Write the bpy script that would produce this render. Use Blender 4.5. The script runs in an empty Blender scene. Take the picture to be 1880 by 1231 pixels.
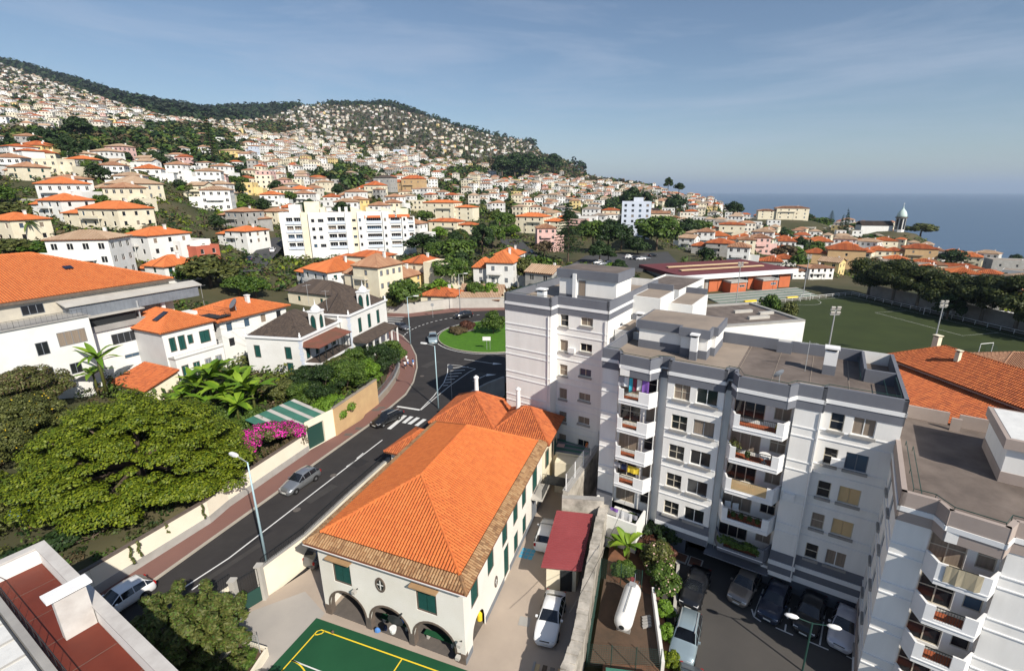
import bpy, bmesh, math, random
from mathutils import Vector, Matrix
R = math.radians
rnd = random.Random(7)
sc = bpy.context.scene
C = sc.collection
# ---------------------------------------------------------------- camera, sky, sun, exposure
CAMH = 28.5
FPX, CX, CY = 885.0, 980.0, 615.5            # focal length and principal point, in photo pixels (1880 wide)
TH = math.atan(263.5 / FPX)
cam = bpy.data.cameras.new('camera'); cam_o = bpy.data.objects.new('camera', cam); C.objects.link(cam_o)
cam.sensor_width = 36; cam.sensor_fit = 'HORIZONTAL'; cam.lens = 36 * FPX / 1880
cam.shift_x = -(CX - 940) / 1880; cam.clip_start = .3; cam.clip_end = 90000
cam_o.location = (0, 0, CAMH); cam_o.rotation_euler = (R(90) - TH, 0, 0)
sc.camera = cam_o
SUN_AZ, SUN_EL = R(-54), R(38)                # direction towards the sun: angle from +x, elevation
sd = Vector((math.cos(SUN_AZ) * math.cos(SUN_EL), math.sin(SUN_AZ) * math.cos(SUN_EL), math.sin(SUN_EL)))
w = bpy.data.worlds.new('World'); sc.world = w; w.use_nodes = True
nt = w.node_tree; nt.nodes.clear()
sky = nt.nodes.new('ShaderNodeTexSky'); sky.sky_type = 'NISHITA'; sky.sun_disc = False
sky.sun_elevation = SUN_EL; sky.sun_rotation = math.atan2(sd.x, sd.y)
sky.altitude = 60; sky.air_density = 1.0; sky.dust_density = .25; sky.ozone_density = 2.2
tc = nt.nodes.new('ShaderNodeTexCoord')
mp = nt.nodes.new('ShaderNodeMapping'); mp.inputs['Scale'].default_value = (.8, 1.5, 6.5); mp.inputs['Rotation'].default_value = (.0, .22, .5)
nz = nt.nodes.new('ShaderNodeTexNoise'); nz.inputs['Scale'].default_value = 1.7; nz.inputs['Detail'].default_value = 9; nz.inputs['Roughness'].default_value = .62; nz.inputs['Distortion'].default_value = .5
cr = nt.nodes.new('ShaderNodeValToRGB'); cr.color_ramp.elements[0].position = .46; cr.color_ramp.elements[1].position = .74
cr.color_ramp.elements[1].color = (.42, .42, .42, 1)
mx = nt.nodes.new('ShaderNodeMixRGB'); mx.inputs['Color2'].default_value = (6.2, 6.8, 8.2, 1)
bg = nt.nodes.new('ShaderNodeBackground'); bg.inputs['Strength'].default_value = .07
wo = nt.nodes.new('ShaderNodeOutputWorld')
lk = nt.links.new
lk(tc.outputs['Generated'], mp.inputs[0]); lk(mp.outputs[0], nz.inputs['Vector']); lk(nz.outputs['Fac'], cr.inputs[0])
lk(cr.outputs[0], mx.inputs['Fac']); lk(sky.outputs[0], mx.inputs['Color1']); lk(mx.outputs[0], bg.inputs[0]); lk(bg.outputs[0], wo.inputs[0])
sun = bpy.data.lights.new('sun', 'SUN'); sun_o = bpy.data.objects.new('sun', sun); C.objects.link(sun_o)
sun.energy = 4.6; sun.angle = R(.5); sun.color = (1, .93, .82); sun_o.rotation_euler = sd.to_track_quat('Z', 'Y').to_euler()
sc.view_settings.view_transform = 'Standard'; sc.view_settings.look = 'None'; sc.view_settings.gamma = 1; sc.view_settings.exposure = .48
sc.cycles.max_bounces = 5; sc.cycles.diffuse_bounces = 3; sc.cycles.glossy_bounces = 2; sc.cycles.transmission_bounces = 2; sc.cycles.volume_bounces = 0
# ---------------------------------------------------------------- pixel <-> place (photo pixels, used to measure the place)
ct, st = math.cos(TH), math.sin(TH)
def P(u, v, z=0.0):
    a = (u - CX) / FPX; b = (v - CY) / FPX; t = (CAMH - z) / (st + b * ct)
    return (a * t, (ct - b * st) * t)
def P3(u, v, z=0.0): return Vector((*P(u, v, z), z))
def PY(u, v, Y):
    a = (u - CX) / FPX; b = (v - CY) / FPX; t = Y / (ct - b * st)
    return Vector((a * t, Y, CAMH - t * (st + b * ct)))
def proj(x, y, z):
    dz = z - CAMH; F = y * ct - dz * st; D = -y * st - dz * ct
    return (CX + FPX * x / F, CY + FPX * D / F)
def ZV(v, Y):                                   # height seen at row v at depth Y
    b = (v - CY) / FPX; return CAMH - Y * (st + b * ct) / (ct - b * st)
# ---------------------------------------------------------------- materials
MATS = {}
def mat(name, col, col2=None, rough=.8, scale=1.5, bump=0, bscale=None, island=None, metal=0, spec=.3, detail=5, stretch=None, amt=.5, coat=0, trans=0):
    if name in MATS: return MATS[name]
    m = bpy.data.materials.new(name); MATS[name] = m; m.use_nodes = True
    n = m.node_tree; b = n.nodes['Principled BSDF']; L = n.links.new
    b.inputs['Roughness'].default_value = rough; b.inputs['Metallic'].default_value = metal
    b.inputs['Specular IOR Level'].default_value = spec; b.inputs['Coat Weight'].default_value = coat
    b.inputs['Transmission Weight'].default_value = trans
    c4 = (*col, 1)
    if col2 is None and island is None and not bump:
        b.inputs['Base Color'].default_value = c4; return m
    g = n.nodes.new('ShaderNodeNewGeometry'); vec = g.outputs['Position']
    if stretch:
        mpn = n.nodes.new('ShaderNodeMapping'); mpn.inputs['Scale'].default_value = stretch; L(vec, mpn.inputs[0]); vec = mpn.outputs[0]
    out = None
    if col2 is not None:
        t = n.nodes.new('ShaderNodeTexNoise'); t.inputs['Scale'].default_value = scale; t.inputs['Detail'].default_value = detail; t.inputs['Roughness'].default_value = .62
        L(vec, t.inputs['Vector'])
        r = n.nodes.new('ShaderNodeValToRGB'); r.color_ramp.elements[0].position = .5 - amt * .4; r.color_ramp.elements[1].position = .5 + amt * .4
        r.color_ramp.elements[0].color = c4; r.color_ramp.elements[1].color = (*col2, 1)
        L(t.outputs['Fac'], r.inputs[0]); out = r.outputs[0]
    if island is not None:
        r2 = n.nodes.new('ShaderNodeValToRGB'); e = r2.color_ramp.elements
        k = len(island)
        while len(e) < k: e.new(.5)
        for i, ic in enumerate(island): e[i].position = i / (k - 1); e[i].color = (*ic, 1)
        L(g.outputs['Random Per Island'], r2.inputs[0])
        if out is None: out = r2.outputs[0]
        else:
            mm = n.nodes.new('ShaderNodeMixRGB'); mm.inputs[0].default_value = .5; L(out, mm.inputs[1]); L(r2.outputs[0], mm.inputs[2]); out = mm.outputs[0]
    if out is None: b.inputs['Base Color'].default_value = c4
    else: L(out, b.inputs['Base Color'])
    if bump:
        t2 = n.nodes.new('ShaderNodeTexNoise'); t2.inputs['Scale'].default_value = bscale or scale * 6; t2.inputs['Detail'].default_value = 4
        L(g.outputs['Position'], t2.inputs['Vector'])
        bp = n.nodes.new('ShaderNodeBump'); bp.inputs['Strength'].default_value = bump; bp.inputs['Distance'].default_value = .05
        L(t2.outputs['Fac'], bp.inputs['Height']); L(bp.outputs[0], b.inputs['Normal'])
    return m
def build_mats():
    mat('plaster_white', (.78, .78, .76), (.70, .69, .66), scale=.5, bump=.08, bscale=6)
    mat('plaster_school', (.80, .79, .75), (.70, .67, .60), scale=.35, amt=.7, bump=.06, bscale=5)
    mat('plaster_apart', (.88, .865, .835), (.72, .705, .675), scale=1.4, stretch=(1, 1, .12), amt=.9, detail=8, bump=.05, bscale=5)
    mat('plaster_cream', (.80, .74, .58), (.70, .62, .46), scale=.5, bump=.08, bscale=6)
    mat('plaster_yellow', (.78, .62, .30), (.66, .50, .22), scale=.6)
    mat('plaster_pink', (.72, .48, .44), (.62, .40, .36), scale=.6)
    mat('plaster_grey', (.42, .41, .39), (.30, .29, .27), scale=.6, bump=.1)
    mat('plaster_blue', (.62, .68, .78), (.55, .60, .70), scale=.6)
    mat('plaster_ochre', (.60, .42, .22), (.50, .33, .18), scale=.6)
    mat('plaster_rust', (.52, .15, .09), (.42, .11, .07), scale=.6)
    mat('garden_wall', (.83, .77, .64), (.72, .65, .52), scale=.4, amt=.8, bump=.08, bscale=4)
    mat('band_grey', (.17, .18, .205), (.13, .135, .16), scale=.7, stretch=(1, 1, .3), amt=.8)
    mat('band_beige', (.42, .35, .31), (.33, .27, .24), scale=.6, amt=.8)
    mat('ledge_white', (.80, .80, .80), (.72, .72, .72), scale=.8)
    mat('concrete', (.36, .35, .33), (.27, .26, .25), scale=.6, bump=.1)
    mat('concrete_light', (.50, .48, .44), (.40, .38, .35), scale=.5, bump=.06)
    mat('yard', (.44, .365, .30), (.33, .275, .23), scale=.35, amt=.8, bump=.05, bscale=8)
    mat('ramp', (.40, .37, .34), (.33, .31, .29), scale=.3, bump=.05)
    mat('roof_felt', (.21, .172, .148), (.085, .068, .06), scale=.45, amt=.6, detail=9, bump=.08, bscale=5)
    mat('roof_pale', (.36, .295, .235), (.20, .165, .14), scale=.33, amt=.8, detail=9)
    mat('stone_dark', (.15, .13, .115), (.09, .08, .075), scale=2.0, amt=.8, bump=.3)
    mat('stone_wall', (.62, .57, .50), (.13, .12, .10), scale=.75, amt=.55, detail=9, bump=.4, bscale=3)
    mat('stone_trim', (.16, .125, .10), (.10, .08, .07), scale=3)
    mat('asphalt', (.046, .042, .041), (.026, .024, .025), scale=.5, amt=.8, detail=9, rough=.9, bump=.05, bscale=20)
    mat('asphalt_far', (.07, .07, .072), (.055, .055, .057), scale=.2, rough=.9)
    mat('lot_asphalt', (.085, .078, .072), (.055, .052, .05), scale=.25, amt=.8, rough=.9)
    mat('kerb', (.42, .38, .32), (.33, .30, .26), scale=1.2)
    mat('paving_red', (.20, .105, .088), (.15, .08, .07), scale=.5, amt=.9, bump=.1, bscale=9, island=[(.17, .09, .075), (.23, .12, .10)])
    mat('paint_white', (.74, .74, .72), (.55, .55, .54), scale=1.5, amt=.7)
    mat('paint_yellow', (.80, .58, .03)); mat('paint_blue', (.10, .38, .55), (.07, .30, .46), scale=2)
    mat('court_green', (.014, .085, .036), (.010, .065, .028), scale=.4, rough=.7)
    mat('grass', (.075, .19, .012), (.05, .13, .010), scale=1.6, bump=.4, bscale=14, rough=.9)
    mat('pitch_green', (.040, .056, .014), (.028, .040, .010), scale=.12, stretch=(1, 1, 1), rough=.9)
    mat('soil', (.12, .075, .05), (.07, .05, .035), scale=.7, bump=.4, bscale=3)
    mat('soil_red', (.22, .10, .055), (.10, .055, .035), scale=.8, bump=.3, bscale=4)
    mat('terrain', (.10, .082, .045), (.028, .042, .014), scale=.035, amt=.5, detail=10, rough=.95)
    mat('tile_new', (.62, .175, .045), (.50, .13, .038), scale=.7, amt=.8, detail=9, island=[(.48, .125, .04), (.60, .165, .045), (.66, .20, .06)])
    mat('tile_old', (.50, .13, .04), (.27, .075, .035), scale=.8, amt=.8, detail=9, island=[(.28, .08, .035), (.52, .14, .045), (.60, .19, .06)])
    mat('tile_brown', (.34, .19, .09), (.22, .12, .06), scale=2, island=[(.13, .075, .045), (.40, .24, .12), (.52, .36, .20), (.30, .15, .07)])
    mat('tile_faded', (.40, .22, .13), (.30, .15, .09), scale=.5, island=[(.30, .15, .09), (.46, .28, .17)])
    mat('tile_tan', (.42, .30, .20), (.33, .22, .15), scale=.5, island=[(.36, .25, .16), (.48, .35, .25)])
    mat('tile_dark', (.085, .065, .055), (.055, .042, .037), scale=1.2, island=[(.05, .04, .036), (.12, .09, .07)])
    mat('tile_flat_orange', (.58, .17, .05), (.40, .11, .045), scale=.7, amt=.8, detail=9, island=[(.50, .14, .045), (.66, .22, .07), (.60, .17, .05)])
    mat('tile_under', (.20, .07, .03)); mat('tile_under_dark', (.04, .033, .03))
    mat('metal_red', (.29, .065, .07), (.24, .05, .055), scale=.4, rough=.55)
    mat('metal_maroon', (.16, .045, .05), (.13, .035, .04), scale=.05)
    mat('metal_green', (.06, .19, .14), (.045, .13, .095), scale=.8, rough=.6)
    mat('metal_grey', (.20, .22, .25), (.15, .165, .19), scale=.8, rough=.6)
    mat('sheet_pale', (.62, .46, .28), (.55, .40, .25), scale=.6)
    mat('pole_blue', (.38, .52, .58), rough=.5, metal=.2); mat('pole_grey', (.42, .43, .44), rough=.5, metal=.3)
    mat('white_paint', (.80, .80, .79), (.72, .72, .71), scale=2, rough=.5)
    mat('dark_metal', (.025, .028, .03), rough=.5); mat('green_metal', (.02, .06, .05), rough=.5); mat('mesh_green', (.05, .10, .085), rough=.6)
    mat('shutter_green', (.012, .075, .065), (.009, .055, .048), scale=3, rough=.6)
    mat('frame_cream', (.52, .47, .38), rough=.5); mat('frame_white', (.72, .72, .70), rough=.5)
    mat('glass', (.018, .020, .024), rough=.08, spec=.6); mat('glass_blue', (.05, .09, .14), rough=.08, spec=.7)
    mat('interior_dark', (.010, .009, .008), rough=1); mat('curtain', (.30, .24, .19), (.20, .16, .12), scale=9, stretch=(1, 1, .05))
    mat('shutter_tan', (.62, .45, .24), (.56, .40, .21), scale=1); mat('blind_white', (.60, .60, .60))
    mat('floor_terracotta', (.36, .10, .045), (.28, .08, .035), scale=1.5, rough=.6)
    mat('terrace_red', (.17, .034, .018), (.11, .022, .013), scale=.6, rough=.55, amt=.8)
    mat('brick_orange', (.55, .16, .07), (.46, .13, .055), scale=.6)
    mat('trunk', (.14, .10, .07), (.08, .06, .045), scale=4, bump=.4); mat('trunk_grey', (.24, .21, .18), (.15, .13, .11), scale=4)
    mat('tyre', (.012, .012, .013), rough=.9); mat('rim', (.45, .46, .48), rough=.35, metal=.8)
    mat('car_glass', (.012, .014, .018), rough=.05, spec=.8); mat('light_clear', (.75, .76, .78), rough=.1); mat('light_red', (.35, .01, .01), rough=.2)
    mat('plastic_black', (.02, .02, .021), rough=.6); mat('plate', (.7, .7, .66)); mat('sunshade', (.55, .60, .62), rough=.3)
    mat('solar', (.012, .02, .045), rough=.15, spec=.6)
    mat('tank_white', (.82, .82, .81), (.70, .70, .68), scale=1.2, rough=.35)
    for nme, a, b_ in [('leaf_wall', (.03, .05, .012), (.07, .09, .02)), ('leaf_tree', (.020, .055, .008), (.075, .125, .012)), ('leaf_gold', (.045, .082, .005), (.175, .21, .012)), ('leaf_dark', (.010, .026, .008), (.035, .065, .014)),
                       ('leaf_mid', (.030, .065, .010), (.095, .15, .022)), ('leaf_bright', (.06, .13, .010), (.14, .24, .02)), ('leaf_olive', (.045, .058, .014), (.125, .135, .035)),
                       ('leaf_brown', (.055, .045, .022), (.13, .09, .045)), ('leaf_banana', (.07, .16, .010), (.20, .30, .025)), ('leaf_red', (.05, .02, .014), (.12, .05, .03)),
                       ('flower_magenta', (.50, .006, .24), (.80, .03, .45)), ('flower_yellow', (.60, .42, .02), (.75, .55, .05)), ('leaf_silver', (.10, .13, .12), (.18, .22, .19)),
                       ('leaf_pitch', (.014, .028, .008), (.06, .07, .012))]:
        mid = tuple((x + y) * .42 for x, y in zip(a, b_))
        mat(nme, a, island=[a, mid, b_], rough=.55, spec=.25)
    # sea: glossy, rippled
    m = mat('sea', (.045, .085, .15), rough=.3, spec=.5, bump=.0)
    n = m.node_tree; b = n.nodes['Principled BSDF']; g = n.nodes.new('ShaderNodeNewGeometry')
    mpn = n.nodes.new('ShaderNodeMapping'); mpn.inputs['Scale'].default_value = (.004, .03, 1); n.links.new(g.outputs['Position'], mpn.inputs[0])
    t = n.nodes.new('ShaderNodeTexNoise'); t.inputs['Scale'].default_value = 1; t.inputs['Detail'].default_value = 8; n.links.new(mpn.outputs[0], t.inputs['Vector'])
    bp = n.nodes.new('ShaderNodeBump'); bp.inputs['Strength'].default_value = .6; bp.inputs['Distance'].default_value = 2; n.links.new(t.outputs['Fac'], bp.inputs['Height']); n.links.new(bp.outputs[0], b.inputs['Normal'])
build_mats()
for nme, c, mtl in [('silver', (.36, .38, .40), .7), ('black', (.010, .011, .014), .1), ('white', (.80, .81, .82), 0), ('grey', (.13, .135, .15), .5), ('gold', (.30, .26, .23), .6),
                    ('lilac', (.55, .55, .60), .3), ('bluegrey', (.30, .38, .42), .4), ('navy', (.02, .03, .06), .3), ('red', (.35, .03, .03), .1)]:
    mat('car_' + nme, c, rough=.28, metal=mtl, spec=.5, coat=.6)
# ---------------------------------------------------------------- mesh building
class MB:
    def __init__(s): s.v = []; s.f = []; s.m = []; s.mats = []; s.mi = 0; s.T = None
    def mat(s, name):
        if name not in s.mats: s.mats.append(name)
        s.mi = s.mats.index(name); return s
    def vert(s, p):
        if s.T is not None: p = s.T @ Vector(p)
        s.v.append((p[0], p[1], p[2])); return len(s.v) - 1
    def face(s, pts):
        ids = [s.vert(p) for p in pts]; s.f.append(ids); s.m.append(s.mi); return s
    def idx(s, ids): s.f.append(ids); s.m.append(s.mi)
    def box(s, x0, x1, y0, y1, z0, z1):
        a = [s.vert(p) for p in ((x0, y0, z0), (x1, y0, z0), (x1, y1, z0), (x0, y1, z0), (x0, y0, z1), (x1, y0, z1), (x1, y1, z1), (x0, y1, z1))]
        for q in ((3, 2, 1, 0), (4, 5, 6, 7), (0, 1, 5, 4), (1, 2, 6, 5), (2, 3, 7, 6), (3, 0, 4, 7)): s.idx([a[i] for i in q])
        return s
    def prism(s, poly, z0, z1, bottom=True):
        ar = sum(poly[i][0] * poly[(i + 1) % len(poly)][1] - poly[(i + 1) % len(poly)][0] * poly[i][1] for i in range(len(poly)))
        if ar < 0: poly = poly[::-1]
        n = len(poly); f = (lambda z, p: z(p) if callable(z) else z)
        lo = [s.vert((p[0], p[1], f(z0, p))) for p in poly]; hi = [s.vert((p[0], p[1], f(z1, p))) for p in poly]
        for i in range(n): j = (i + 1) % n; s.idx([lo[i], lo[j], hi[j], hi[i]])
        s.idx(hi)
        if bottom: s.idx(lo[::-1])
        return s
    def tube(s, pts, r, n=6, cap=True):
        pts = [Vector(p) for p in pts]; rr = r if isinstance(r, (list, tuple)) else [r] * len(pts); rings = []
        for i, p in enumerate(pts):
            d = (pts[min(i + 1, len(pts) - 1)] - pts[max(i - 1, 0)]).normalized()
            a = d.orthogonal().normalized() if i == 0 else (a - d * a.dot(d)).normalized()
            b = d.cross(a)
            rings.append([s.vert(p + (a * math.cos(2 * math.pi * k / n) + b * math.sin(2 * math.pi * k / n)) * rr[i]) for k in range(n)])
        for i in range(len(rings) - 1):
            for k in range(n): s.idx([rings[i][k], rings[i][(k + 1) % n], rings[i + 1][(k + 1) % n], rings[i + 1][k]])
        if cap: s.idx(rings[0][::-1]); s.idx(rings[-1])
        return s
    def lathe(s, prof, n=12, axis='z', c=(0, 0, 0)):
        rings = []
        for r, h in prof:
            rg = []
            for k in range(n):
                a = 2 * math.pi * k / n; x, y = r * math.cos(a), r * math.sin(a)
                p = {'z': (x, y, h), 'y': (x, h, -y), 'x': (h, x, y)}[axis]; rg.append(s.vert((p[0] + c[0], p[1] + c[1], p[2] + c[2])))
            rings.append(rg)
        for i in range(len(rings) - 1):
            for k in range(n): s.idx([rings[i][k], rings[i][(k + 1) % n], rings[i + 1][(k + 1) % n], rings[i + 1][k]])
        s.idx(rings[0][::-1]); s.idx(rings[-1]); return s
    def mesh(s, name, smooth=False, tri=False):
        me = bpy.data.meshes.new(name); me.from_pydata(s.v, [], s.f)
        for mn in (s.mats or ['concrete']): me.materials.append(MATS[mn])
        if len(s.mats) > 1: me.polygons.foreach_set('material_index', s.m)
        if smooth: me.polygons.foreach_set('use_smooth', [True] * len(s.f))
        if tri:
            bm = bmesh.new(); bm.from_mesh(me); bmesh.ops.triangulate(bm, faces=[f for f in bm.faces if len(f.verts) > 4]); bm.to_mesh(me); bm.free()
        me.update(); return me
    def build(s, name, parent=None, smooth=False, tri=False, **kw): return link(name, s.mesh(name, smooth, tri), parent, **kw)
def link(name, me, parent=None, loc=None, rot=None, material=None, kind=None, label=None):
    o = bpy.data.objects.new(name, me); C.objects.link(o)
    if parent is not None: o.parent = parent
    if loc is not None: o.location = loc
    if rot is not None: o.rotation_euler = rot if isinstance(rot, (tuple, list)) else (0, 0, rot)
    if material: o.material_slots[0].link = 'OBJECT'; o.material_slots[0].material = MATS[material]
    if kind: o['kind'] = kind
    if label: o['label'] = label
    return o
def tag(o, label, cat, group=None):
    o['label'] = label; o['category'] = cat
    if group: o['group'] = group
    return o
def thing(name, label, cat, loc=(0, 0, 0), rz=0, group=None):
    o = bpy.data.objects.new(name, None); C.objects.link(o); o.location = loc; o.rotation_euler = (0, 0, rz); o.empty_display_size = .2
    return tag(o, label, cat, group)
KIDS = {}
def copy_tree(o, parent=None):
    c = o.copy(); C.objects.link(c); c.parent = parent
    if o.name not in KIDS: KIDS[o.name] = list(o.children)
    for ch in KIDS[o.name]: copy_tree(ch, c)
    return c
def M(*names): return MB().mat(names[0])
def struct(o): o['kind'] = 'structure'; return o
def poly_sheet(name, pts, z, m, kind='structure', depth=0, parent=None):
    mb = M(m)
    if depth: mb.prism(pts, z - depth, z)
    else:
        mb.face([(p[0], p[1], z) for p in pts])
    o = mb.build(name, parent, tri=True)
    if kind and parent is None: o['kind'] = kind
    if not depth:
        me = o.data
        if me.polygons[0].normal.z < 0: me.flip_normals()
    return o
# ---------------------------------------------------------------- the lie of the land
TY = [120, 160, 220, 330, 500, 750, 1100, 1600, 2100, 2600]
TU = [-350, 0, 130, 270, 400, 500, 620, 730, 830, 900, 980, 1070, 1100, 1200, 1310, 1450, 1560, 1650, 1780, 1880, 2300]
TV = [  # image row at which the ground at each depth is seen, per column
 [400, 365, 310, 262, 222, 180, 140, 95, 50, 70],
 [465, 395, 318, 270, 228, 192, 160, 122, 92, 110],
 [480, 405, 330, 276, 235, 200, 172, 146, 128, 150],
 [515, 440, 362, 300, 252, 222, 200, 184, 176, 190],
 [540, 470, 400, 325, 280, 247, 225, 210, 201, 205],
 [556, 485, 428, 352, 306, 268, 240, 220, 197, 202],
 [560, 488, 436, 368, 322, 288, 255, 222, 192, 200],
 [560, 492, 444, 384, 338, 302, 268, 228, 190, 200],
 [556, 497, 452, 396, 350, 316, 284, 250, 226, 240],
 [555, 500, 458, 402, 360, 327, 296, 266, 247, 262],
 [555, 505, 462, 406, 368, 336, 308, 280, 262, 275],
 [556, 510, 466, 412, 376, 346, 322, 304, 306, 340],
 [556, 512, 468, 415, 379, 349, 328, 330, 345, 352],
 [560, 518, 476, 426, 388, 356, 342, 348, 352, 353],
 [566, 524, 484, 432, 398, 368, 362, 360, 358, 357],
 [572, 530, 492, 446, 408, 396, 385, 375, 368, 365],
 [580, 540, 500, 456, 416, 404, 385, 375, 368, 365],
 [590, 550, 510, 464, 424, 408, 385, 375, 368, 365],
 [600, 562, 522, 476, 436, 412, 385, 375, 368, 365],
 [612, 570, 532, 488, 446, 414, 385, 375, 368, 365],
 [640, 590, 550, 505, 458, 414, 385, 375, 368, 365]]
SEA = -52.0
def lerp(a, b, t): return a + (b - a) * t
def seg(xs, x):
    if x <= xs[0]: return 0, 0.0
    if x >= xs[-1]: return len(xs) - 2, 1.0
    for i in range(len(xs) - 1):
        if x < xs[i + 1]: return i, (x - xs[i]) / (xs[i + 1] - xs[i])
TZ = [[ZV(v, y) for v, y in zip(row, TY)] for row in TV]
for iu, u in enumerate(TU):                     # beyond the coast the land falls under the sea
    if u >= 1310:
        for iy, y in enumerate(TY):
            lim = {1310: 950, 1450: 640, 1560: 560, 1650: 520, 1780: 480, 1880: 470, 2300: 430}[u]
            if y > lim: TZ[iu][iy] = SEA - 12 - (y - lim) * .1
    if 1070 <= u < 1310:
        for iy, y in enumerate(TY):
            if y > {1070: 1900, 1100: 1300, 1200: 1150}[u]: TZ[iu][iy] = SEA - 20
RW = [(-46, 4), (-31.6, 32.0), (-27.2, 43.5), (-23.0, 54.3), (-22.6, 66), (-26, 80), (-33, 96), (-60, 104)]   # foot of the garden walls left of the road
def road_left(x, y):                            # how far a point lies left of that line (negative: on the road side)
    best = 1e9; sg = 1
    for (ax, ay), (bx, by) in zip(RW, RW[1:]):
        dx, dy = bx - ax, by - ay; t = max(0, min(1, ((x - ax) * dx + (y - ay) * dy) / (dx * dx + dy * dy)))
        qx, qy = ax + dx * t, ay + dy * t; d = math.hypot(x - qx, y - qy)
        if d < best: best = d; sg = 1 if dx * (y - ay) - dy * (x - ax) > 0 else -1
    return best * sg
def near_z(x, y):
    l = road_left(x, y)
    if l > 0.6: return min(1.2 + .3 * max(0, l - 25), 15)
    if y > 70 and x < 12: return -.35
    return -3.4 if x < 30 else lerp(-3.4, -5.4, min(1, (x - 30) / 25))
FLAT = []                                       # (x, y, z, radius): the land is levelled under buildings
def table_z(x, y):
    k = x / max(y, 1) * FPX / ct + CX; i, a = seg(TU, k); j, b = seg(TY, y)
    return lerp(lerp(TZ[i][j], TZ[i][j + 1], b), lerp(TZ[i + 1][j], TZ[i + 1][j + 1], b), a)
def tz0(x, y):
    if y < 95: return near_z(x, y)
    t = table_z(x, y)
    if y < 135: return lerp(near_z(x, y), t, (y - 95) / 40)
    return t
def tz(x, y):
    z = tz0(x, y); sw = .05; s = z * sw; touched = False
    for fx, fy, fz, fr in FLAT:
        d2 = (x - fx) ** 2 + (y - fy) ** 2
        if d2 < fr * fr * 6: wgt = math.exp(-d2 / (fr * fr) * 1.2); s += fz * wgt; sw += wgt; touched = True
    return s / sw if touched else z
def hit(u, v):                                  # where the ground is seen at a photo pixel
    Y = 60.0; last = None
    while Y < 2400:
        p = PY(u, v, Y)
        if p.z <= tz0(p.x, p.y): 
            lo, hi = Y / 1.03, Y
            for _ in range(14):
                m_ = (lo + hi) / 2; q = PY(u, v, m_)
                if q.z <= tz0(q.x, q.y): hi = m_
                else: lo = m_
            q = PY(u, v, hi); return Vector((q.x, q.y, tz0(q.x, q.y)))
        Y *= 1.03
    return None
FLAT += [(x, y, -5.2, 16) for x in range(62, 150, 14) for y in range(88, 170, 14)]
FLAT += [(-8, 96, -.35, 16), (8, 100, -.35, 14), (-30, 100, -.35, 8), (-8, 112, -.35, 12)]
FLAT += [(hit(1090 + 30 * i, 478).x, 232, table_z(40, 226), 20) for i in range(5)]
# ---------------------------------------------------------------- roads and ground sheets
road_pts = [(-43, 3)] + [P(*p) for p in [(243, 1094), (400, 981.7), (520, 896), (576, 852.6), (680, 778.5), (745, 724), (759, 701.5), (765.7, 674.7), (764, 653), (753.6, 631.8), (737.6, 615.7), (716, 605)]]
road_pts += [(-48, 98), (-62, 101), (-62, 113), (-48, 112), P(701, 580.8), P(748, 582), P(831, 572.8), P(925, 568.8), (6, 118), (18, 112), (20, 92), (14, 80)]
road_pts += [P(925, 702), P(880, 724), P(840, 748), P(800, 772), P(715, 842), P(560, 987), P(470, 1047), P(365, 1112), (-33, 3)]
road = poly_sheet('road', road_pts, 0, 'asphalt', depth=3.3)
pav = [(-48.6, 4)] + [P(*p) for p in [(177, 1092), (386, 960), (420, 930.7), (570.8, 826.7), (617.7, 800.6), (667, 769.4)]] + [(-23.0, 63), (-23.2, 70), (-24.6, 78), (-28.5, 88), (-33.5, 94), (-42, 97.5)]
pav += [P(u - 2, v - 1) for u, v in [(716, 605), (737.6, 615.7), (753.6, 631.8), (764, 653), (765.7, 674.7), (759, 701.5), (745, 724), (680, 778.5), (576, 852.6), (520, 896), (400, 981.7), (243, 1094)]] + [(-43.3, 3)]
pavement = poly_sheet('pavement', pav, .12, 'paving_red', depth=.5)
def strip(mb, pts, wd, z):                      # a flat band of width wd along a polyline
    pts = [Vector((p[0], p[1])) for p in pts]; L_, R_ = [], []
    for i, p in enumerate(pts):
        d = (pts[min(i + 1, len(pts) - 1)] - pts[max(i - 1, 0)]).normalized(); n = Vector((-d.y, d.x)) * wd / 2
        L_.append(p + n); R_.append(p - n)
    for i in range(len(pts) - 1): mb.face([(R_[i].x, R_[i].y, z), (R_[i + 1].x, R_[i + 1].y, z), (L_[i + 1].x, L_[i + 1].y, z), (L_[i].x, L_[i].y, z)])
    return mb
kp = [(-43.2, 3)] + [P(*p) for p in [(243, 1094), (400, 981.7), (520, 896), (576, 852.6), (680, 778.5), (745, 724), (759, 701.5), (765.7, 674.7), (764, 653), (753.6, 631.8), (737.6, 615.7), (716, 605)]] + [(-48, 98)]
def kerb_run(name, pts, parent, wd=.22, z0=-.1, z1=.135, m='kerb'):
    for a, b in zip(pts, pts[1:]):
        a, b = Vector(a), Vector(b); L_ = (b - a).length; n = max(1, round(L_ / 3.0))
        for k in range(n):
            p = a.lerp(b, k / n); q = a.lerp(b, (k + 1) / n - .01 / max(L_, 1)); d = (q - p).normalized(); nn = Vector((-d.y, d.x)) * wd / 2
            M(m).prism([p - nn, q - nn, q + nn, p + nn], z0, z1).build(name, parent)
kerb_run('kerb_stone', kp, pavement)
def line(name, pts, wd=.13, m='paint_white', z=.004, parent=road): return strip(M(m), pts, wd, z).build(name, parent)
line('centre_line', [P(300, 1102), P(420, 1024), P(702, 807)], .14)
for a, b in [((636, 856), (651, 846)), ((655, 841), (667, 831)), ((352, 1082), (372, 1068))]: line('lane_dash', [P(*a), P(*b)], .13)
zs = [((714, 787), (744, 762)), ((741, 776), (756, 764)), ((751, 778), (768, 766)), ((764, 781), (780, 769))]
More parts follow.
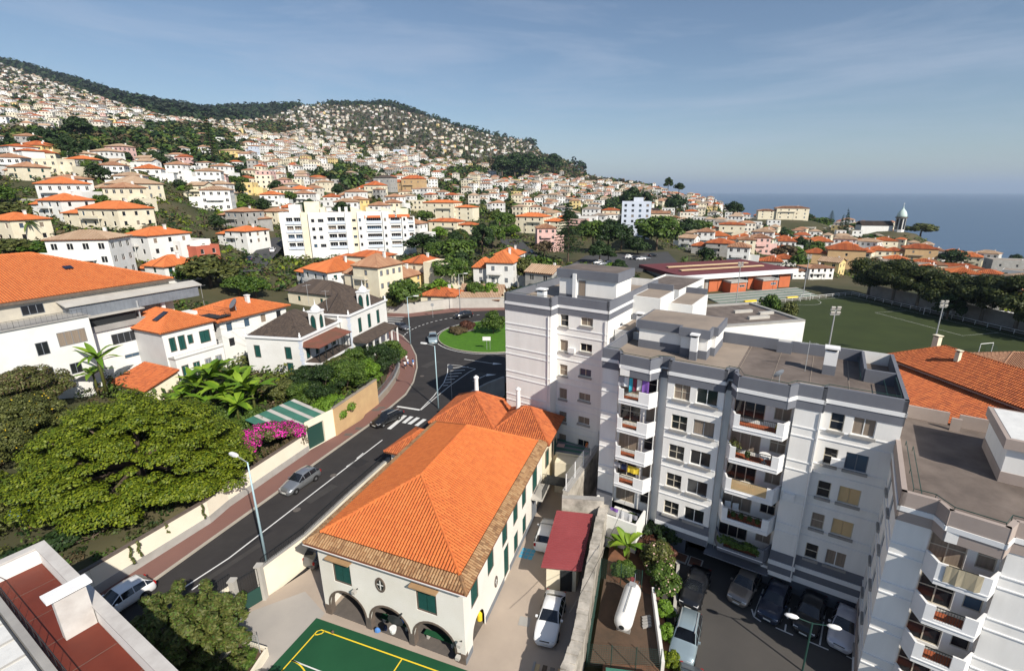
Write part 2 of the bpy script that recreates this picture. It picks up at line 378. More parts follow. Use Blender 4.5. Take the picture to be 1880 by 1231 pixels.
for a, b in zs: line('crossing_stripe', [P(*a), P(*b)], .55)
line('stop_line', [P(729, 745.5), P(771, 752)], .38)
line('island_edge_line', [P(*p) for p in [(771, 752), (796, 727), (815, 702), (821.5, 685), (822.5, 668.5)]], .13)
line('island_edge_line', [P(*p) for p in [(773, 752), (800, 729), (828, 706), (862, 682), (873, 677)]], .13)
line('island_edge_line', [P(*p) for p in [(822.5, 668.5), (845, 671), (873, 677)]], .13)
for i in range(7): line('hatch_stripe', [P(829 - i * 2.6, 675 + i * 5.4), P(860 - i * 6.2, 673 + i * 5.6)], .22)
for a, b in [((852, 659), (905, 667)), ((868, 699), (893, 688))]: line('arrow_shaft', [P(*a), P(*b)], .14)
for c_, s_ in [((905, 667), 1), ((893, 688), -1)]:
    q = P(*c_); M('paint_white').face([(q[0], q[1] - .5, .004), (q[0] + 1.6, q[1] - .2 * s_, .004), (q[0], q[1] + .5, .004)]).build('arrow_head', road)
IC = (-8.3, 95.8)
isl = [(IC[0] + 11.2 * math.cos(a * math.pi / 24), IC[1] + 11.4 * math.sin(a * math.pi / 24)) for a in range(48)]
island = poly_sheet('roundabout_island', isl, .16, 'grass', depth=.5)
kerb_run('island_kerb', isl + [isl[0]], island, .35, -.1, .15)
line('island_ring_line', [(IC[0] + (11.9) * math.cos(a * math.pi / 24), IC[1] + 12.1 * math.sin(a * math.pi / 24)) for a in range(49)], .16)
for i in range(26):
    a = R(105 + i * 4.2); b = R(105 + i * 4.2 + 2.2); 
    line('give_way_dash', [(IC[0] + 18.6 * math.cos(a), IC[1] + 18.0 * math.sin(a)), (IC[0] + 18.6 * math.cos(b), IC[1] + 18.0 * math.sin(b))], .22)
for i in range(8): line('crossing_stripe', [P(694 + i * 1.5, 600 - i * 2.9), P(722 + i * 3.4, 606.5 - i * 4.1)], .42)
farpav = poly_sheet('pavement', [P(701, 580.8), P(748, 582), P(831, 572.8), P(925, 568.8), (6, 118), (6, 120.5), P(925, 565), P(831, 566), P(748, 576), P(701, 574)], .12, 'paving_red', depth=.5)
# school yard, court, lots
yard = poly_sheet('school_yard', [(-33, 8), P(365, 1112), P(470, 1060), (-19.3, 33.2), (-12, 47), (-7, 60), (8, 62), (8.0, 43.5), (5.3, 36), (3.1, 24.5), (1, 8)], -2.2, 'yard', depth=2)
poly_sheet('ramp_slab', [P(430, 1133, -2.2), P(560, 1085, -2.2), P(596, 1125, -2.2), P(585, 1140, -2.2), P(492, 1231, -2.2), P(400, 1231, -2.2)], -2.192, 'ramp')
cp = [P(585, 1135, -2.2), (-3.2, 23.9), (-9.5, 8), (-26, 13)]
A_ = Vector(P(585, 1135, -2.2)); B_ = Vector(P(900, 1245, -2.2)); ax = (B_ - A_).normalized(); ay = Vector((ax.y, -ax.x))
court = poly_sheet('sports_court', [A_ - ax * .2, A_ + ax * 14, A_ + ax * 14 + ay * 20, A_ - ax * .2 + ay * 20], -2.18, 'court_green')
def cl(pts, m='paint_yellow', wd=.09): return line('court_line', [(A_ + ax * x + ay * y) for x, y in pts], wd, m, -2.172, court)
cl([(.7, 18), (.7, .9), (.9, .72), (13.6, .7)]); cl([(.7, 3.3), (10.5, 3.3)], 'paint_white'); cl([(7.8, .75), (7.8, 4.5)])
cl([(.75 + 3.2 * math.sin(a * .1), 6.5 - 3.2 * math.cos(a * .1)) for a in range(0, 16)]); cl([(4.6, 3.3), (4.6, 9)], 'paint_white', .07)
cl([(.7, 1.2), (.95, 1.12), (1.15, .95), (1.2, .7)])
lot = poly_sheet('parking_lot', [(8, 8), (9.8, 24), (10.5, 33), (12.5, 39.5), (24.97, 31.5), (25.4, 29.2), (20.4, 22.6), (14, 13), (14, 6)], -3, 'lot_asphalt', depth=1)
for pts in [[(1380, 1117), (1384, 1131), (1397, 1140)], [(1424, 1151), (1456, 1165)], [(1441, 1158), (1443, 1145)], [(1486, 1177), (1521, 1192)], [(1505, 1183), (1515, 1122)], [(1554, 1203), (1571, 1212)], [(1384, 1131), (1402, 1080)], [(1446, 1135), (1450, 1115)]]:
    line('bay_line', [P(u, v, -3) for u, v in pts], .11, 'paint_white', -2.996, lot)
gs = poly_sheet('garden_soil', [(4, 20), (5.4, 30), (7.2, 38), (7.6, 42), (9.5, 41), (12.6, 37.5), (10.2, 33), (9.6, 24), (8, 8), (3, 8)], -2.6, 'soil_red', depth=.8)
terrace_slab = poly_sheet('apartment_forecourt', [(7.6, 42), (10, 48), (30, 40), (26, 30.2), (12.6, 38.5)], -3.0, 'concrete', depth=.8)
pitch_o = [P(1428, 556, -5), P(1563, 541.5, -5), P(1885, 618, -5)]
a0, b0, c0 = [Vector(p) for p in pitch_o]
pitch = poly_sheet('football_pitch', [a0, b0, c0 + (c0 - b0) * .35, c0 + (c0 - b0) * .35 + (a0 - b0) * 2.2, a0 + (a0 - b0) * .9 + (c0 - b0) * .3], -5.0, 'pitch_green', depth=2)
pu = (c0 - b0).normalized(); pv = Vector((pu.y, -pu.x)); pv = pv if pv.dot(a0 - b0) > 0 else -pv
def pl(pts, wd=.12): return line('pitch_line', [b0 + pu * x + pv * y for x, y in pts], wd, 'paint_white', -4.994, pitch)
pl([(2.5, 2.5), (62, 2.5)]); pl([(2.5, 2.5), (2.5, 40)]); pl([(22, 2.5), (22, 14), (46, 14), (46, 2.5)])
pl([(2.5 + 7 * math.cos(a * .2), 24 + 7 * math.sin(a * .2)) for a in range(-7, 9)], .1)
# distant roads and car park
def ground_ribbon(name, px, wd, m='asphalt_far', lift=.25):
    pts = [hit(u, v) for u, v in px]; pts = [p for p in pts if p]
    mb = M(m); L_, R_ = [], []
    for i, p in enumerate(pts):
        d = (pts[min(i + 1, len(pts) - 1)] - pts[max(i - 1, 0)]); d.z = 0; d.normalize(); n = Vector((-d.y, d.x, 0)) * wd / 2
        L_.append(p + n); R_.append(p - n)
    for p in pts: FLAT.append((p.x, p.y, p.z - .1, wd * .8))
    for i in range(len(pts) - 1): mb.face([R_[i] + Vector((0, 0, lift)), R_[i + 1] + Vector((0, 0, lift)), L_[i + 1] + Vector((0, 0, lift)), L_[i] + Vector((0, 0, lift))])
    return struct(mb.build(name)), pts
FARROADS = [ground_ribbon('side_street', [(455, 500), (470, 482), (487, 466), (500, 452), (512, 441), (520, 432)], 8),
            ground_ribbon('avenue', [(990, 512), (982, 494), (970, 478), (958, 464), (946, 452), (937, 440)], 11)]
cpk = [hit(1020, 500), hit(1250, 500), hit(1225, 468), hit(1075, 466)]
zc = sum(p.z for p in cpk) / 4
car_park = poly_sheet('car_park', [(p.x, p.y) for p in cpk], zc + .6, 'asphalt_far', depth=4)
for p in cpk: FLAT.append((p.x, p.y, zc - .3, 22))

mat('asphalt_patch', (.030, .028, .029), (.022, .021, .022), scale=1); mat('asphalt_worn', (.060, .055, .052), (.045, .042, .04), scale=1)
for u, v, l_, w_, m_ in ((470, 985, 2.4, 1.1, 'asphalt_patch'), (590, 905, 3.2, .9, 'asphalt_worn'), (660, 850, 1.6, 1.2, 'asphalt_patch'), (790, 668, 3.5, 1.4, 'asphalt_worn'), (765, 715, 2.2, 1.5, 'asphalt_patch'), (430, 1030, 5, .5, 'asphalt_worn'), (800, 600, 4, 1.6, 'asphalt_patch'), (880, 690, 3, 2, 'asphalt_worn')):
    q = P(u, v); M(m_).box(-l_ / 2, l_ / 2, -w_ / 2, w_ / 2, 0, .003).build('asphalt_repair', road, loc=(q[0], q[1], .0005), rot=R(62))
for u, v in ((612, 872), (545, 935), (775, 690), (740, 640)): q = P(u, v); M('stone_dark').lathe([(.34, 0), (.34, .006), (.3, .008)], 14, c=(q[0], q[1], .001)).build('manhole_cover', road)
for u, v in ((660, 786), (640, 797), (700, 748), (690, 752)): q = P(u, v, .12); M('stone_dark').box(q[0] - .5, q[0] + .5, q[1] - .3, q[1] + .3, .118, .126).build('utility_cover', pavement)
# ---------------------------------------------------------------- building helpers
def TM(x, y, z=0, rz=0): return Matrix.Translation((x, y, z)) @ Matrix.Rotation(rz, 4, 'Z')
def side_T(side, w, d): return {'f': TM(0, 0), 'r': TM(w, 0, 0, R(90)), 'b': TM(w, d, 0, R(180)), 'l': TM(0, d, 0, R(-90))}[side]
def panel(mb, T, W, z0, z1, ops=(), reveal=.15, arches=()):
    """one wall face with openings (x, z, w, h) and arches (x0, x1, spring, top); outside is -y"""
    mb.T = T
    cells = [(x, z, x + w_, z + h_) for x, z, w_, h_ in ops] + [(a, z0, b, t + .0) for a, b, s_, t in arches]
    xs = sorted({0, W, *[c[0] for c in cells], *[c[2] for c in cells]}); zs = sorted({z0, z1, *[c[1] for c in cells], *[c[3] for c in cells]})
    xs = [x for x in xs if 0 <= x <= W]; zs = [z for z in zs if z0 <= z <= z1]
    for xa, xb in zip(xs, xs[1:]):
        run = None
        for za, zb in zip(zs, zs[1:]):
            cxm, czm = (xa + xb) / 2, (za + zb) / 2
            if any(c[0] < cxm < c[2] and c[1] < czm < c[3] for c in cells):
                if run: mb.face([(xa, 0, run[0]), (xb, 0, run[0]), (xb, 0, run[1]), (xa, 0, run[1])]); run = None
            else: run = (run[0] if run else za, zb)
        if run: mb.face([(xa, 0, run[0]), (xb, 0, run[0]), (xb, 0, run[1]), (xa, 0, run[1])])
    for x, z, w_, h_ in ops:
        X, Z = x + w_, z + h_
        mb.face([(x, 0, z), (X, 0, z), (X, reveal, z), (x, reveal, z)]); mb.face([(x, reveal, Z), (X, reveal, Z), (X, 0, Z), (x, 0, Z)])
        mb.face([(x, reveal, z), (x, reveal, Z), (x, 0, Z), (x, 0, z)]); mb.face([(X, 0, z), (X, 0, Z), (X, reveal, Z), (X, reveal, z)])
    for a, b, s_, t in arches:
        n = 14; pts = [(a + (b - a) * k / n, s_ + (t - s_) * math.sqrt(max(0, 1 - (2 * k / n - 1) ** 2))) for k in range(n + 1)]
        for (xa, za), (xb, zb) in zip(pts, pts[1:]):
            if za < t or zb < t: mb.face([(xa, 0, za), (xb, 0, zb), (xb, 0, t), (xa, 0, t)])
    mb.T = None
    return mb
CACHE = {}; wr_ = random.Random(77)
def cached(key, fn):
    if key not in CACHE: CACHE[key] = fn()
    return CACHE[key]
def _frame(w, h, cols, rows, m, t=.07, dp=.06):
    mb = M(m); mb.box(0, w, 0, dp, 0, t); mb.box(0, w, 0, dp, h - t, h); mb.box(0, t, 0, dp, t, h - t); mb.box(w - t, w, 0, dp, t, h - t)
    for i in range(1, cols): x = w * i / cols; mb.box(x - t * .6, x + t * .6, .003, dp - .003, t, h - t)
    for i in range(1, rows): z = h * i / rows; mb.box(t, w - t, .006, dp - .006, z - t * .5, z + t * .5)
    return mb.mesh('window')
def _louvre(w, h, m, leaves=2):
    mb = M(m)
    for i in range(leaves):
        x0, x1 = w * i / leaves + .03, w * (i + 1) / leaves - .015
        mb.box(x0, x1, .0, .05, .03, h - .03)
        n = int(h / .16)
        for k in range(n): z = .09 + k * (h - .18) / n; mb.face([(x0 + .05, -.012, z), (x1 - .05, -.012, z), (x1 - .05, .0, z + .1), (x0 + .05, .0, z + .1)])
    return mb.mesh('shutter')
def window(parent, T, x, z, w, h, style='dark', inset=.09, sill=None, name='window'):
    loc = T @ Vector((x, inset, z)); rz = T.to_euler().z; w, h = round(w, 2), round(h, 2)
    fm = {'dark': 'frame_white', 'cream': 'frame_cream', 'shut': 'stone_trim', 'grey': 'metal_grey', 'tan': 'frame_cream', 'curtain': 'frame_cream', 'blue': 'frame_white', 'brown': 'stone_trim'}[style]
    c, r_ = (1, 1) if style in ('shut', 'tan', 'brown') else ((max(1, round(w / .75)), 2 if h > 1.2 and w < 1.9 and style == 'cream' else 1))
    if h < .9 and c < 2: c = 1
    o = link(name, cached(('fr', w, h, style), lambda: _frame(w, h, c, r_, fm, .1 if style == 'shut' else .055)), parent, loc, rz)
    if style in ('shut', 'brown'): link('shutter', cached(('lv', w, h, style), lambda: _louvre(w - .16, h - .16, 'shutter_green' if style == 'shut' else 'metal_grey')), o, (.08, .03 if inset >= 0 else .004, .08))
    elif style == 'tan': link('shutter', cached(('tn', w, h), lambda: M('shutter_tan').box(.04, w / 2 - .01, .0, .03, .04, h - .04).box(w / 2 + .01, w - .04, .0, .03, .04, h - .04).mesh('shutter')), o, (0, .01, 0))
    else:
        g = {'curtain': 'curtain', 'blue': 'glass_blue'}.get(style) or wr_.choices(['glass', 'curtain', 'glass_blue'], [6, 1.6, 1])[0]
        link('pane', cached(('pn', w, h, g), lambda: M(g).box(.02, w - .02, 0, .012, .02, h - .02).mesh('pane')), o, (0, .035 if inset >= 0 else .008, 0))
    if sill: link('sill', cached(('sl', w, sill), lambda: M(sill).box(-.1, w + .1, -.16, .1, -.2, -.01).mesh('sill')), o, (0, -inset + .0, 0))
    return o
def tile_plane(mb, poly, pitch=.26, row=None, r=.1, lift=.02, seg_=3):
    poly = [Vector(p) for p in poly]; e = (poly[1] - poly[0]).normalized(); n = e.cross(poly[2] - poly[0]).normalized()
    if n.z < 0: n = -n
    up = n.cross(e); up = up if up.z > 0 else -up
    q = [((p - poly[0]).dot(e), (p - poly[0]).dot(up)) for p in poly]
    s0, s1 = min(a for a, b in q), max(a for a, b in q); k = max(1, int((s1 - s0) / pitch)); pt = (s1 - s0) / k
    prof = [(math.cos(math.pi * (1 - i / seg_)), math.sin(math.pi * i / seg_)) for i in range(seg_ + 1)]
    for i in range(k):
        s = s0 + (i + .5) * pt; ts = []
        for (a, b), (c, d) in zip(q, q[1:] + q[:1]):
            if (a - s) * (c - s) < 0: ts.append(b + (d - b) * (s - a) / (c - a))
        if len(ts) < 2: continue
        t0, t1 = min(ts), max(ts); L_ = t1 - t0
        if L_ < .12: continue
        m_ = max(1, round(L_ / row)) if row else 1; st_ = L_ / m_; base = poly[0] + e * s
        for j in range(m_):
            ta, tb = t0 + j * st_, t0 + (j + 1) * st_ + (.03 if row else 0)
            la, lb = (lift + (.025 if row else 0)), lift * .4
            lo = [mb.vert(base + up * ta + e * (cx_ * r) + n * (sz * r * .8 + la)) for cx_, sz in prof]
            hi = [mb.vert(base + up * tb + e * (cx_ * r * .9) + n * (sz * r * .75 + lb)) for cx_, sz in prof]
            for x in range(seg_): mb.idx([lo[x], lo[x + 1], hi[x + 1], hi[x]])
            mb.idx(lo[::-1])
    return mb
def ridge(mb, a, b, r=.14, L0=.45):
    a, b = Vector(a), Vector(b); n = max(1, int((b - a).length / L0))
    for i in range(n):
        p, q = a.lerp(b, i / n), a.lerp(b, (i + 1) / n)
        mb.tube([p + Vector((0, 0, .02)), q], [r * 1.08, r * .92], 7)
    return mb
def roof_planes(kind, w, d, z, rise, ov, axis=None):
    """planes as polygons, first edge is the eave; ridges"""
    x0, x1, y0, y1 = -ov, w + ov, -ov, d + ov; W, D = x1 - x0, y1 - y0; zt = z + rise
    a, b, c, e = (x0, y0, z), (x1, y0, z), (x1, y1, z), (x0, y1, z)
    if kind == 'pyramid': W = D
    if kind in ('hip', 'pyramid'):
        if kind == 'pyramid': p = q = ((x0 + x1) / 2, (y0 + y1) / 2, zt)
        elif (axis or ('x' if W >= D else 'y')) == 'x': h_ = min(D / 2, W * .45); p, q = (x0 + h_, (y0 + y1) / 2, zt), (x1 - h_, (y0 + y1) / 2, zt)
        else: h_ = min(W / 2, D * .45); p, q = ((x0 + x1) / 2, y0 + h_, zt), ((x0 + x1) / 2, y1 - h_, zt)
        if p[1] == q[1]: return [[a, b, q, p], [b, c, q], [c, e, p, q], [e, a, p]], [(a, p), (b, q), (c, q), (e, p), (p, q)]
        return [[a, b, p], [b, c, q, p], [c, e, q], [e, a, p, q]], [(a, p), (b, p), (c, q), (e, q), (p, q)]
    if kind == 'gable':
        if (axis or ('x' if W >= D else 'y')) == 'x': p, q = (x0, (y0 + y1) / 2, zt), (x1, (y0 + y1) / 2, zt); return [[a, b, q, p], [c, e, p, q]], [(p, q)]
        p, q = ((x0 + x1) / 2, y0, zt), ((x0 + x1) / 2, y1, zt); return [[b, c, q, p], [e, a, p, q]], [(p, q)]
    if kind == 'shed': return [[a, b, (x1, y1, zt), (x0, y1, zt)]], []
    return [], []
def add_roof(root, kind, w, d, z, rise, ov, tm, pitch=.3, row=None, axis=None, off=(0, 0, 0), under=None, ridge_r=.13, name='roof', S=None):
    pls, rds = roof_planes(kind, w, d, z, rise, ov, axis); off = Vector(off)
    sh = (lambda p: S @ (Vector(p) + off)) if S is not None else (lambda p: Vector(p) + off)
    und = M(under or ('tile_under_dark' if tm == 'tile_dark' else 'tile_under'))
    for p in pls: und.face([sh(x) - Vector((0, 0, .02)) for x in p]); und.face([sh(x) - Vector((0, 0, .14)) for x in p][::-1])
    x0, x1, y0, y1 = -ov, w + ov, -ov, d + ov
    for a, b in (((x0, y0), (x1, y0)), ((x1, y0), (x1, y1)), ((x1, y1), (x0, y1)), ((x0, y1), (x0, y0))):
        if kind in ('hip', 'pyramid'): und.face([sh((*a, z - .14)), sh((*b, z - .14)), sh((*b, z)), sh((*a, z))])
    if kind == 'gable':                          # gable ends
        ends = rds[0]
        for pk in ends:
            mates = [p for pl_ in pls for p in pl_[:2] if (abs(p[0] - pk[0]) < 1e-6 or abs(p[1] - pk[1]) < 1e-6)]
    ro = und.build(name, root)
    mb = M(tm)
    for p in pls: tile_plane(mb, [sh(x) for x in p], pitch, row, pitch * .42)
    for a, b in rds: ridge(mb, sh(a), sh(b), ridge_r, .5 if row else 1.2)
    if mb.f: mb.build('tiles', ro, kind='stuff')
    return ro
def auto_cols(W, n, ww): return [W * (i + .5) / n - ww / 2 for i in range(n)]
def house(name, label, loc, rz, w, d, h, roof='hip', rise=1.8, ov=.45, wall='plaster_white', tm='tile_old', floors=2, nf=3, nr=2, style='shut', group=None, chimney=True, pitch=.36, row=None, ws=(1.0, 1.4), found=5, cat='house', fops=None, rops=None, lops=None, axis=None, flatm='roof_pale', blank=(), chx=(.7, .6), seg_ridge=.13):
    root = thing(name, label, cat, loc, rz, group); mb = M(wall); fh = h / floors; wins = []
    for sd_, W in (('f', w), ('r', d), ('b', w), ('l', d)):
        ops = {'f': fops, 'r': rops, 'l': lops}.get(sd_)
        if ops is None:
            n = nf if sd_ in 'fb' else nr; ops = []
            if sd_ in blank or sd_ == 'b': n = 0
            for fl in range(floors):
                for x in auto_cols(W, n, ws[0]) if n else []: ops.append((x, fl * fh + max(.5, (fh - ws[1]) * .5), *ws))
        T = side_T(sd_, w, d); panel(mb, T, W, -found, h, ops)
        wins += [(T, *o) for o in ops]
    if roof == 'gable':
        if (axis or ('x' if w >= d else 'y')) == 'x':
            for x in (0, w): mb.face([(x, 0, h), (x, d, h), (x, d / 2, h + rise * (d / (d + 2 * ov)))])
        else:
            for y in (0, d): mb.face([(0, y, h), (w, y, h), (w / 2, y, h + rise * (w / (w + 2 * ov)))])
    if roof == 'shed':
        k = rise / (d + 2 * ov)
        mb.face([(0, d, h), (w, d, h), (w, d, h + k * d), (0, d, h + k * d)])
        for x in (0, w): mb.face([(x, 0, h), (x, d, h), (x, d, h + k * d)])
    if roof == 'flat':
        t = .2
        mb.face([(0, 0, h + .6), (w, 0, h + .6), (w, t, h + .6), (0, t, h + .6)]); mb.face([(0, d - t, h + .6), (w, d - t, h + .6), (w, d, h + .6), (0, d, h + .6)])
        mb.box(0, w, 0, t, h, h + .597); mb.box(0, w, d - t, d, h, h + .597); mb.box(0, t, t, d - t, h, h + .6); mb.box(w - t, w, t, d - t, h, h + .6)
    mb.build('wall', root)
    for T, x, z, a, b in wins: window(root, T, x, z, a, b, style, name='door' if (z < .15 and b > 1.8) else 'window')
    if roof == 'flat': M(flatm).box(.2, w - .2, .2, d - .2, h - .1, h + .12).build('roof', root)
    elif roof: add_roof(root, roof, w, d, h, rise, ov, tm, pitch, row, axis, ridge_r=seg_ridge)
    if chimney:
        cx_, cy_ = chx; mb = M('plaster_white'); zz = h + rise * .35
        mb.box(w * cx_ - .3, w * cx_ + .3, d * cy_ - .25, d * cy_ + .25, zz, h + rise + .5).box(w * cx_ - .4, w * cx_ + .4, d * cy_ - .35, d * cy_ + .35, h + rise + .5, h + rise + .62)
        mb.build('chimney', root)
    return root
# ---------------------------------------------------------------- the school
SCH_ANG = R(-20.83); SH = Matrix(((1, -.075, 0, 0), (0, 1, 0, 0), (0, 0, 1, 0), (0, 0, 0, 1)))
YZ = -2.2
sch = thing('school_building', 'long white two-storey building with orange hipped tile roof and three front arches', 'building', (-15.79, 29.22, 0), SCH_ANG)
W_, D_ = 12.0, 19.0
up = [(y, 1.2, 1.3, 2.1) for y in (1.2, 4.2, 7.3, 10.0, 12.4)]; lowr = [(10.1, -1.7, 1.15, 1.9), (12.5, -1.7, 1.15, 1.9)]; door = [(7.6, -2.05, 1.2, 2.9)]
fw = [(1.25, 1.15, 1.6, 2.1), (8.35, 1.15, 1.6, 2.1)]; arcs = [(.55, 3.75, -1.25, .35), (4.25, 7.5, -1.25, .35), (7.95, 11.2, -1.25, .35)]
mb = M('plaster_school'); TR = SH @ side_T('r', W_, D_)
TRo = TM(12, 0, 0, math.atan2(1, -.075)); Ls = D_ * math.hypot(1, .075)
panel(mb, TM(0, 0), W_, YZ - .3, 4.45, fw, .18, arcs); panel(mb, TRo, Ls, YZ - .3, 4.45, up + lowr + door, .16, [(1.2, 3.3, -1.2, -.1)])
mb.face([(0, 0, YZ), (0, 0, 4.45), SH @ Vector((0, D_, 4.45)), SH @ Vector((0, D_, YZ))]); mb.face([SH @ Vector((0, D_, YZ)), SH @ Vector((0, D_, 4.45)), SH @ Vector((12, D_, 4.45)), SH @ Vector((12, D_, YZ))])
mb.build('wall', sch)
# arcade inside: soffits, back wall, floor, ceiling
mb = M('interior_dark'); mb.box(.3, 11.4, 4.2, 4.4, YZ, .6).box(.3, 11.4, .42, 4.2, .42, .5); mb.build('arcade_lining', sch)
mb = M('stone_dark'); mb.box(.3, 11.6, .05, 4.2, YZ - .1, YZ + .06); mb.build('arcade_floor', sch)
for a, b, s_, t in arcs:
    mb = M('stone_trim'); n = 14; r_ = (b - a) / 2
    pts = [(a + r_ - r_ * math.cos(math.pi * k / n), s_ + (t - s_) * math.sin(math.pi * k / n)) for k in range(n + 1)]; pts = [(a, YZ)] + pts + [(b, YZ)]
    out = [(x + (x - (a + r_)) / r_ * .16, z + (.16 if z > s_ else 0) * ((z - s_) / (t - s_) if z > s_ else 0)) for x, z in pts]
    for k in range(len(pts) - 1):
        (xa, za), (xb, zb), (oa, pa), (ob, pb) = pts[k], pts[k + 1], out[k], out[k + 1]
        mb.face([(xa, -.03, za), (oa, -.03, pa), (ob, -.03, pb), (xb, -.03, zb)]); mb.face([(xa, -.03, za), (xb, -.03, zb), (xb, .42, zb), (xa, .42, za)]); mb.face([(oa, -.03, pa), (oa, .0, pa), (ob, .0, pb), (ob, -.03, pb)])
    mb.build('arch', sch)
for x in (4.0, 7.72): M('stone_dark').box(x - .22, x + .22, -.06, .46, YZ, -1.2).build('pier', sch)
for x0, x1 in ((0, .5), (11.35, 12.0)): M('stone_trim').box(x0, x1, -.05, .3, YZ, -1.35).build('corner_stone', sch)
for y0, y1 in ((0, 1.1), (3.5, 7.5), (8.9, 19)): mb = M('metal_grey'); mb.T = TRo; mb.box(y0, y1, -.04, .02, YZ, YZ + .5); mb.build('plinth', sch)
for T, ops in ((TM(0, 0), fw), (TRo, up + lowr + door)):
    for x, z, a, b in ops: window(sch, T, x, z, a, b, 'shut', .05, name='door' if b > 2.5 else 'window')
for x, z, a, b in fw: M('tile_brown').box(x - .25, x + a + .25, -.42, .02, z + b + .06, z + b + .16).build('window_hood', sch)
def oval(T, x, z, a, b):
    mb = M('stone_trim'); n = 16; mb.T = T
    for k in range(n):
        p, q = 2 * math.pi * k / n, 2 * math.pi * (k + 1) / n; f = lambda t, s_: (x + a * s_ * math.sin(t), -.06, z + b * s_ * math.cos(t))
        mb.face([f(p, .68), f(q, .68), f(q, 1), f(p, 1)]); mb.face([f(p, 1), f(q, 1), (f(q, 1)[0], .01, f(q, 1)[2]), (f(p, 1)[0], .01, f(p, 1)[2])])
    o = mb.build('oval_window', sch); mb = M('glass'); mb.T = T; mb.face([(x + a * .72 * math.sin(2 * math.pi * k / n), -.02, z + b * .72 * math.cos(2 * math.pi * k / n)) for k in range(n)][::-1]); mb.build('pane', o)
    mb = M('frame_white'); mb.T = T; mb.box(x - .03, x + .03, -.05, -.025, z - b * .7, z + b * .7).box(x - a * .7, x + a * .7, -.045, -.024, z - .03, z + .03); mb.build('glazing_bar', o)
oval(TM(0, 0), 5.45, 2.25, .42, .62); oval(TRo, 5.7, -.45, .3, .5)
# roof: eave border of old brown tiles, then the new orange field
EV, O_, I_ = 4.45, .60, .22
und = M('tile_under'); bt = M('tile_brown'); sv = lambda p: SH @ Vector(p)
oc = [(-O_, -O_, EV), (W_ + O_, -O_, EV), (W_ + O_, D_ + .4, EV), (-O_, D_ + .4, EV)]; ic = [(I_, I_, EV + .42), (W_ - I_, I_, EV + .42), (W_ - I_, D_ - .6, EV + .42), (I_, D_ - .6, EV + .42)]
for i in range(4):
    j = (i + 1) % 4; und.face([sv(oc[i]), sv(oc[j]), sv(ic[j]), sv(ic[i])]); und.face([sv((p[0], p[1], p[2] - .16)) for p in (oc[i], ic[i], ic[j], oc[j])]); und.face([sv((oc[i][0], oc[i][1], EV - .16)), sv((oc[j][0], oc[j][1], EV - .16)), sv(oc[j]), sv(oc[i])])
    tile_plane(bt, [sv(oc[i]), sv(oc[j]), sv(ic[j]), sv(ic[i])], .21, .36, .088, seg_=4)
RZ = 7.9; ap, aq = (6.1, 5.3, RZ), (6.1, 13.7, RZ); z1 = EV + .47
jc = [(I_ + .06, I_ + .06, z1), (W_ - I_ - .06, I_ + .06, z1), (W_ - I_ - .06, D_ - .66, z1), (I_ + .06, D_ - .66, z1)]
fp = [[jc[0], jc[1], ap], [jc[1], jc[2], aq, ap], [jc[2], jc[3], aq], [jc[3], jc[0], ap, aq]]
for p in fp: und.face([sv(x) - Vector((0, 0, .03)) for x in p])
ro = und.build('roof', sch); ridge(bt, sv(oc[0]), sv(ic[0]), .13, .36); ridge(bt, sv(oc[1]), sv(ic[1]), .13, .36)
bt.build('eave_tiles', ro, kind='stuff')
nt_ = M('tile_new')
for p in fp: tile_plane(nt_, [sv(x) for x in p], .235, .40, .098, seg_=4)
for a, b in ((jc[0], ap), (jc[1], ap), (jc[2], aq), (jc[3], aq), (ap, aq)): ridge(nt_, sv(a), sv(b), .12, .4)
nt_.build('roof_tiles', ro, kind='stuff')
mb = M('ledge_white'); mb.box(-O_ - .02, W_ + O_, -O_ - .04, -O_ + .05, EV - .2, EV - .15); mb.build('gutter', ro)
# rear wing
mb = M('plaster_cream'); mb.T = SH; mb.box(-.6, 6.6, 19.05, 26, YZ, 4.3).box(6.62, 12.2, 19.05, 24.6, YZ, 4.3); mb.T = None; mb.build('rear_wing', sch)
add_roof(sch, 'hip', 7.4, 7.0, 4.4, 2.5, .45, 'tile_old', .23, .4, off=(-.7, 19.2, 0), S=SH, axis='y', name='rear_roof')
add_roof(sch, 'hip', 5.8, 5.6, 4.4, 2.2, .45, 'tile_old', .23, .4, off=(6.55, 19.2, 0), S=SH, axis='x', name='rear_roof')
for x, y, zb, zt in ((2.7, 23.6, 5.6, 8.6), (8.2, 22.6, 5.8, 8.4)):
    p = SH @ Vector((x, y, 0)); mb = M('white_paint').lathe([(.3, zb), (.26, zb + .5), (.22, zt - .35), (.30, zt - .3), (.30, zt - .16), (.2, zt - .1), (.12, zt)], 10, c=(p.x, p.y, 0)); mb.build('chimney', sch, smooth=False)
for x, z in ((2.0, 1.6), (4.4, 1.6)): window(sch, TM(*(SH @ Vector((12.21, 19.05, 0))).xy, 0, R(90)), x - 1.6, z - .3, .9, 1.9, 'shut', -.05)
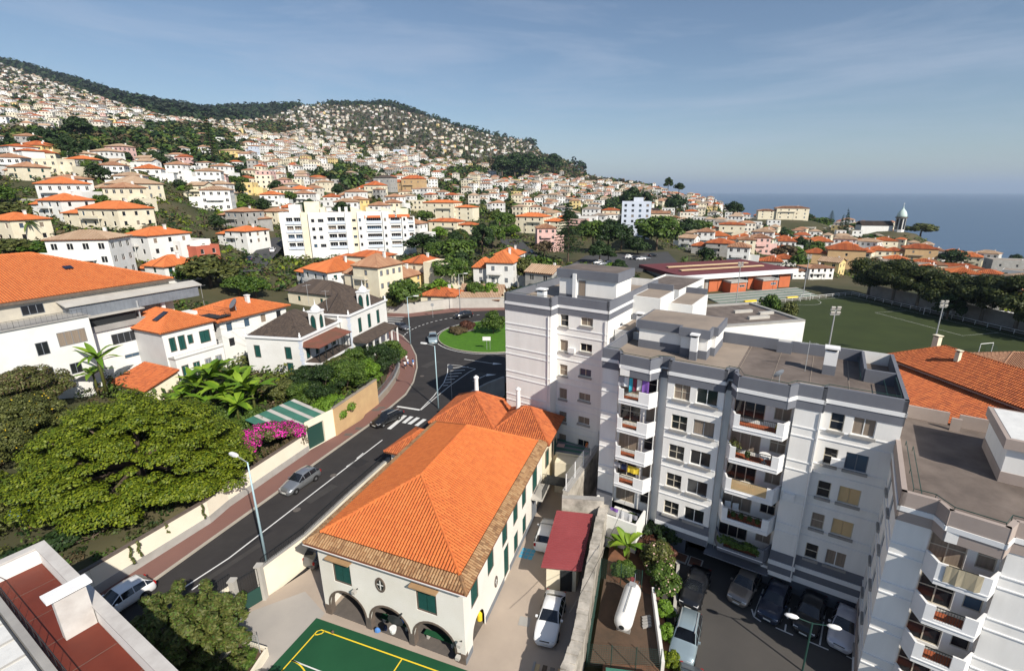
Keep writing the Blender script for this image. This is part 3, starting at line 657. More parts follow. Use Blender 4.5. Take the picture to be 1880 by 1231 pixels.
# side balcony with dark door, and basketball hoops
mb = M('concrete_light'); mb.T = TRo; mb.box(15.0, 17.6, -1.15, 0, .55, .75); bo = mb.build('balcony', sch)
mb = M('dark_metal'); mb.T = TRo
for x in [15.05 + .17 * i for i in range(16)]: mb.box(x, x + .03, -1.12, -1.09, .75, 1.7)
mb.box(15.0, 17.6, -1.13, -1.08, 1.7, 1.75); mb.build('railing', bo)
window(sch, TRo, 15.6, .8, 1.5, 2.4, 'shut', -.02, name='door'); window(sch, TRo, 15.3, -2.1, 1.5, 2.3, 'brown', -.02, name='door')
for x in (7.05,):
    h_ = thing('basketball_hoop', 'dark basketball board with white net between the arches of the school front', 'basketball hoop', sch.matrix_world @ Vector((0, 0, 0)))
    h_.location = (-15.79 + math.cos(SCH_ANG) * x, 29.22 + math.sin(SCH_ANG) * x, 0); h_.rotation_euler = (0, 0, SCH_ANG)
    mb = M('dark_metal'); mb.prism([(.62 * math.cos(k * .52), .42 * math.sin(k * .52)) for k in range(12)], -.02, .02); me = mb.mesh('backboard'); link('backboard', me, h_, (0, -.75, .45), (R(90), 0, 0))
    mb = M('white_paint').lathe([(.25, 0), (.23, -.2), (.16, -.42)], 10); mb.build('net', h_, loc=(0, -1.05, .15)); M('dark_metal').box(-.04, .04, -.72, 0, .3, .38).build('bracket', h_)
for i, (x, z, T, lb) in enumerate(((3.35, 1.2, 'f', 'small floodlight on the school front beside the left window'), (11.75, -.2, 'f', 'small floodlight on the right corner of the school front'), (11.6, -1.35, 'f', 'second small fitting low on the right corner of the school front'))):
    h_ = thing('wall_floodlight', lb, 'floodlight', (-15.79 + math.cos(SCH_ANG) * x, 29.22 + math.sin(SCH_ANG) * x, z), SCH_ANG)
    M('concrete_light').box(-.14, .14, -.5, -.22, -.1, .14).build('lamp_head', h_); M('dark_metal').box(-.03, .03, -.24, 0, -.03, .03).build('bracket', h_)
# gatehouse by the road
def gate_house():
    q = P(714, 872, 0); root = thing('gatehouse', 'small white gate porch with orange tiled roof beside the road', 'gatehouse', (q[0] + .3, q[1] + .4, 0), R(-22))
    mb = M('plaster_school'); panel(mb, TM(0, 0), 3.2, -2.2, 2.7, [], .3, [(1.3, 2.7, .9, 1.7)]); panel(mb, side_T('r', 3.2, 4.6), 4.6, -2.2, 2.7); panel(mb, side_T('l', 3.2, 4.6), 4.6, -2.2, 2.7); panel(mb, side_T('b', 3.2, 4.6), 3.2, -2.2, 2.7)
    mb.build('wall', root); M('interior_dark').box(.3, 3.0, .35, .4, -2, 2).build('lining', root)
    add_roof(root, 'hip', 3.2, 4.6, 2.75, 1.2, .5, 'tile_old', .23, .4)
gate_house()
# ---------------------------------------------------------------- the apartment blocks
AA = R(-31.2); FH = 2.77; FL = [13.45 - FH * k for k in range(5)]
def bay_poly(a, b, y0, y1, bev=.45): return [(a, y0), (a + bev, y1), (b - bev, y1), (b, y0)]
def block_bands(root, poly_open, zt, m, closed=False):
    """grey-white-grey parapet strips following an open plan polyline (outside on the right-hand side going +x)"""
    for a, b in zip(poly_open, poly_open[1:]):
        a, b = Vector(a), Vector(b); d = (b - a); L_ = d.length
        if L_ < .05: continue
        T = TM(a.x, a.y, 0, math.atan2(d.y, d.x))
        for nme, mm, z0, z1, pr in (('band', m, zt - .9, zt, .05), ('ledge', 'ledge_white', zt - 1.2, zt - .9, .1), ('band', m, zt - 1.85, zt - 1.2, .05)):
            mb = M(mm); mb.T = T; mb.box(-pr if L_ > .3 else 0, L_ + pr if L_ > .3 else L_, -pr, .2 if nme == 'band' and z1 == zt else .04, z0, z1 - .003); mb.build(nme, root)
def floor_ledges(root, x0, x1, y, T0, heads, drop=(1.42, 2.15), m='ledge_white'):
    me = None
    for h_ in heads:
        for dd in drop:
            if me is None:
                mb = M(m); mb.box(0, x1 - x0, -.06, .02, -.045, .03); me = mb.mesh('ledge')
            link('ledge', me, root, T0 @ Vector((x0, y, h_ - dd)), T0.to_euler().z)
def balcony(root, a, b, zf, yf=0.0, dep=1.05, wallm='ledge_white', open_=(.22, .72), rail='dark_metal', bands=None, bev=.45):
    """slab, bevelled solid ends, low front with railing; floor terracotta"""
    pol = bay_poly(a, b, yf + .02, yf - dep, bev); t = .12
    mb = M(wallm); mb.prism(pol, zf - .4, zf - .02)
    p = [Vector(q) for q in pol]; inn = [Vector(q) for q in bay_poly(a + t, b - t, yf + .02, yf - dep + t, bev)]
    mb.prism([p[0], p[1], inn[1], inn[0]], zf - .02, zf + .98); mb.prism([inn[2], p[2], p[3], inn[3]], zf - .02, zf + .98)
    L_ = p[2].x - p[1].x; xa, xb = p[1].x + L_ * open_[0], p[1].x + L_ * open_[1]
    mb.prism([p[1], (xa, p[1].y), (xa, p[1].y + t), inn[1]], zf - .02, zf + .98); mb.prism([(xb, p[2].y), p[2], inn[2], (xb, p[2].y + t)], zf - .02, zf + .98)
    mb.box(xa, xb, p[1].y + .001, p[1].y + t, zf - .02, zf + .10)
    o = mb.build('balcony', root)
    M('floor_terracotta').prism([inn[0], inn[1], inn[2], inn[3]], zf - .02, zf + .015).build('balcony_floor', o)
    M('ledge_white').box(p[1].x - .02, p[2].x + .02, p[1].y - .05, p[1].y + .0, zf - .12, zf - .06).build('moulding', o)
    mb = M(rail); mb.box(xa, xb, p[1].y + .03, p[1].y + .07, zf + .92, zf + .97)
    n = int((xb - xa) / .12)
    for i in range(n): x = xa + (i + .5) * (xb - xa) / n; mb.box(x - .008, x + .008, p[1].y + .04, p[1].y + .06, zf + .1, zf + .92)
    mb.build('railing', o); return o, (xa, xb, p[1].y)
def bay_interior(root, a, b, zf, head, yb, T0=None, st=('cream', 'cream')):
    """recessed back wall of a balcony with glazed doors"""
    mb = M('plaster_apart'); wd = b - a
    ops = [(.15, zf + .05, wd * .52, head - zf - .25), (wd * .70, zf + .5, wd * .26, head - zf - .75)]
    panel(mb, TM(a, yb), wd, zf - .35, head + .15, ops, .1); mb.face([(a, 0, zf), (a, yb, zf), (a, yb, head), (a, 0, head)]); mb.face([(b, yb, zf), (b, 0, zf), (b, 0, head), (b, yb, head)])
    mb.build('wall', root)
    for i, (x, z, w_, h_) in enumerate(ops): window(root, TM(a, yb), x, z, w_, h_, st[i], .04, name='window')
mid = thing('apartment_block', 'white apartment block with grey parapet and columns of angular balconies over the parking bays', 'apartment block', (6.16, 40.54, 0), AA)
SEC = [(0, 1.55, 0), (5.15, 6.0, .45), (6.0, 10.45, -.35), (10.45, 11.0, .45), (15.35, 17.1, -.42), (17.1, 21.75, 0)]   # x0, x1, y of the wall face
ZT, ZB, BK = 15.3, -3.0, 11.0
winA = lambda: [(o, h_ - 1.35, w_, 1.35) for h_ in FL for o, w_ in ((.55, 1.3), (2.35, 1.65))]
winB = lambda: [(o, h_ - 1.35, w_, 1.35) for h_ in FL for o, w_ in ((.55, .85), (1.9, 1.35))]
wm = M('plaster_apart'); wl = []
for i, (a, b, y) in enumerate(SEC):
    ops = winA() if i == 2 else winB() if i == 5 else []
    low = -1.0 if i in (2, 3) else -.9 if i == 5 else -1.4
    panel(wm, TM(a, y), b - a, low, ZT - .01, ops, .2); wl.append((a, y, ops, i))
ys = [(1.55, 0, .0), (5.15, 0, .45), (6.0, .45, -.35), (10.45, -.35, .45), (17.1, -.42, 0), (15.35, 0, -.42), (11.0, .45, 0)]
for x, ya, yb_ in ys:
    if abs(ya - yb_) > .01: wm.face([(x, ya, -1.4), (x, yb_, -1.4), (x, yb_, ZT), (x, ya, ZT)])
wm.face([(21.75, 0, ZB), (21.75, BK, ZB), (21.75, BK, ZT), (21.75, 0, ZT)]); wm.face([(0, BK, ZB), (0, 0, ZB), (0, 0, ZT), (0, BK, ZT)]); wm.face([(21.75, BK, ZB), (0, BK, ZB), (0, BK, ZT), (21.75, BK, ZT)])
wm.build('wall', mid)
shades = ['cream', 'curtain', 'cream', 'cream', 'curtain']
for a, y, ops, i in wl:
    for k, (x, z, w_, h_) in enumerate(ops):
        fl = k // 2
        if i == 5: s_ = 'tan' if (k % 2 and fl in (2, 3)) else ('cream' if k % 2 == 0 else 'grey' if fl == 1 else 'dark')
        else: s_ = 'cream' if k % 2 == 0 else 'dark' if fl in (0, 2, 4) else 'grey'
        window(mid, TM(a, y), x, z, w_, h_, s_, .12, sill='concrete')
plan = [(0, 0), (1.55, 0), (2.0, -.85), (4.6, -1.0), (5.15, 0), (5.15, .45), (6.0, .45), (6.0, -.35), (10.45, -.35), (10.45, .45), (11.0, .45), (11.0, -.35), (11.45, -1.1), (14.85, -1.2), (15.35, -.42), (17.1, -.42), (17.1, 0), (21.75, 0), (21.75, BK)]
block_bands(mid, plan, ZT, 'band_grey')
for a, b, y in ((1.56, 5.14, 0), (11.01, 15.34, -.0)):                        # roof over the bays
    yo = -.95 if a < 5 else -1.1; M('plaster_apart').prism(bay_poly(a, b, .5, yo), ZT - 1.85, ZT - .9).build('bay_roof', mid)
for a, b, y in SEC:
    if b - a > 1: floor_ledges(mid, a, b, y, TM(0, 0), FL[:-1] if b < 22 else FL)
BALC = []
for k, h_ in enumerate(FL):
    zf = h_ - 2.2
    for a, b, tag_ in ((1.55, 5.15, 'left'), (11.0, 15.35, 'right')):
        bay_interior(mid, a, b, zf, h_ + .2, .5, st=('curtain', 'cream') if (k + (tag_ == 'left')) % 2 else ('cream', 'curtain'))
        if tag_ == 'left' and k == 4: continue
        wm_ = 'band_grey' if (k == 4) else 'ledge_white'
        if tag_ == 'right': o, inf = balcony(mid, a, b, zf, -.0, 1.15, wm_, (.12, .86)); BALC.append((tag_, k, zf, inf))
        else: o, inf = balcony(mid, a, b, zf, 0, .95, wm_, (.16, .66)); BALC.append((tag_, k, zf, inf))
# base: grey bands and recessed ground floor
for a, b, y in SEC:
    if b - a < 1: continue
    if a == 0: M('band_grey').box(a - .04, b, y - .05, y + .02, -1.4, 1.0).build('band', mid); continue
    lo = -.95
    for nme, mm, z0, z1, pr in (('band', 'band_grey', .12, 1.0, .045), ('ledge', 'ledge_white', -.28, .12, .1), ('band', 'band_grey', lo, -.28, .045)):
        M(mm).box(a - pr, b + pr, y - pr, y + .02, z0, z1 - .003).build(nme, mid)
M('plaster_apart').box(1.6, 21.7, .55, .9, -1.7, -.9).build('soffit', mid); M('band_grey').box(10.4, 15.4, -.9, .55, -1.3, -1.2).build('soffit', mid)
M('band_grey').box(14.8, 21.7, .35, .6, ZB, -1.5).build('ground_wall', mid); M('ledge_white').box(14.8, 21.7, -.05, .6, -1.5, -.96).build('ground_ledge', mid)
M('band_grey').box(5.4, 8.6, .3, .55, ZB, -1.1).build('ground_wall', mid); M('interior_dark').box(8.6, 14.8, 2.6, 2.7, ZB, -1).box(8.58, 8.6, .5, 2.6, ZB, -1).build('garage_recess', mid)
# flat roof with parapet lining, penthouse, chimneys
RF = 14.25
M('roof_felt').prism([(.2, .2), (21.55, .2), (21.55, BK - .2), (.2, BK - .2)], RF - .1, RF).prism(bay_poly(1.7, 5.0, .21, -.75), RF - .1, RF - .004).prism(bay_poly(11.2, 15.2, .21, -.95), RF - .1, RF - .004).build('roof', mid)
mb = M('roof_pale'); mb.box(.2, 10.6, .3, 10.7, RF, RF + .02); mb.build('roof_screed', mid)
for x0, x1, a, b in ((21.55, 21.74, .2, BK), (.01, .2, .2, BK)): M('band_grey').box(x0, x1, a, b, RF, ZT - .004).build('parapet', mid)
for k, (x0, x1, y) in enumerate(((0.2, 7, BK), (7, 8.2, BK - .7), (8.2, 13, BK), (13, 14.2, BK - .7), (14.2, 19.6, BK), (19.6, 21.6, BK - 5.2))): M('band_grey').box(x0, x1, y - .2, y, RF, ZT - .01 - .002 * k).build('parapet', mid)
M('band_grey').box(19.5, 19.7, BK - 5.2, BK - .2, RF, ZT - .02).build('parapet', mid)
for x0, x1 in ((.2, 1.5), (6.1, 10.4), (15.4, 17.0), (17.1, 21.5)): M('concrete_light').box(x0, x1, .2 if x0 != 6.1 else -.1, .45, ZT - .25, ZT - .2).build('parapet_coping', mid)
for i in range(7): M('roof_pale').box(3 + i * 2.6, 3.05 + i * 2.6, .5, 10.6, RF + .021, RF + .028).build('roof_joint', mid)
ph = M('plaster_apart').prism([(1.5, 5.0), (5.6, 5.0), (5.6, 4.4), (7.9, 4.4), (7.9, 5.8), (8.3, 5.8), (8.3, 9.6), (1.5, 9.6)], RF, 16.2).build('penthouse', mid)
M('band_grey').prism([(1.3, 4.8), (5.4, 4.8), (5.4, 4.2), (8.1, 4.2), (8.1, 5.6), (8.5, 5.6), (8.5, 9.8), (1.3, 9.8)], 16.2, 16.98).build('roof_band', ph)
M('roof_pale').prism([(1.5, 5.0), (5.6, 5.0), (5.6, 4.4), (7.9, 4.4), (7.9, 5.8), (8.3, 5.8), (8.3, 9.6), (1.5, 9.6)], 16.98, 17.0).build('roof', ph)
M('band_grey').prism([(1.47, 4.97), (5.57, 4.97), (5.57, 4.37), (7.93, 4.37), (7.93, 5.77), (8.33, 5.77), (8.33, 9.63), (1.47, 9.63)], RF + .003, RF + .8).build('plinth', ph)
def chimney(parent, x, y, z, h_=1.9, m='ledge_white', s_=.36, base='band_grey'):
    mb = M(m); mb.box(x - s_, x + s_, y - s_ * .8, y + s_ * .8, z + h_ * .35, z + h_ - .3); o = mb.build('chimney', parent)
    M(base).box(x - s_ - .003, x + s_ + .003, y - s_ * .8 - .003, y + s_ * .8 + .003, z, z + h_ * .35).build('plinth', o)
    M(m).box(x - s_ - .08, x + s_ + .08, y - s_ - .05, y + s_ + .05, z + h_ - .12, z + h_).build('cap', o); M('interior_dark').box(x - s_ * .8, x + s_ * .8, y - s_ * .6, y + s_ * .6, z + h_ - .3, z + h_ - .12).build('flue', o)
chimney(mid, 6.9, 3.9, RF, 2.4, s_=.3); chimney(mid, 17.2, 6.2, RF, 2.3, s_=.45)
def roof_rail(parent, pts, z, m='green_metal'):
    mb = M(m); mb.tube([(x, y, z) for x, y in pts], .025, 4)
    for x, y in pts: mb.tube([(x, y, z - .35), (x, y, z)], .02, 4)
    mb.build('rail', parent)
roof_rail(mid, [(.3, .35), (1.5, .35), (2.1, -.5), (4.5, -.65), (4.9, .3), (6.1, .7)], ZT + .05); roof_rail(mid, [(6.2, 0), (10.3, 0), (10.4, .7), (11.2, .6), (11.7, -.7), (14.7, -.85), (15.2, 0), (17, 0), (17.2, .4), (21.4, .4), (21.4, 4.5)], ZT + .05)
roof_rail(mid, [(19.3, 5), (19.3, 10.5)], RF + .6); roof_rail(mid, [(20.8, .6), (20.8, 5)], RF + .6)
# tower to the left
TA = R(-32); tow = thing('apartment_tower', 'tall white and grey apartment tower with blank ribbed left wall beside the roundabout', 'apartment block', (-3.13, 51.18, 0), TA)
TT = 18.1; TF = [TT - 1.9 - 2.77 * k for k in range(7)]
wm = M('plaster_apart'); panel(wm, TM(0, 0), 5.75, -3, TT - .01)
wo = [(x, h_ - hh, w_, hh) for h_ in TF for x, w_, hh in ((.35, .95, 1.25), (2.75, 1.35, .85))]
panel(wm, TM(5.75, 1.45), 5.75, -3, TT - .01, wo, .2); wm.face([(5.75, 0, -3), (5.75, 1.45, -3), (5.75, 1.45, TT), (5.75, 0, TT)])
rw = [(7.0, TF[0] - 1.3, 1.0, 1.3)]
panel(wm, TM(11.5, 1.45, 0, R(90)), 15, -3, TT - .01); panel(wm, TM(0, 16, 0, R(-90)), 16, -3, TT - .01); panel(wm, TM(11.5, 16.45, 0, R(180)), 11.5, -3, TT - .01)
wm.build('wall', tow)
for k, (x, z, w_, h_) in enumerate(wo): window(tow, TM(5.75, 1.45), x, z, w_, h_, 'cream' if k % 2 else 'curtain' if k % 4 else 'cream', .12, sill='concrete')
block_bands(tow, [(0, 16), (0, 0), (5.75, 0), (5.75, 1.45), (11.5, 1.45), (11.5, 16.45)], TT, 'band_grey')
floor_ledges(tow, 0, 5.75, 0, TM(0, 0), TF[:6]); floor_ledges(tow, 5.75, 11.5, 1.45, TM(0, 0), TF[:6]); M('band_grey').box(-.04, 5.8, -.045, .01, -.2, 1.6).build('band', tow)
M('roof_pale').prism([(.2, .2), (5.55, .2), (5.55, 1.65), (11.3, 1.65), (11.3, 16.2), (.2, 16.2)], 17.1, 17.2).build('roof', tow)
pt = M('plaster_apart').box(4.3, 11.0, 4.4, 8.6, 17.2, 19.6).build('penthouse', tow)
M('band_grey').box(4.05, 11.25, 4.15, 8.85, 19.6, 20.5).build('roof_band', pt); M('roof_felt').box(4.3, 11.0, 4.4, 8.6, 20.5, 20.52).build('roof', pt); M('band_grey').box(4.27, 11.03, 4.37, 8.63, 17.2, 17.75).build('plinth', pt); M('ledge_white').box(6.1, 6.5, 4.0, 4.4, 17.2, 20.1).build('pilaster', pt)
window(pt, TM(6.6, 4.4), .05, 17.3, .85, 2.1, 'grey', -.03, name='door')
chimney(tow, 4.1, 1.0, 17.2, 1.6, s_=.42, base='ledge_white'); roof_rail(tow, [(.3, .4), (3, .4), (5.4, .5)], 18.15); roof_rail(tow, [(.3, .4), (.3, 6), (.3, 15)], 18.2)
# stepped white wing behind the tower and mid block
wing = thing('stepped_wing', 'white stepped rear wing with terrace roofs behind the grey-white apartment tower', 'apartment block', (-3.13, 51.18, 0), TA)
for k, (x0, x1, y0, y1, zt) in enumerate(((11.5, 14.6, 8.0, 13, 17.6), (14.6, 17.3, 11, 18, 16.6), (11.6, 14.6, 3.0, 8.0, 15.0), (14.6, 16.5, 6, 11, 14.6))):
    M('plaster_white').box(x0 + .01 * k, x1, y0, y1 - .01 * k, -3, zt).build('wall', wing); M('roof_pale').box(x0 + .2, x1 - .2, y0 + .2, y1 - .2, zt, zt + .02).build('roof', wing)
    M('band_grey').box(x0 + .1, x1 - .1, y1 - .3, y1 - .1, zt, zt + .7).build('parapet', wing)
chimney(wing, 13.8, 4.2, 15.0, 1.8, s_=.3, base='ledge_white')
# near right block with beige parapet
NA = R(-33.5); nb = thing('beige_apartment_block', 'white apartment block with beige parapet and balconies at the right edge', 'apartment block', (20.77, 23.49, 0), NA)
NT = 12.4; NFL = [NT - 1.95 - 2.77 * k for k in range(5)]
wm = M('plaster_apart'); panel(wm, TM(0, 0), 1.6, -3, NT - .01); panel(wm, TM(4.75, 0), 15, -3, NT - .01, [(3.2, h_ - 1.35, 1.3, 1.35) for h_ in NFL], .2)
so = [(x, h_ - 1.2, .9, 1.2) for h_ in NFL for x in (1.6, 4.2)]
panel(wm, side_T('l', 19, 7.45), 7.45, -3, NT - .01, so, .15); wm.face([(1.6, 0, -3), (1.6, .5, -3), (1.6, .5, NT), (1.6, 0, NT)]); wm.build('wall', nb)
for x, z, w_, h_ in so: window(nb, side_T('l', 19, 7.45), x, z, w_, h_, 'grey', .08, sill='concrete')
for h_ in NFL: window(nb, TM(4.75, 0), 3.2, h_ - 1.35, 1.3, 1.35, 'cream', .12, sill='concrete')
block_bands(nb, [(0, 7.45), (0, 0), (1.6, 0), (2.0, -.75), (4.3, -.95), (4.75, 0), (19, 0)], NT, 'band_beige')
M('plaster_apart').prism(bay_poly(1.61, 4.74, .5, -.85), NT - 1.85, NT - .9).build('bay_roof', nb)
floor_ledges(nb, 0, 1.6, 0, TM(0, 0), NFL); floor_ledges(nb, 4.75, 19, 0, TM(0, 0), NFL); floor_ledges(nb, 0, 7.4, 0, side_T('l', 19, 7.45), NFL)
for k, h_ in enumerate(NFL):
    zf = h_ - 2.2; bay_interior(nb, 1.6, 4.75, zf, h_ + .2, .5, st=('cream', 'cream')); o, inf = balcony(nb, 1.6, 4.75, zf, 0, .95, 'ledge_white', (.2, .75))
    if k == 0: NBALC = inf + (zf,)
M('band_beige').box(-.05, 1.6, -.045, .01, -2.2, -1.0).build('band', nb); M('band_beige').box(-.045, .01, .05, 7.4, -2.2, -1.0).build('band', nb)
M('roof_felt').prism([(.25, .25), (19, .25), (19, 14.3), (.5, 14.3), (.25, 7.4)], NT - 1.1, NT - 1.0).prism(bay_poly(1.7, 4.65, .26, -.7), NT - 1.1, NT - 1.004).build('roof', nb)
for x0, x1, y0, y1 in ((.02, .22, .2, 7.4), (.6, 3.6, 14.3, 14.5), (3.6, 4.2, 13.3, 13.5), (4.2, 19, 14.3, 14.5)): M('band_beige').box(x0, x1, y0, y1, NT - 1, NT - .01).build('parapet', nb)
mb = M('plaster_apart').box(5.2, 12, 6.4, 11.4, NT - 1, NT + 1.3).build('penthouse', nb); M('band_beige').box(4.95, 12.2, 6.15, 11.65, NT + 1.3, NT + 1.95).build('roof_band', mb); M('paint_white').box(5.2, 12, 6.4, 11.4, NT + 1.95, NT + 1.97).build('roof', mb); M('band_beige').box(5.17, 12, 6.37, 11.43, NT - 1, NT - .3).build('plinth', mb)
roof_rail(nb, [(.5, 7.0), (.5, 3), (.5, .5), (1.5, .5), (2.2, -.4), (4.2, -.6), (4.6, .4), (9, .5)], NT + .06); roof_rail(nb, [(.95, 7.2), (.95, .6)], NT - .3)
# ---------------------------------------------------------------- plants
def leaves(mb, blobs, n, size, rng, up=.35, shell=.72, aspect=1.5):
    wts = [max(b[3] * b[4], .01) + max(b[3], b[4]) * b[5] for b in blobs]; tot = sum(wts); V, F = mb.v, mb.f
    for (bx, by, bz, rx, ry, rz), wt in zip(blobs, wts):
        for _ in range(max(3, int(n * wt / tot))):
            z = rng.uniform(-.75, 1); a = rng.uniform(0, 6.2832); s = math.sqrt(1 - z * z); rr = shell + (1.06 - shell) * rng.random() ** .7
            d = Vector((s * math.cos(a), s * math.sin(a), z)); p = Vector((bx + d.x * rx * rr, by + d.y * ry * rr, bz + d.z * rz * rr))
            nn = (d + Vector((rng.uniform(-.7, .7), rng.uniform(-.7, .7), rng.uniform(-.5, .7) + up))).normalized(); t = nn.orthogonal().normalized(); b = nn.cross(t); ca, sa = math.cos(a * 3), math.sin(a * 3)
            t, b = t * ca + b * sa, b * ca - t * sa; q = size * rng.uniform(.6, 1.35); t *= q * aspect * .5; b *= q * .5; i = len(V)
            V.extend(((p - t)[:], (p - b)[:], (p + t)[:], (p + b)[:])); F.append((i, i + 1, i + 2, i + 3)); mb.m.append(mb.mi)
    return mb
def crown_blobs(rng, R_, H_, k, z0, flat=1.0, br=.42, dome=False):
    out = []
    for i in range(k):
        z = rng.uniform(-.5, 1) if not dome else rng.uniform(.0, 1); a = i * 2.399963 + rng.uniform(-.4, .4); s = math.sqrt(max(0, 1 - z * z)) * rng.uniform(.35, .95); r_ = R_ * br * rng.uniform(.7, 1.25)
        out.append((s * R_ * math.cos(a), s * R_ * math.sin(a), z0 + z * H_ * .62, r_, r_ * rng.uniform(.85, 1.15), r_ * flat * rng.uniform(.65, .95)))
    return out
def trunk_mesh(rng, h, r, blobs, m='trunk', lean=0, limbs=7):
    mb = M(m); mid_ = Vector((lean, 0, h * .55)); mb.tube([(0, 0, -1.2), (lean * .3, .05, h * .25), mid_], [r * 1.25, r, r * .75], 7)
    for b in rng.sample(blobs, min(limbs, len(blobs))):
        e = Vector((b[0], b[1], b[2])); q = mid_.lerp(e, .5) + Vector((0, 0, -.06 * h)); mb.tube([mid_ - Vector((0, 0, .1)), q, e], [r * .6, r * .38, r * .12], 5)
    return mb.mesh('trunk', True)
def tree_meshes(seed, h, R_, leafm, n, size, k=34, trunkm='trunk', flat=1.0, br=.29, low=.3, up=.35, dome=False):
    rng = random.Random(seed); H_ = h * (1 - low) / 2; z0 = h * low + H_ * .8; bl = crown_blobs(rng, R_, H_ * 1.25, k, z0, flat, br, dome)
    mb = M(leafm); leaves(mb, bl, n, size, rng, up); tr = trunk_mesh(rng, h * .8, max(.1, h * .028), bl, trunkm)
    return mb.mesh('crown'), tr
def tree(name, label, loc, meshes, rz=0, sc_=(1, 1, 1), group=None, cat='tree'):
    root = thing(name, label, cat, loc, rz, group); link('crown', meshes[0], root).scale = sc_; link('trunk', meshes[1], root).scale = sc_; return root
def tmpl(kind):
    spec = {'round': (3, 7, 3.6, 'leaf_mid', 2600, .42), 'dark': (5, 8, 3.6, 'leaf_dark', 2600, .42), 'olive': (8, 6, 3.2, 'leaf_olive', 2200, .40), 'bright': (11, 5.5, 3.0, 'leaf_bright', 2200, .36), 'tall': (14, 11, 4.2, 'leaf_dark', 3400, .5), 'gold': (17, 6, 3.4, 'leaf_tree', 2600, .38), 'bush': (19, 2.6, 1.9, 'leaf_mid', 1500, .26), 'brown': (23, 4.5, 2.6, 'leaf_brown', 1800, .32)}[kind]
    return cached(('tree', kind), lambda: tree_meshes(spec[0], spec[1], spec[2], spec[3], spec[4], spec[5], low=.12 if kind == 'bush' else .3))
def frond(mb, base, direction, L_, wd, droop, rng, nseg=6, rise=.6, fold=.25):
    d = Vector(direction); d.z = 0; d.normalize(); side = Vector((-d.y, d.x, 0)); pl_, pr_, pc_ = [], [], []
    for i in range(nseg + 1):
        t = i / nseg; c = Vector(base) + d * L_ * (t * math.cos(rise * .7)) + Vector((0, 0, L_ * (t * math.sin(rise) * 1.0 - droop * t * t))); wv = wd * math.sin(math.pi * (.12 + .85 * t)) * .5
        up_ = Vector((0, 0, fold * wv)); pc_.append(mb.vert(c)); pl_.append(mb.vert(c + side * wv + up_)); pr_.append(mb.vert(c - side * wv + up_))
    for i in range(nseg): mb.idx([pc_[i], pc_[i + 1], pl_[i + 1], pl_[i]]); mb.idx([pr_[i], pr_[i + 1], pc_[i + 1], pc_[i]])
def banana_meshes(seed, h=3.2, L_=2.4, n=11, wd=.62):
    rng = random.Random(seed); mb = M('leaf_banana')
    for i in range(n): a = i * 2.4 + rng.uniform(-.3, .3); ri = rng.uniform(.45, 1.25); frond(mb, (0, 0, h * rng.uniform(.6, .8)), (math.cos(a), math.sin(a), 0), L_ * rng.uniform(.75, 1.15), wd * rng.uniform(.8, 1.2), rng.uniform(.2, .75), rng, rise=ri)
    return mb.mesh('leaves'), M('leaf_olive').tube([(0, 0, -.6), (.05, 0, h * .4), (0, 0, h * .78)], [.18, .15, .08], 6).mesh('stem', True)
def palm_meshes(seed, h=6, L_=2.6, n=26):
    rng = random.Random(seed); mb = M('leaf_mid')
    for i in range(n): a = i * 2.4; frond(mb, (0, 0, h), (math.cos(a), math.sin(a), 0), L_ * rng.uniform(.85, 1.1), .55, rng.uniform(.45, 1.1), rng, rise=rng.uniform(-.1, 1.15), fold=-.5)
    return mb.mesh('crown'), M('trunk').tube([(0, 0, -1), (.1, 0, h * .5), (0, 0, h)], [.28, .2, .2], 7).mesh('trunk', True)
def plant(name, label, loc, meshes, rz=0, s=1, group=None, cat='plant', parts=('leaves', 'stem')):
    root = thing(name, label, cat, loc, rz, group)
    for p, m_ in zip(parts, meshes): link(p, m_, root).scale = (s, s, s)
    return root
def conifer_meshes(seed, h, R_, n=2600, tiers=16, leafm='leaf_dark', narrow=1.0, gap=.55):
    rng = random.Random(seed); mb = M(leafm); tr = M('trunk').tube([(0, 0, -1), (0, 0, h * .5), (0, 0, h)], [h * .02, h * .013, .03], 6)
    for i in range(tiers):
        t = i / tiers; z = h * (.12 + .86 * t); r_ = R_ * (1 - t) ** .8 * narrow + .25; m_ = 7 if tiers > 8 else 6
        for k in range(m_):
            a = k * 6.283 / m_ + i * .6; ex = (math.cos(a) * r_, math.sin(a) * r_, z - .02 * h + r_ * .12); tr.tube([(0, 0, z), ex], [.06, .02], 4)
            leaves(mb, [(ex[0] * f, ex[1] * f, z - .02 * h * f + r_ * .1, r_ * .2 + .15, r_ * .2 + .15, .22 * gap + .12) for f in (.4, .7, 1.0)], n // (tiers * m_) + 3, .34, rng, up=.6, shell=.2)
    return mb.mesh('crown'), tr.mesh('trunk')
def cypress_meshes(seed, h, R_):
    rng = random.Random(seed); mb = M('leaf_dark'); leaves(mb, [(rng.uniform(-.15, .15) * R_, rng.uniform(-.15, .15) * R_, h * (.08 + .9 * i / 9), R_ * (1 - (i / 9.5) ** 1.6), R_ * (1 - (i / 9.5) ** 1.6), h * .09) for i in range(10)], 1400, .3, rng, up=.8, shell=.6); return mb.mesh('crown'), M('trunk').tube([(0, 0, -1), (0, 0, h * .5)], [.2, .1], 6).mesh('trunk')
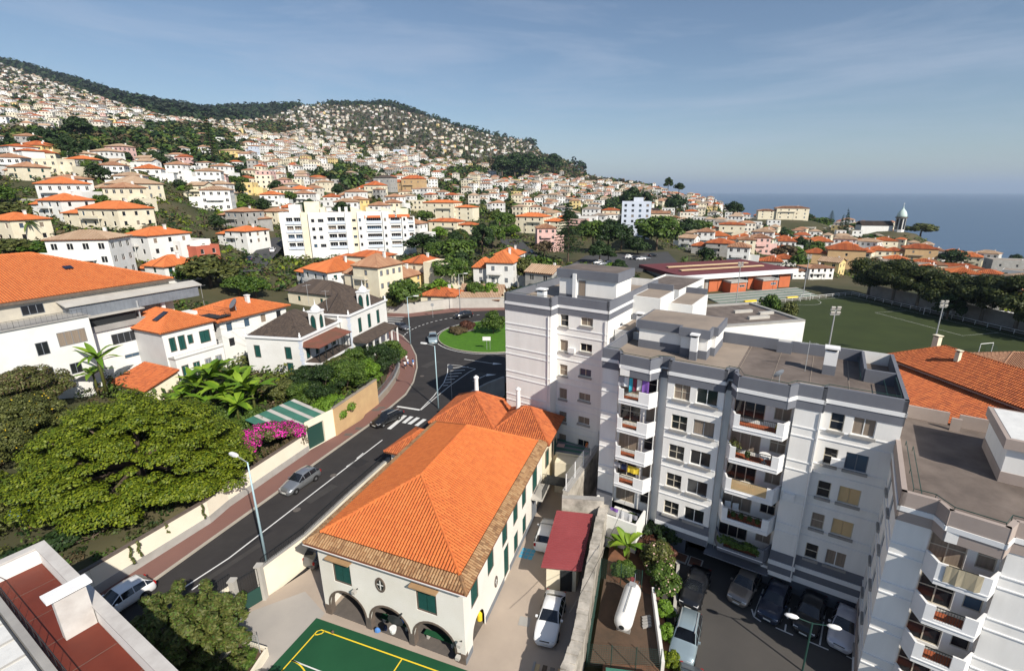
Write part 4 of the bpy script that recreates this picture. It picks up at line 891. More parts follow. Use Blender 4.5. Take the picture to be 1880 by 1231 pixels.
# ---------------------------------------------------------------- vehicles
CARS = {  # stations: x, top z, belt z, half width, roof half width
 'hatch': dict(L=4.05, st=[(0, .48, .44, .60, .50), (.10, .66, .60, .76, .62), (.45, .78, .70, .83, .70), (1.05, .93, .86, .85, .74), (1.25, .97, .90, .85, .74), (1.95, 1.41, .94, .85, .60), (2.7, 1.46, .97, .85, .60), (3.45, 1.41, 1.0, .84, .57), (3.88, 1.0, .95, .80, .66), (4.0, .72, .68, .75, .68), (4.05, .45, .42, .66, .6)], wh=(.75, 3.2), cab=(4, 8)),
 'saloon': dict(L=4.4, st=[(0, .48, .44, .62, .52), (.12, .68, .62, .78, .64), (.5, .78, .72, .85, .72), (1.15, .92, .86, .87, .76), (1.35, .96, .90, .87, .75), (2.05, 1.38, .93, .86, .60), (2.7, 1.42, .95, .86, .60), (3.3, 1.36, .97, .85, .58), (3.85, 1.0, .95, .83, .70), (4.28, .96, .90, .78, .68), (4.4, .48, .45, .66, .6)], wh=(.8, 3.4), cab=(4, 8)),
 'suv': dict(L=4.3, st=[(0, .55, .5, .66, .58), (.1, .85, .8, .82, .72), (.5, 1.0, .92, .88, .76), (1.15, 1.08, 1.0, .9, .8), (1.35, 1.12, 1.05, .9, .78), (1.95, 1.62, 1.08, .9, .66), (2.7, 1.68, 1.1, .9, .66), (3.8, 1.64, 1.12, .89, .64), (4.1, 1.2, 1.1, .86, .7), (4.25, .85, .8, .82, .74), (4.3, .5, .46, .72, .66)], wh=(.8, 3.4), cab=(4, 8)),
 'van': dict(L=4.6, st=[(0, .5, .46, .68, .6), (.1, .8, .74, .82, .72), (.4, .95, .88, .86, .76), (.8, 1.08, 1.0, .87, .78), (.95, 1.12, 1.05, .87, .76), (1.6, 1.68, 1.1, .87, .68), (2.1, 1.74, 1.12, .87, .68), (2.45, 1.7, 1.12, .87, .66), (2.6, 1.0, .95, .87, .8), (4.5, .98, .94, .86, .8), (4.6, .5, .46, .8, .74)], wh=(.75, 3.6), cab=(4, 8))}
def car(style, color, label, loc, heading, group=None, name=None, shade=False, rails=False):
    """heading: angle of the driving direction from +x"""
    sp = CARS[style]; L_ = sp['L']; root = thing(name or {'hatch': 'hatchback_car', 'saloon': 'saloon_car', 'suv': 'suv_car', 'van': 'pickup_car'}[style], label, 'car', loc, heading, group)
    def shell():
        rings = []
        for x, zt, zb, w_, rw in sp['st']: rings.append([(-x + L_ / 2, y, z) for y, z in ((-w_ * .82, .2), (-w_, .42), (-w_ * .985, zb), (-rw, zt), (-rw * .5, zt + .025), (rw * .5, zt + .025), (rw, zt), (w_ * .985, zb), (w_, .42), (w_ * .82, .2))])
        c0_, c1_ = sp['cab']; groups = {'body': [], 'windscreen': [], 'rear_window': [], 'side_l': [], 'side_r': []}
        for i in range(len(rings) - 1):
            for k in range(9):
                f = [rings[i][k], rings[i + 1][k], rings[i + 1][k + 1], rings[i][k + 1]]; g = 'body'
                if i == c0_ and 3 <= k <= 5: g = 'windscreen'
                elif i == c1_ - 1 and 3 <= k <= 5: g = 'rear_window'
                elif c0_ <= i < c1_ and k == 2: g = 'side_r'
                elif c0_ <= i < c1_ and k == 6: g = 'side_l'
                groups[g].append((f, i, k))
        out = {}
        mb = MB(); mb.mat('car_white'); grid = {}
        def vid(p):
            key = tuple(round(c, 4) for c in p)
            if key not in grid: grid[key] = mb.vert(p)
            return grid[key]
        for f, i, k in groups['body']: mb.idx([vid(p) for p in f])
        mb.idx([vid(p) for p in rings[0]][::-1]); mb.idx([vid(p) for p in rings[-1]])
        for g in ('windscreen', 'rear_window', 'side_l', 'side_r'):          # pillars: the window faces again, slightly inside, in body colour
            for f, i, k in groups[g]: mb.idx([vid(p) for p in f])
        me = mb.mesh('body'); me.polygons.foreach_set('use_smooth', [True] * len(me.polygons)); bm = bmesh.new(); bm.from_mesh(me); bmesh.ops.recalc_face_normals(bm, faces=bm.faces)
        bm.to_mesh(me); bm.free(); out['body'] = me
        for g in ('windscreen', 'rear_window', 'side_l', 'side_r'):
            mb = M('car_glass'); pts = [Vector(p) for f, i, k in groups[g] for p in f]; cen = sum(pts, Vector()) / len(pts)
            for f, i, k in groups[g]:
                f = [Vector(p) for p in f]; fc = sum(f, Vector()) / 4; n = (f[1] - f[0]).cross(f[3] - f[0]).normalized(); n = n if n.dot(fc - Vector((fc.x * .6, 0, .6))) > 0 else -n
                ins = .93 if g in ('windscreen', 'rear_window') else .90
                if g.startswith('side'): q = [fc + Vector(((p - fc).x * .93, (p - fc).y * .86, (p - fc).z * .84)) + n * .012 for p in f]
                else: q = [cen + Vector(((p - cen).x * .95, (p - cen).y * .93, (p - cen).z * .95)) + n * .014 for p in f]
                mb.face(q)
            out[g] = mb.mesh('window')
        return out
    sh_ = cached(('car', style), shell)
    b = link('body', sh_['body'], root, material='car_' + color)
    for g, nme in (('windscreen', 'windscreen'), ('rear_window', 'rear_window'), ('side_l', 'side_window'), ('side_r', 'side_window')): link(nme, sh_[g], root)
    if shade: root.children[1].data = sh_['windscreen'].copy() if ('shade', style) not in CACHE else CACHE[('shade', style)]; CACHE[('shade', style)] = root.children[1].data; root.children[1].data.materials[0] = MATS['sunshade']
    wr = .31 if style != 'suv' else .36; W2 = sp['st'][4][3]
    ty = cached(('ty', wr), lambda: M('tyre').lathe([(wr * .62, -.1), (wr * .95, -.1), (wr, -.06), (wr, .06), (wr * .95, .1), (wr * .62, .1)], 16, 'y').mesh('tyre', True)); rm = cached(('rm', wr), lambda: M('rim').lathe([(wr * .25, -.105), (wr * .64, -.095), (wr * .64, .095), (wr * .25, .105)], 10, 'y').mesh('rim'))
    arch = cached(('ar', wr), lambda: M('plastic_black').prism([((wr + .06) * math.cos(a * math.pi / 10), (wr + .06) * math.sin(a * math.pi / 10)) for a in range(11)], -.008, .008).mesh('wheel_arch'))
    for x in sp['wh']:
        for y in (-1, 1):
            wl_ = link('wheel', ty, root, (L_ / 2 - x, y * (W2 - .075), wr)); link('rim', rm, wl_)
            link('wheel_arch', arch, root, (L_ / 2 - x, y * (W2 + .004), wr), (R(90), 0, 0))
    hz = sp['st'][1][2]
    hl = cached(('hl', style), lambda: M('light_clear').box(-.12, .03, -.16, .16, -.07, .06).mesh('headlight')); tl = cached(('tl', style), lambda: M('light_red').box(-.03, .08, -.09, .09, -.13, .13).mesh('tail_light'))
    for y in (-1, 1): link('headlight', hl, root, (L_ / 2 - .12, y * .55, hz)); link('tail_light', tl, root, (-L_ / 2 + .04, y * .66, .78 if style != 'suv' else .95))
    link('number_plate', cached('plt', lambda: M('plate').box(-.01, .01, -.26, .26, -.055, .055).mesh('number_plate')), root, (L_ / 2 + .005, 0, .38)); link('grille', cached('gr', lambda: M('plastic_black').box(-.02, .02, -.35, .35, -.07, .07).mesh('grille')), root, (L_ / 2 - .045, 0, .54))
    mi = cached(('mir', color), lambda: M('car_' + color).box(-.07, .07, -.09, .09, -.06, .06).mesh('mirror'))
    for y in (-1, 1): link('mirror', mi, root, (L_ / 2 - sp['st'][4][0] - .3, y * (W2 + .06), sp['st'][4][2] + .07))
    if rails:
        for y in (-.58, .58): link('roof_rail', cached('rrl', lambda: M('pole_grey').box(-.95, .95, -.02, .02, 0, .06).mesh('roof_rail')), root, (-.55, y, sp['st'][6][1] - .01))
    if style == 'van': link('load_bed', cached('bed', lambda: M('plastic_black').box(-1.0, .95, -.7, .7, 0, .04).mesh('load_bed')), root, (-1.22, 0, .985))
    return root
def hd(a, b): return math.atan2(b[1] - a[1], b[0] - a[0])
# ---------------------------------------------------------------- street furniture
def street_lamp(label, base, h=9, arm=1.3, ang=math.pi, m='pole_blue', group='street lamps'):
    root = thing('street_lamp', label, 'street lamp', base, ang, group)
    M(m).tube([(0, 0, -.3), (0, 0, h * .5), (0, 0, h)], [.11, .085, .05], 8).build('pole', root, smooth=True); M('dark_metal').box(-.2, .2, -.2, .2, -.3, .06).build('base', root)
    M('pole_grey').tube([(0, 0, h - .02), (arm, 0, h + .18)], .035, 6).build('arm', root)
    hb = M('white_paint'); hb.prism([(arm - .1, -.1), (arm + .25, -.17), (arm + .75, -.14), (arm + .85, 0), (arm + .75, .14), (arm + .25, .17), (arm - .1, .1)], h + .12, h + .27); hb.build('lamp_head', root)
def floodlight_mast(label, base, h, ang=0, n=2):
    root = thing('floodlight_mast', label, 'floodlight mast', base, ang, 'floodlight masts')
    M('pole_grey').tube([(0, 0, -1), (0, 0, h)], [.16, .09], 8).build('pole', root); M('pole_grey').box(-.8, .8, -.05, .05, h - .1, h).box(-.7, .7, -.045, .045, h - .9, h - .8).build('crossbar', root)
    for i in range(n):
        for z in (h + .25, h - .55): link('floodlight', cached('fl', lambda: M('concrete_light').prism([(-.3, -.1), (.3, -.1), (.3, .14), (-.3, .14)], -.24, .24).mesh('floodlight')), root, ((i - (n - 1) / 2) * .9, -.1, z), (R(25), 0, 0))
def person(label, loc, rz, shirt, bottom, hair, h=1.68, stride=.15):
    root = thing('person', label, 'person', loc, rz, 'pedestrians on the red pavement'); s = h / 1.7
    V = [(0, 0, .92), (0, .01, 1.12), (0, 0, 1.36), (0, 0, 1.46), (0, -.01, 1.56), (0, -.015, 1.68), (.17, 0, 1.38), (.24, .03, 1.12), (.25, -.06, .9), (-.17, 0, 1.38), (-.24, -.03, 1.12), (-.25, .06, .9), (.09, 0, .88), (.10, -stride, .5), (.10, -stride * .6, .08), (.10, -stride * .6 - .14, .03), (-.09, 0, .88), (-.10, stride * .6, .5), (-.10, stride * 1.4, .08), (-.10, stride * 1.4 - .14, .03)]
    E_ = [(0, 1), (1, 2), (2, 3), (3, 4), (4, 5), (2, 6), (6, 7), (7, 8), (2, 9), (9, 10), (10, 11), (0, 12), (12, 13), (13, 14), (14, 15), (0, 16), (16, 17), (17, 18), (18, 19)]
    rad = [.12, .11, .12, .05, .085, .075, .05, .038, .03, .05, .038, .03, .075, .055, .04, .035, .075, .055, .04, .035]
    me = bpy.data.meshes.new('body'); me.from_pydata([(x * s, y * s, z * s) for x, y, z in V], E_, []); me.materials.append(MATS['skin']); b = link('body', me, root)
    b.modifiers.new('skin', 'SKIN'); 
    for i, r_ in enumerate(rad): me.skin_vertices[0].data[i].radius = (r_ * s, r_ * s)
    me.skin_vertices[0].data[0].use_root = True; sb = b.modifiers.new('sub', 'SUBSURF'); sb.levels = sb.render_levels = 1
    M(shirt).lathe([(.13 * s, .88 * s), (.155 * s, .95 * s), (.145 * s, 1.15 * s), (.175 * s, 1.34 * s), (.12 * s, 1.43 * s), (.06 * s, 1.46 * s)], 10).tube([(.17 * s, 0, 1.39 * s), (.225 * s, .02 * s, 1.2 * s)], [.075 * s, .07 * s], 7).tube([(-.17 * s, 0, 1.39 * s), (-.225 * s, -.02 * s, 1.2 * s)], [.075 * s, .07 * s], 7).build('shirt', root, smooth=True)
    mb = M(bottom)
    for sg, k in ((1, 13), (-1, 17)): mb.tube([(sg * .085 * s, 0, .95 * s), (V[k][0] * s, V[k][1] * s, .5 * s)], [.11 * s, .085 * s], 8)
    mb.lathe([(.155 * s, .8 * s), (.16 * s, .95 * s), (.14 * s, 1.0 * s)], 10); mb.build('shorts', root, smooth=True)
    M(hair).lathe([(.0, 1.52 * s), (.088 * s, 1.56 * s), (.092 * s, 1.64 * s), (.07 * s, 1.70 * s), (.0, 1.725 * s)], 10, c=(0, .025 * s, 0)).build('hair', root, smooth=True)
mat('skin', (.42, .24, .16)); mat('cloth_white', (.75, .75, .76)); mat('cloth_blue', (.08, .22, .55)); mat('cloth_navy', (.02, .03, .08)); mat('hair_dark', (.02, .014, .01)); mat('cloth_cyan', (.05, .45, .60)); mat('cloth_maroon', (.22, .04, .07)); mat('cloth_yellow', (.75, .55, .05)); mat('cloth_grey', (.35, .35, .38)); mat('cloth_purple', (.25, .12, .45))
mat('awning', (.50, .42, .28), (.30, .27, .20), scale=5, stretch=(1, 1, .02))
def wall_run(root_name, label, pts, z0, z1, t, m, cat='wall', cap=None, plinth=None, parent=None, capm='concrete'):
    root = thing(root_name, label, cat, (0, 0, 0))
    for a, b in zip(pts, pts[1:]):
        a, b = Vector(a), Vector(b); d = (b - a).normalized(); n = Vector((-d.y, d.x)) * t / 2
        M(m).prism([a - n, b - n, b + n, a + n], z0, z1).build('wall_panel', root)
        if cap: n2 = n * 1.25; M(capm).prism([a - n2, b - n2, b + n2, a + n2], z1, z1 + cap).build('coping', root)
        if plinth: n3 = n * 1.22; M(plinth[1]).prism([a - n3, b - n3, b + n3, a + n3], z0, plinth[0]).build('plinth', root)
    return root
def railing(parent, pts, z, h=1.0, gap=.14, m='dark_metal', name='railing', r=.012):
    mb = M(m)
    for a, b in zip(pts, pts[1:]):
        a, b = Vector((*a[:2], z)), Vector((*b[:2], z)); n = max(1, int((b - a).length / gap)); u = Vector((0, 0, h))
        mb.tube([a + u, b + u], .025, 4); mb.tube([a + u * .12, b + u * .12], .018, 4)
        for i in range(n + 1): p = a.lerp(b, i / n); mb.tube([p, p + u], r * (1.8 if i % 8 == 0 else 1), 3, False)
    return mb.build(name, parent, kind='stuff')
# ---------------------------------------------------------------- near left: garden walls, garage, fences
gw = [(-46.5, 2.5)] + [P(*p) for p in [(177, 1092), (386, 960), (420, 930.7), (566, 829)]]
GW = wall_run('garden_wall', 'long cream garden wall with grey base beside the red pavement', gw, -.2, 2.35, .3, 'garden_wall', cap=.1, plinth=(.85, 'plaster_grey'), capm='stone_trim')
def along(a, b, t): return (a[0] + (b[0] - a[0]) * t, a[1] + (b[1] - a[1]) * t)
ga, gb = P(566, 829), P(617, 801); gang = hd(ga, gb); glen = math.dist(ga, gb)
gar = thing('garage', 'white garage with dark roller door and green striped sheet roof behind the bougainvillea', 'garage', (*ga, .1), gang)
mb = M('garden_wall'); panel(mb, TM(0, 0), glen, -.2, 3.6, [(.1, 0, 2.4, 2.75)], .25); mb.box(0, .2, .01, 5.6, -.2, 2.9).box(glen - .2, glen, .01, 5.6, -.2, 2.9); mb.build('wall', gar); M('green_metal').box(.1, 2.5, .22, .28, 0, 2.75).build('door', gar)
for i in range(8):
    x0, x1 = -2.6 + i * .8 + (.25 if i % 2 else 0), -2.6 + (i + 1) * .8 - .02 + (0 if i % 2 else .25); mb = M('metal_green' if i % 2 == 0 else 'concrete_light'); mb.face([(x0, .4, 2.95), (x1, .4, 2.95), (x1, 6.4, 3.7), (x0, 6.4, 3.7)]); mb.face([(x0, .4, 2.9), (x0, 6.4, 3.65), (x1, 6.4, 3.65), (x1, .4, 2.9)]); mb.build('roof_sheet', gar)
ba, bb = P(617, 801), P(694, 742); bang = hd(ba, bb); blen = math.dist(ba, bb)
fw_ = thing('scalloped_wall', 'tall beige boundary wall with scalloped railing on top beside the zebra crossing', 'wall', (*ba, 0), bang)
M('plaster_ochre').box(0, blen, -.15, .15, -.2, 3.7).build('wall_panel', fw_, material='plaster_scal' if 'plaster_scal' in MATS else None); M('concrete').box(-.05, blen + .05, -.2, .2, 3.7, 3.82).build('coping', fw_)
mat('plaster_scal', (.34, .295, .24), (.26, .22, .18), scale=.6, amt=.8, bump=.15); fw_.children[0].data.materials[0] = MATS['plaster_scal']
ns = 4
for i in range(ns):
    x0 = blen * i / ns; mb = M('dark_metal'); w_ = blen / ns
    mb.tube([(x0 + w_ * k / 10, 0, 3.85 + .55 * math.sin(math.pi * k / 10)) for k in range(11)], .035, 5)
    for k in range(1, 10): mb.tube([(x0 + w_ * k / 10, 0, 3.82), (x0 + w_ * k / 10, 0, 3.85 + .55 * math.sin(math.pi * k / 10))], .016, 3, False)
    mb.build('railing', fw_)
lw = [P(694, 742), P(712, 722), P(725, 703), P(733, 684), P(733, 664), P(722, 642)]
LW = wall_run('low_boundary_wall', 'low curved boundary wall with blue-grey railings by the pedestrians', lw, -.2, 1.0, .25, 'plaster_scal', cap=.08)
for a, b in zip(lw, lw[1:]): railing(LW, [a, b], 1.1, 1.0, .2, 'metal_grey')
RWL = wall_run('roundabout_wall', 'pale concrete wall curving behind the roundabout', [(-44, 111.5)] + [P(*p) for p in [(701, 574), (748, 576), (831, 566), (925, 565)]] + [(6, 120.8)], -.4, 2.6, .3, 'concrete_light', cap=.1, capm='concrete')
side_wall = wall_run('side_boundary_wall', 'dark stone garden wall running back beside the green garage roof', [along(ga, gb, -.1), (ga[0] - 4.0, ga[1] + 7.5)], 0, 2.6, .3, 'stone_dark')
# school boundary on the road side
sw = [(-33, 5)] + [P(*p) for p in [(365, 1112), (430, 1072)]]
SWL = wall_run('school_boundary_wall', 'cream boundary wall with railing between the road and the school yard', [P(483, 1050), P(560, 992), P(640, 916), P(715, 848)], -2.4, .55, .28, 'garden_wall', cap=.08)
railing(SWL, [P(483, 1050), P(560, 992), P(640, 916), P(715, 848)], .63, .75, .16)
sw2 = wall_run('yard_wall', 'low cream wall topped with dark railing left of the school gate', [(-33.5, 6), P(365, 1120), P(425, 1080)], -2.4, .3, .28, 'garden_wall'); railing(sw2, [(-33.5, 6), P(365, 1120), P(425, 1080)], .3, 1.1, .16)
gp = thing('school_gate', 'dark green school gate with stone pillar near the street lamp', 'gate', (0, 0, 0))
for u, v in ((478, 1056), (430, 1084)):
    q = P(u, v, 0); M('concrete_light').box(q[0] - .2, q[0] + .2, q[1] - .2, q[1] + .2, -2.3, .9).box(q[0] - .26, q[0] + .26, q[1] - .26, q[1] + .26, .9, 1.02).build('pillar', gp)
a, b = Vector(P(474, 1060, 0)), Vector(P(434, 1083, 0)); d = (b - a).normalized(); n = Vector((-d.y, d.x)) * .03; M('green_metal').prism([a - n, b - n, b + n, a + n], -2.1, -.8).build('gate_panel', gp); railing(gp, [a, b], -.8, 1.7, .15)
# terraced building at the bottom left corner
mat('coping', (.62, .60, .57), (.40, .37, .35), scale=.9, amt=.7, detail=9); TZ_ = 9.0; t0, t1 = Vector(P(80, 995, TZ_)), Vector(P(322, 1232, TZ_)); td = (t1 - t0).normalized(); tang = math.atan2(td.y, td.x)
ter = thing('terrace_building', 'white building with red tiled roof terrace at the bottom left corner', 'building', (t0.x, t0.y, 0), tang)
# local x runs along the outer parapet towards the camera; the terrace lies on the -y side
tw = 2.45
M('plaster_white').box(-.02, 22, -tw - 6, -.02, -3, TZ_ - 1.0).build('wall', ter); M('terrace_red').box(.4, 22, -tw, -.4, TZ_ - 1, TZ_ - .96).build('terrace_floor', ter)
M('plaster_white').box(0, 22, -.38, 0, TZ_ - 1, TZ_ - .003).build('parapet', ter); M('coping').box(-.06, 22, -.45, .06, TZ_, TZ_ + .1).build('coping', ter)
M('plaster_white').box(0, .38, -tw - 6, -.382, TZ_ - 1, TZ_ - .006).build('parapet', ter); M('coping').box(-.06, .45, -tw - 6, -.451, TZ_, TZ_ + .097).build('coping', ter)
for i in range(8): M('stone_trim').box(2.6 + i * 2.6, 2.63 + i * 2.6, -tw, -.4, TZ_ - .96, TZ_ - .955).build('floor_joint', ter)
st_ = M('coping').box(7.75, 8.2, -1.6, -.42, TZ_ - .96, TZ_ + 1.3).build('chimney_stack', ter); M('ledge_white').box(7.55, 8.4, -1.85, -.2, TZ_ + 1.42, TZ_ + 1.54).build('cap', st_); M('dark_metal').box(7.85, 8.1, -1.1, -1.0, TZ_ + 1.3, TZ_ + 1.42).build('bracket', st_)
low = M('paint_white').box(1.2, 22, -tw - 7, -tw - .45, TZ_ - 1.6, TZ_ - .6).build('canopy', ter); M('concrete').box(.4, 22, -tw - .3, -tw, TZ_ - 1, TZ_ - .5).build('edge_kerb', ter)
railing(ter, [Vector((.5, -tw + .1)), Vector((22, -tw + .1))], TZ_ - .9, .9, .9)
for i in range(9): M('concrete_light').box(1.6 + i * 1.6, 1.75 + i * 1.6, -tw - 6.9, -tw - .46, TZ_ - .6, TZ_ - .55).build('canopy_seam', ter)
# ---------------------------------------------------------------- old wall, fence, shed, tank enclosure on the right of the school
ow = [(1.2, 17), (1.96, 21.95), (2.77, 23.9), (4.3, 30), (5.75, 35.6), (6.4, 37.6)]
OW = wall_run('old_stone_wall', 'weathered old rubble wall with mossy top right of the school yard', ow, -3, .95, .62, 'stone_wall', cap=.12, capm='stone_wall')
for k, (a, b) in enumerate(zip(ow[1:], ow[2:])):
    L_ = math.dist(a, b); t = 0; an = hd(a, b)
    while t < L_ - .3:
        l_ = rnd.uniform(.35, .8); p = along(a, b, (t + l_ / 2) / L_); t += l_
        M('stone_wall').box(-l_ / 2, l_ / 2 - .03, -.36 - .06 * rnd.random(), .36 + .06 * rnd.random(), 0, rnd.uniform(.05, .16)).build('cap_stone', OW, loc=(p[0], p[1], 1.06), rot=(rnd.uniform(-.06, .06), rnd.uniform(-.05, .05), an + rnd.uniform(-.08, .08)))
OW2 = wall_run('white_stained_wall', 'stained cream retaining wall under the white wire fence', [(2.6, 38.2), (6.4, 37.8)], -2.4, 1.7, .4, 'stone_wall', cap=.08)
OW3 = wall_run('raised_terrace_wall', 'moss-stained wall rising under the white fence beside the apartment block', [(2.9, 38.3), (6.9, 46.5)], -2.4, 2.2, .5, 'stone_wall', cap=.06)
fen = thing('wire_fence', 'white wire fence on the stained wall behind the red shed', 'fence', (0, 0, 0))
fa, fb = Vector((2.95, 38.4, 2.25)), Vector((6.9, 46.5, 2.25))
for i in range(5):
    p = fa.lerp(fb, i / 4); M('white_paint').tube([p, p + Vector((0, 0, 1.7))], .045, 6).build('post', fen)
mb = M('white_paint')
for z in [.1 + .2 * k for k in range(9)]: mb.tube([fa + Vector((0, 0, z)), fb + Vector((0, 0, z))], .014, 3, False)
mb.build('wire', fen, kind='stuff')
shc = [(2.09, 37.6), (5.35, 37.1), (3.7, 30.7), (.56, 31.1)]
shed = thing('red_roof_shed', 'cream shed with red corrugated metal roof beside the old wall', 'shed', (0, 0, 0))
M('plaster_cream').prism([(2.3, 37.2), (5.0, 36.8), (3.35, 31.2), (1.0, 31.45)], -2.25, .2).build('wall', shed)
zr = lambda p: .30 + .06 * (p[1] - 31)
M('metal_red').prism(shc, lambda p: zr(p) - .08, zr).build('roof', shed); mb = M('metal_red')
p0, p1, p2, p3 = [Vector((*p, zr(p) + .012)) for p in shc]
for i in range(1, 26): t = i / 26; mb.tube([p0.lerp(p3, t), p1.lerp(p2, t)], .03, 4, False)
mb.build('roof_rib', shed, kind='stuff'); M('dark_metal').box(0, .95, -.02, .03, 0, 1.95).build('door', shed, loc=(2.1, 31.3, -2.2), rot=R(-6))
# gas tank and enclosure
slab = poly_sheet('tank_slab', [(3.9, 25.4), (8.6, 25.2), (9.35, 31.2), (5.9, 32.9)], -2.5, 'soil', depth=.3)
tank = thing('gas_tank', 'white horizontal gas tank with domed ends in the fenced enclosure', 'tank', (7.1, 29.0, -1.35), hd((6.41, 27.47), (7.84, 30.73)))
M('tank_white').lathe([(.02, -2.05), (.3, -2.0), (.52, -1.88), (.64, -1.68), (.68, -1.4), (.68, 1.4), (.64, 1.68), (.52, 1.88), (.3, 2.0), (.02, 2.05)], 20, 'x').build('vessel', tank, smooth=True)
for x in (-1.2, 1.2): M('concrete').box(x - .15, x + .15, -.5, .5, -1.15, -.5).build('cradle', tank)
M('dark_metal').tube([(-1.4, 0, .75), (1.9, 0, .75)], .02, 4).build('pipe', tank); M('dark_metal').lathe([(.16, -.03), (.2, 0), (.16, .03)], 12, 'x', (-2.03, 0, -.05)).build('gauge_ring', tank); M('pole_grey').box(1.2, 1.6, -.25, .25, .66, .8).build('valve_box', tank)
mb = M('metal_grey').tube([(1.8, 0, .4), (2.3, 0, .4), (2.3, 0, 1.0)], .03, 5).tube([(1.9, -.35, .3), (2.35, -.35, .3)], .02, 4); mb.build('outlet_pipe', tank)
def mesh_fence(name, label, pts, z, h, m='green_metal'):
    root = thing(name, label, 'fence', (0, 0, 0))
    for a, b in zip(pts, pts[1:]):
        a, b = Vector((*a, z)), Vector((*b, z)); n = max(1, round((b - a).length / 1.9))
        for i in range(n + 1): p = a.lerp(b, i / n); M(m).tube([p, p + Vector((0, 0, h))], .03, 5).build('post', root)
        mb = M('mesh_green'); L_ = (b - a).length
        for k in range(int(h / .16) + 1): zz = Vector((0, 0, min(h, k * .16))); mb.tube([a + zz, b + zz], .006, 3, False)
        for k in range(int(L_ / .16)): p = a.lerp(b, k * .16 / L_); mb.tube([p, p + Vector((0, 0, h))], .006, 3, False)
        mb.build('wire_mesh', root, kind='stuff')
    return root
mesh_fence('tank_fence', 'dark green mesh fence round the gas tank enclosure', [(3.6, 25.1), (8.5, 24.7)], -2.5, 2.0); mesh_fence('tank_side_fence', 'dark green mesh fence between the old wall and the gas tank', [(3.6, 25.1), (5.6, 33.0), (8.7, 31.6)], -2.5, 2.0)
wall_run('planter_wall', 'pale low wall between the gas tank and the hedge', [(8.7, 24.8), (9.55, 31.2)], -2.9, -1.75, .22, 'plaster_white')
wall_run('lot_kerb_wall', 'low concrete kerb wall along the left side of the car park', [(9.6, 20), (10.2, 24.5), (11.0, 30), (12.6, 34.6), (11.9, 36.6)], -3.2, -2.55, .25, 'concrete_light')
M('metal_red').box(-.15, .15, -.12, .12, 0, .6).build('cabinet', None); cab = bpy.data.objects['cabinet']; cab.location = (8.1, 32.2, -2.4); tag(cab, 'small red fire cabinet behind the gas tank', 'cabinet')
for i in range(4):
    o = M('concrete').box(-.35, .35, -.1, .1, 0, .14).build('paving_block', loc=(8.4 + .05 * i, 28.2 + i * .26, -2.5), rot=R(14)); tag(o, ['nearest', 'second', 'third', 'farthest'][i] + ' of four loose grey slabs on the ground beside the gas tank', 'slab', 'loose slabs beside the gas tank')
mb = M('plaster_white'); wb = thing('laundry_terrace', 'white walled drying terrace under the left balcony stack', 'terrace', (6.16, 40.54, 0), AA)
for x0, x1, y0, y1, zt in ((.3, 4.9, -2.5, -2.3, .35), (.1, .3, -2.5, .0, .35), (4.7, 4.9, -2.3, -.02, .35)): M('plaster_white').box(x0, x1, y0, y1, -3, zt).build('wall', wb)
M('concrete').box(.3, 4.7, -2.3, -.02, -.75, -.7).build('floor', wb); 
def laundry(root, x, y, z, w_, h_, m, name='cloth', label=None, cat='laundry'):
    me_key = ('cl', w_, h_, m)
    def mk():
        mb = M(m); n = 6
        for i in range(n):
            a, b = w_ * i / n, w_ * (i + 1) / n; f = lambda t: .05 * math.sin(t * 9)
            mb.face([(a, f(a), -h_), (b, f(b), -h_ * .97), (b, f(b) * .3, 0), (a, f(a) * .3, 0)])
            mb.face([(a, f(a) + .012, -h_), (a, f(a) * .3 + .012, 0), (b, f(b) * .3 + .012, 0), (b, f(b) + .012, -h_ * .97)])
        return mb.mesh('cloth')
    T = root.matrix_basis @ Vector((x, y, z)); o = link(name, cached(me_key, mk), None, T, root.rotation_euler.z); tag(o, label, cat); return o
T0 = mid.matrix_basis
z0_ = FL[0] - .25
for x, w_, h_, m_, lb in ((1.75, .55, .9, 'cloth_grey', 'pale grey shirt at the left end of the top balcony washing line'), (2.3, .4, .9, 'cloth_white', 'white shirt second on the top balcony washing line'), (2.75, .3, 1.3, 'cloth_cyan', 'bright turquoise towel hanging on the top balcony washing line'), (3.1, .3, 1.2, 'cloth_maroon', 'dark maroon garment hanging beside the turquoise towel'), (3.45, .4, 1.0, 'cloth_white', 'white garment right of the maroon one on the top balcony'), (3.9, .6, 1.1, 'cloth_purple', 'lilac blouse at the right end of the top balcony line')): laundry(mid, x, -.55, z0_, w_, h_, m_, label=lb)
for x, w_, h_, m_, lb in ((1.8, .6, .5, 'cloth_grey', 'grey bundle of washing on the lowest full left balcony'), (2.5, .5, .6, 'cloth_navy', 'dark blue washing in the middle of the lowest left balcony'), (3.1, 1.1, .7, 'cloth_yellow', 'yellow sheet hanging on the lowest left balcony')): laundry(mid, x, -.6, FL[3] - .3, w_, h_, m_, label=lb)
for x, w_, h_, m_, lb in ((2.0, .8, .35, 'cloth_purple', 'purple cloth on the drying terrace'), (2.6, 1.5, .9, 'cloth_white', 'white sheet draped over the drying terrace rack'), (3.9, .7, .5, 'cloth_grey', 'pale crumpled cloth at the right of the drying terrace')): laundry(mid, x, -1.5, .6, w_, h_, m_, label=lb)
o = laundry(nb, NBALC[0] - .1, NBALC[2] - .07, NBALC[3] + 1.0, NBALC[1] - NBALC[0] + .3, 1.05, 'awning', name='awning', label='striped beige awning cloth hung over the top right balcony', cat='awning')
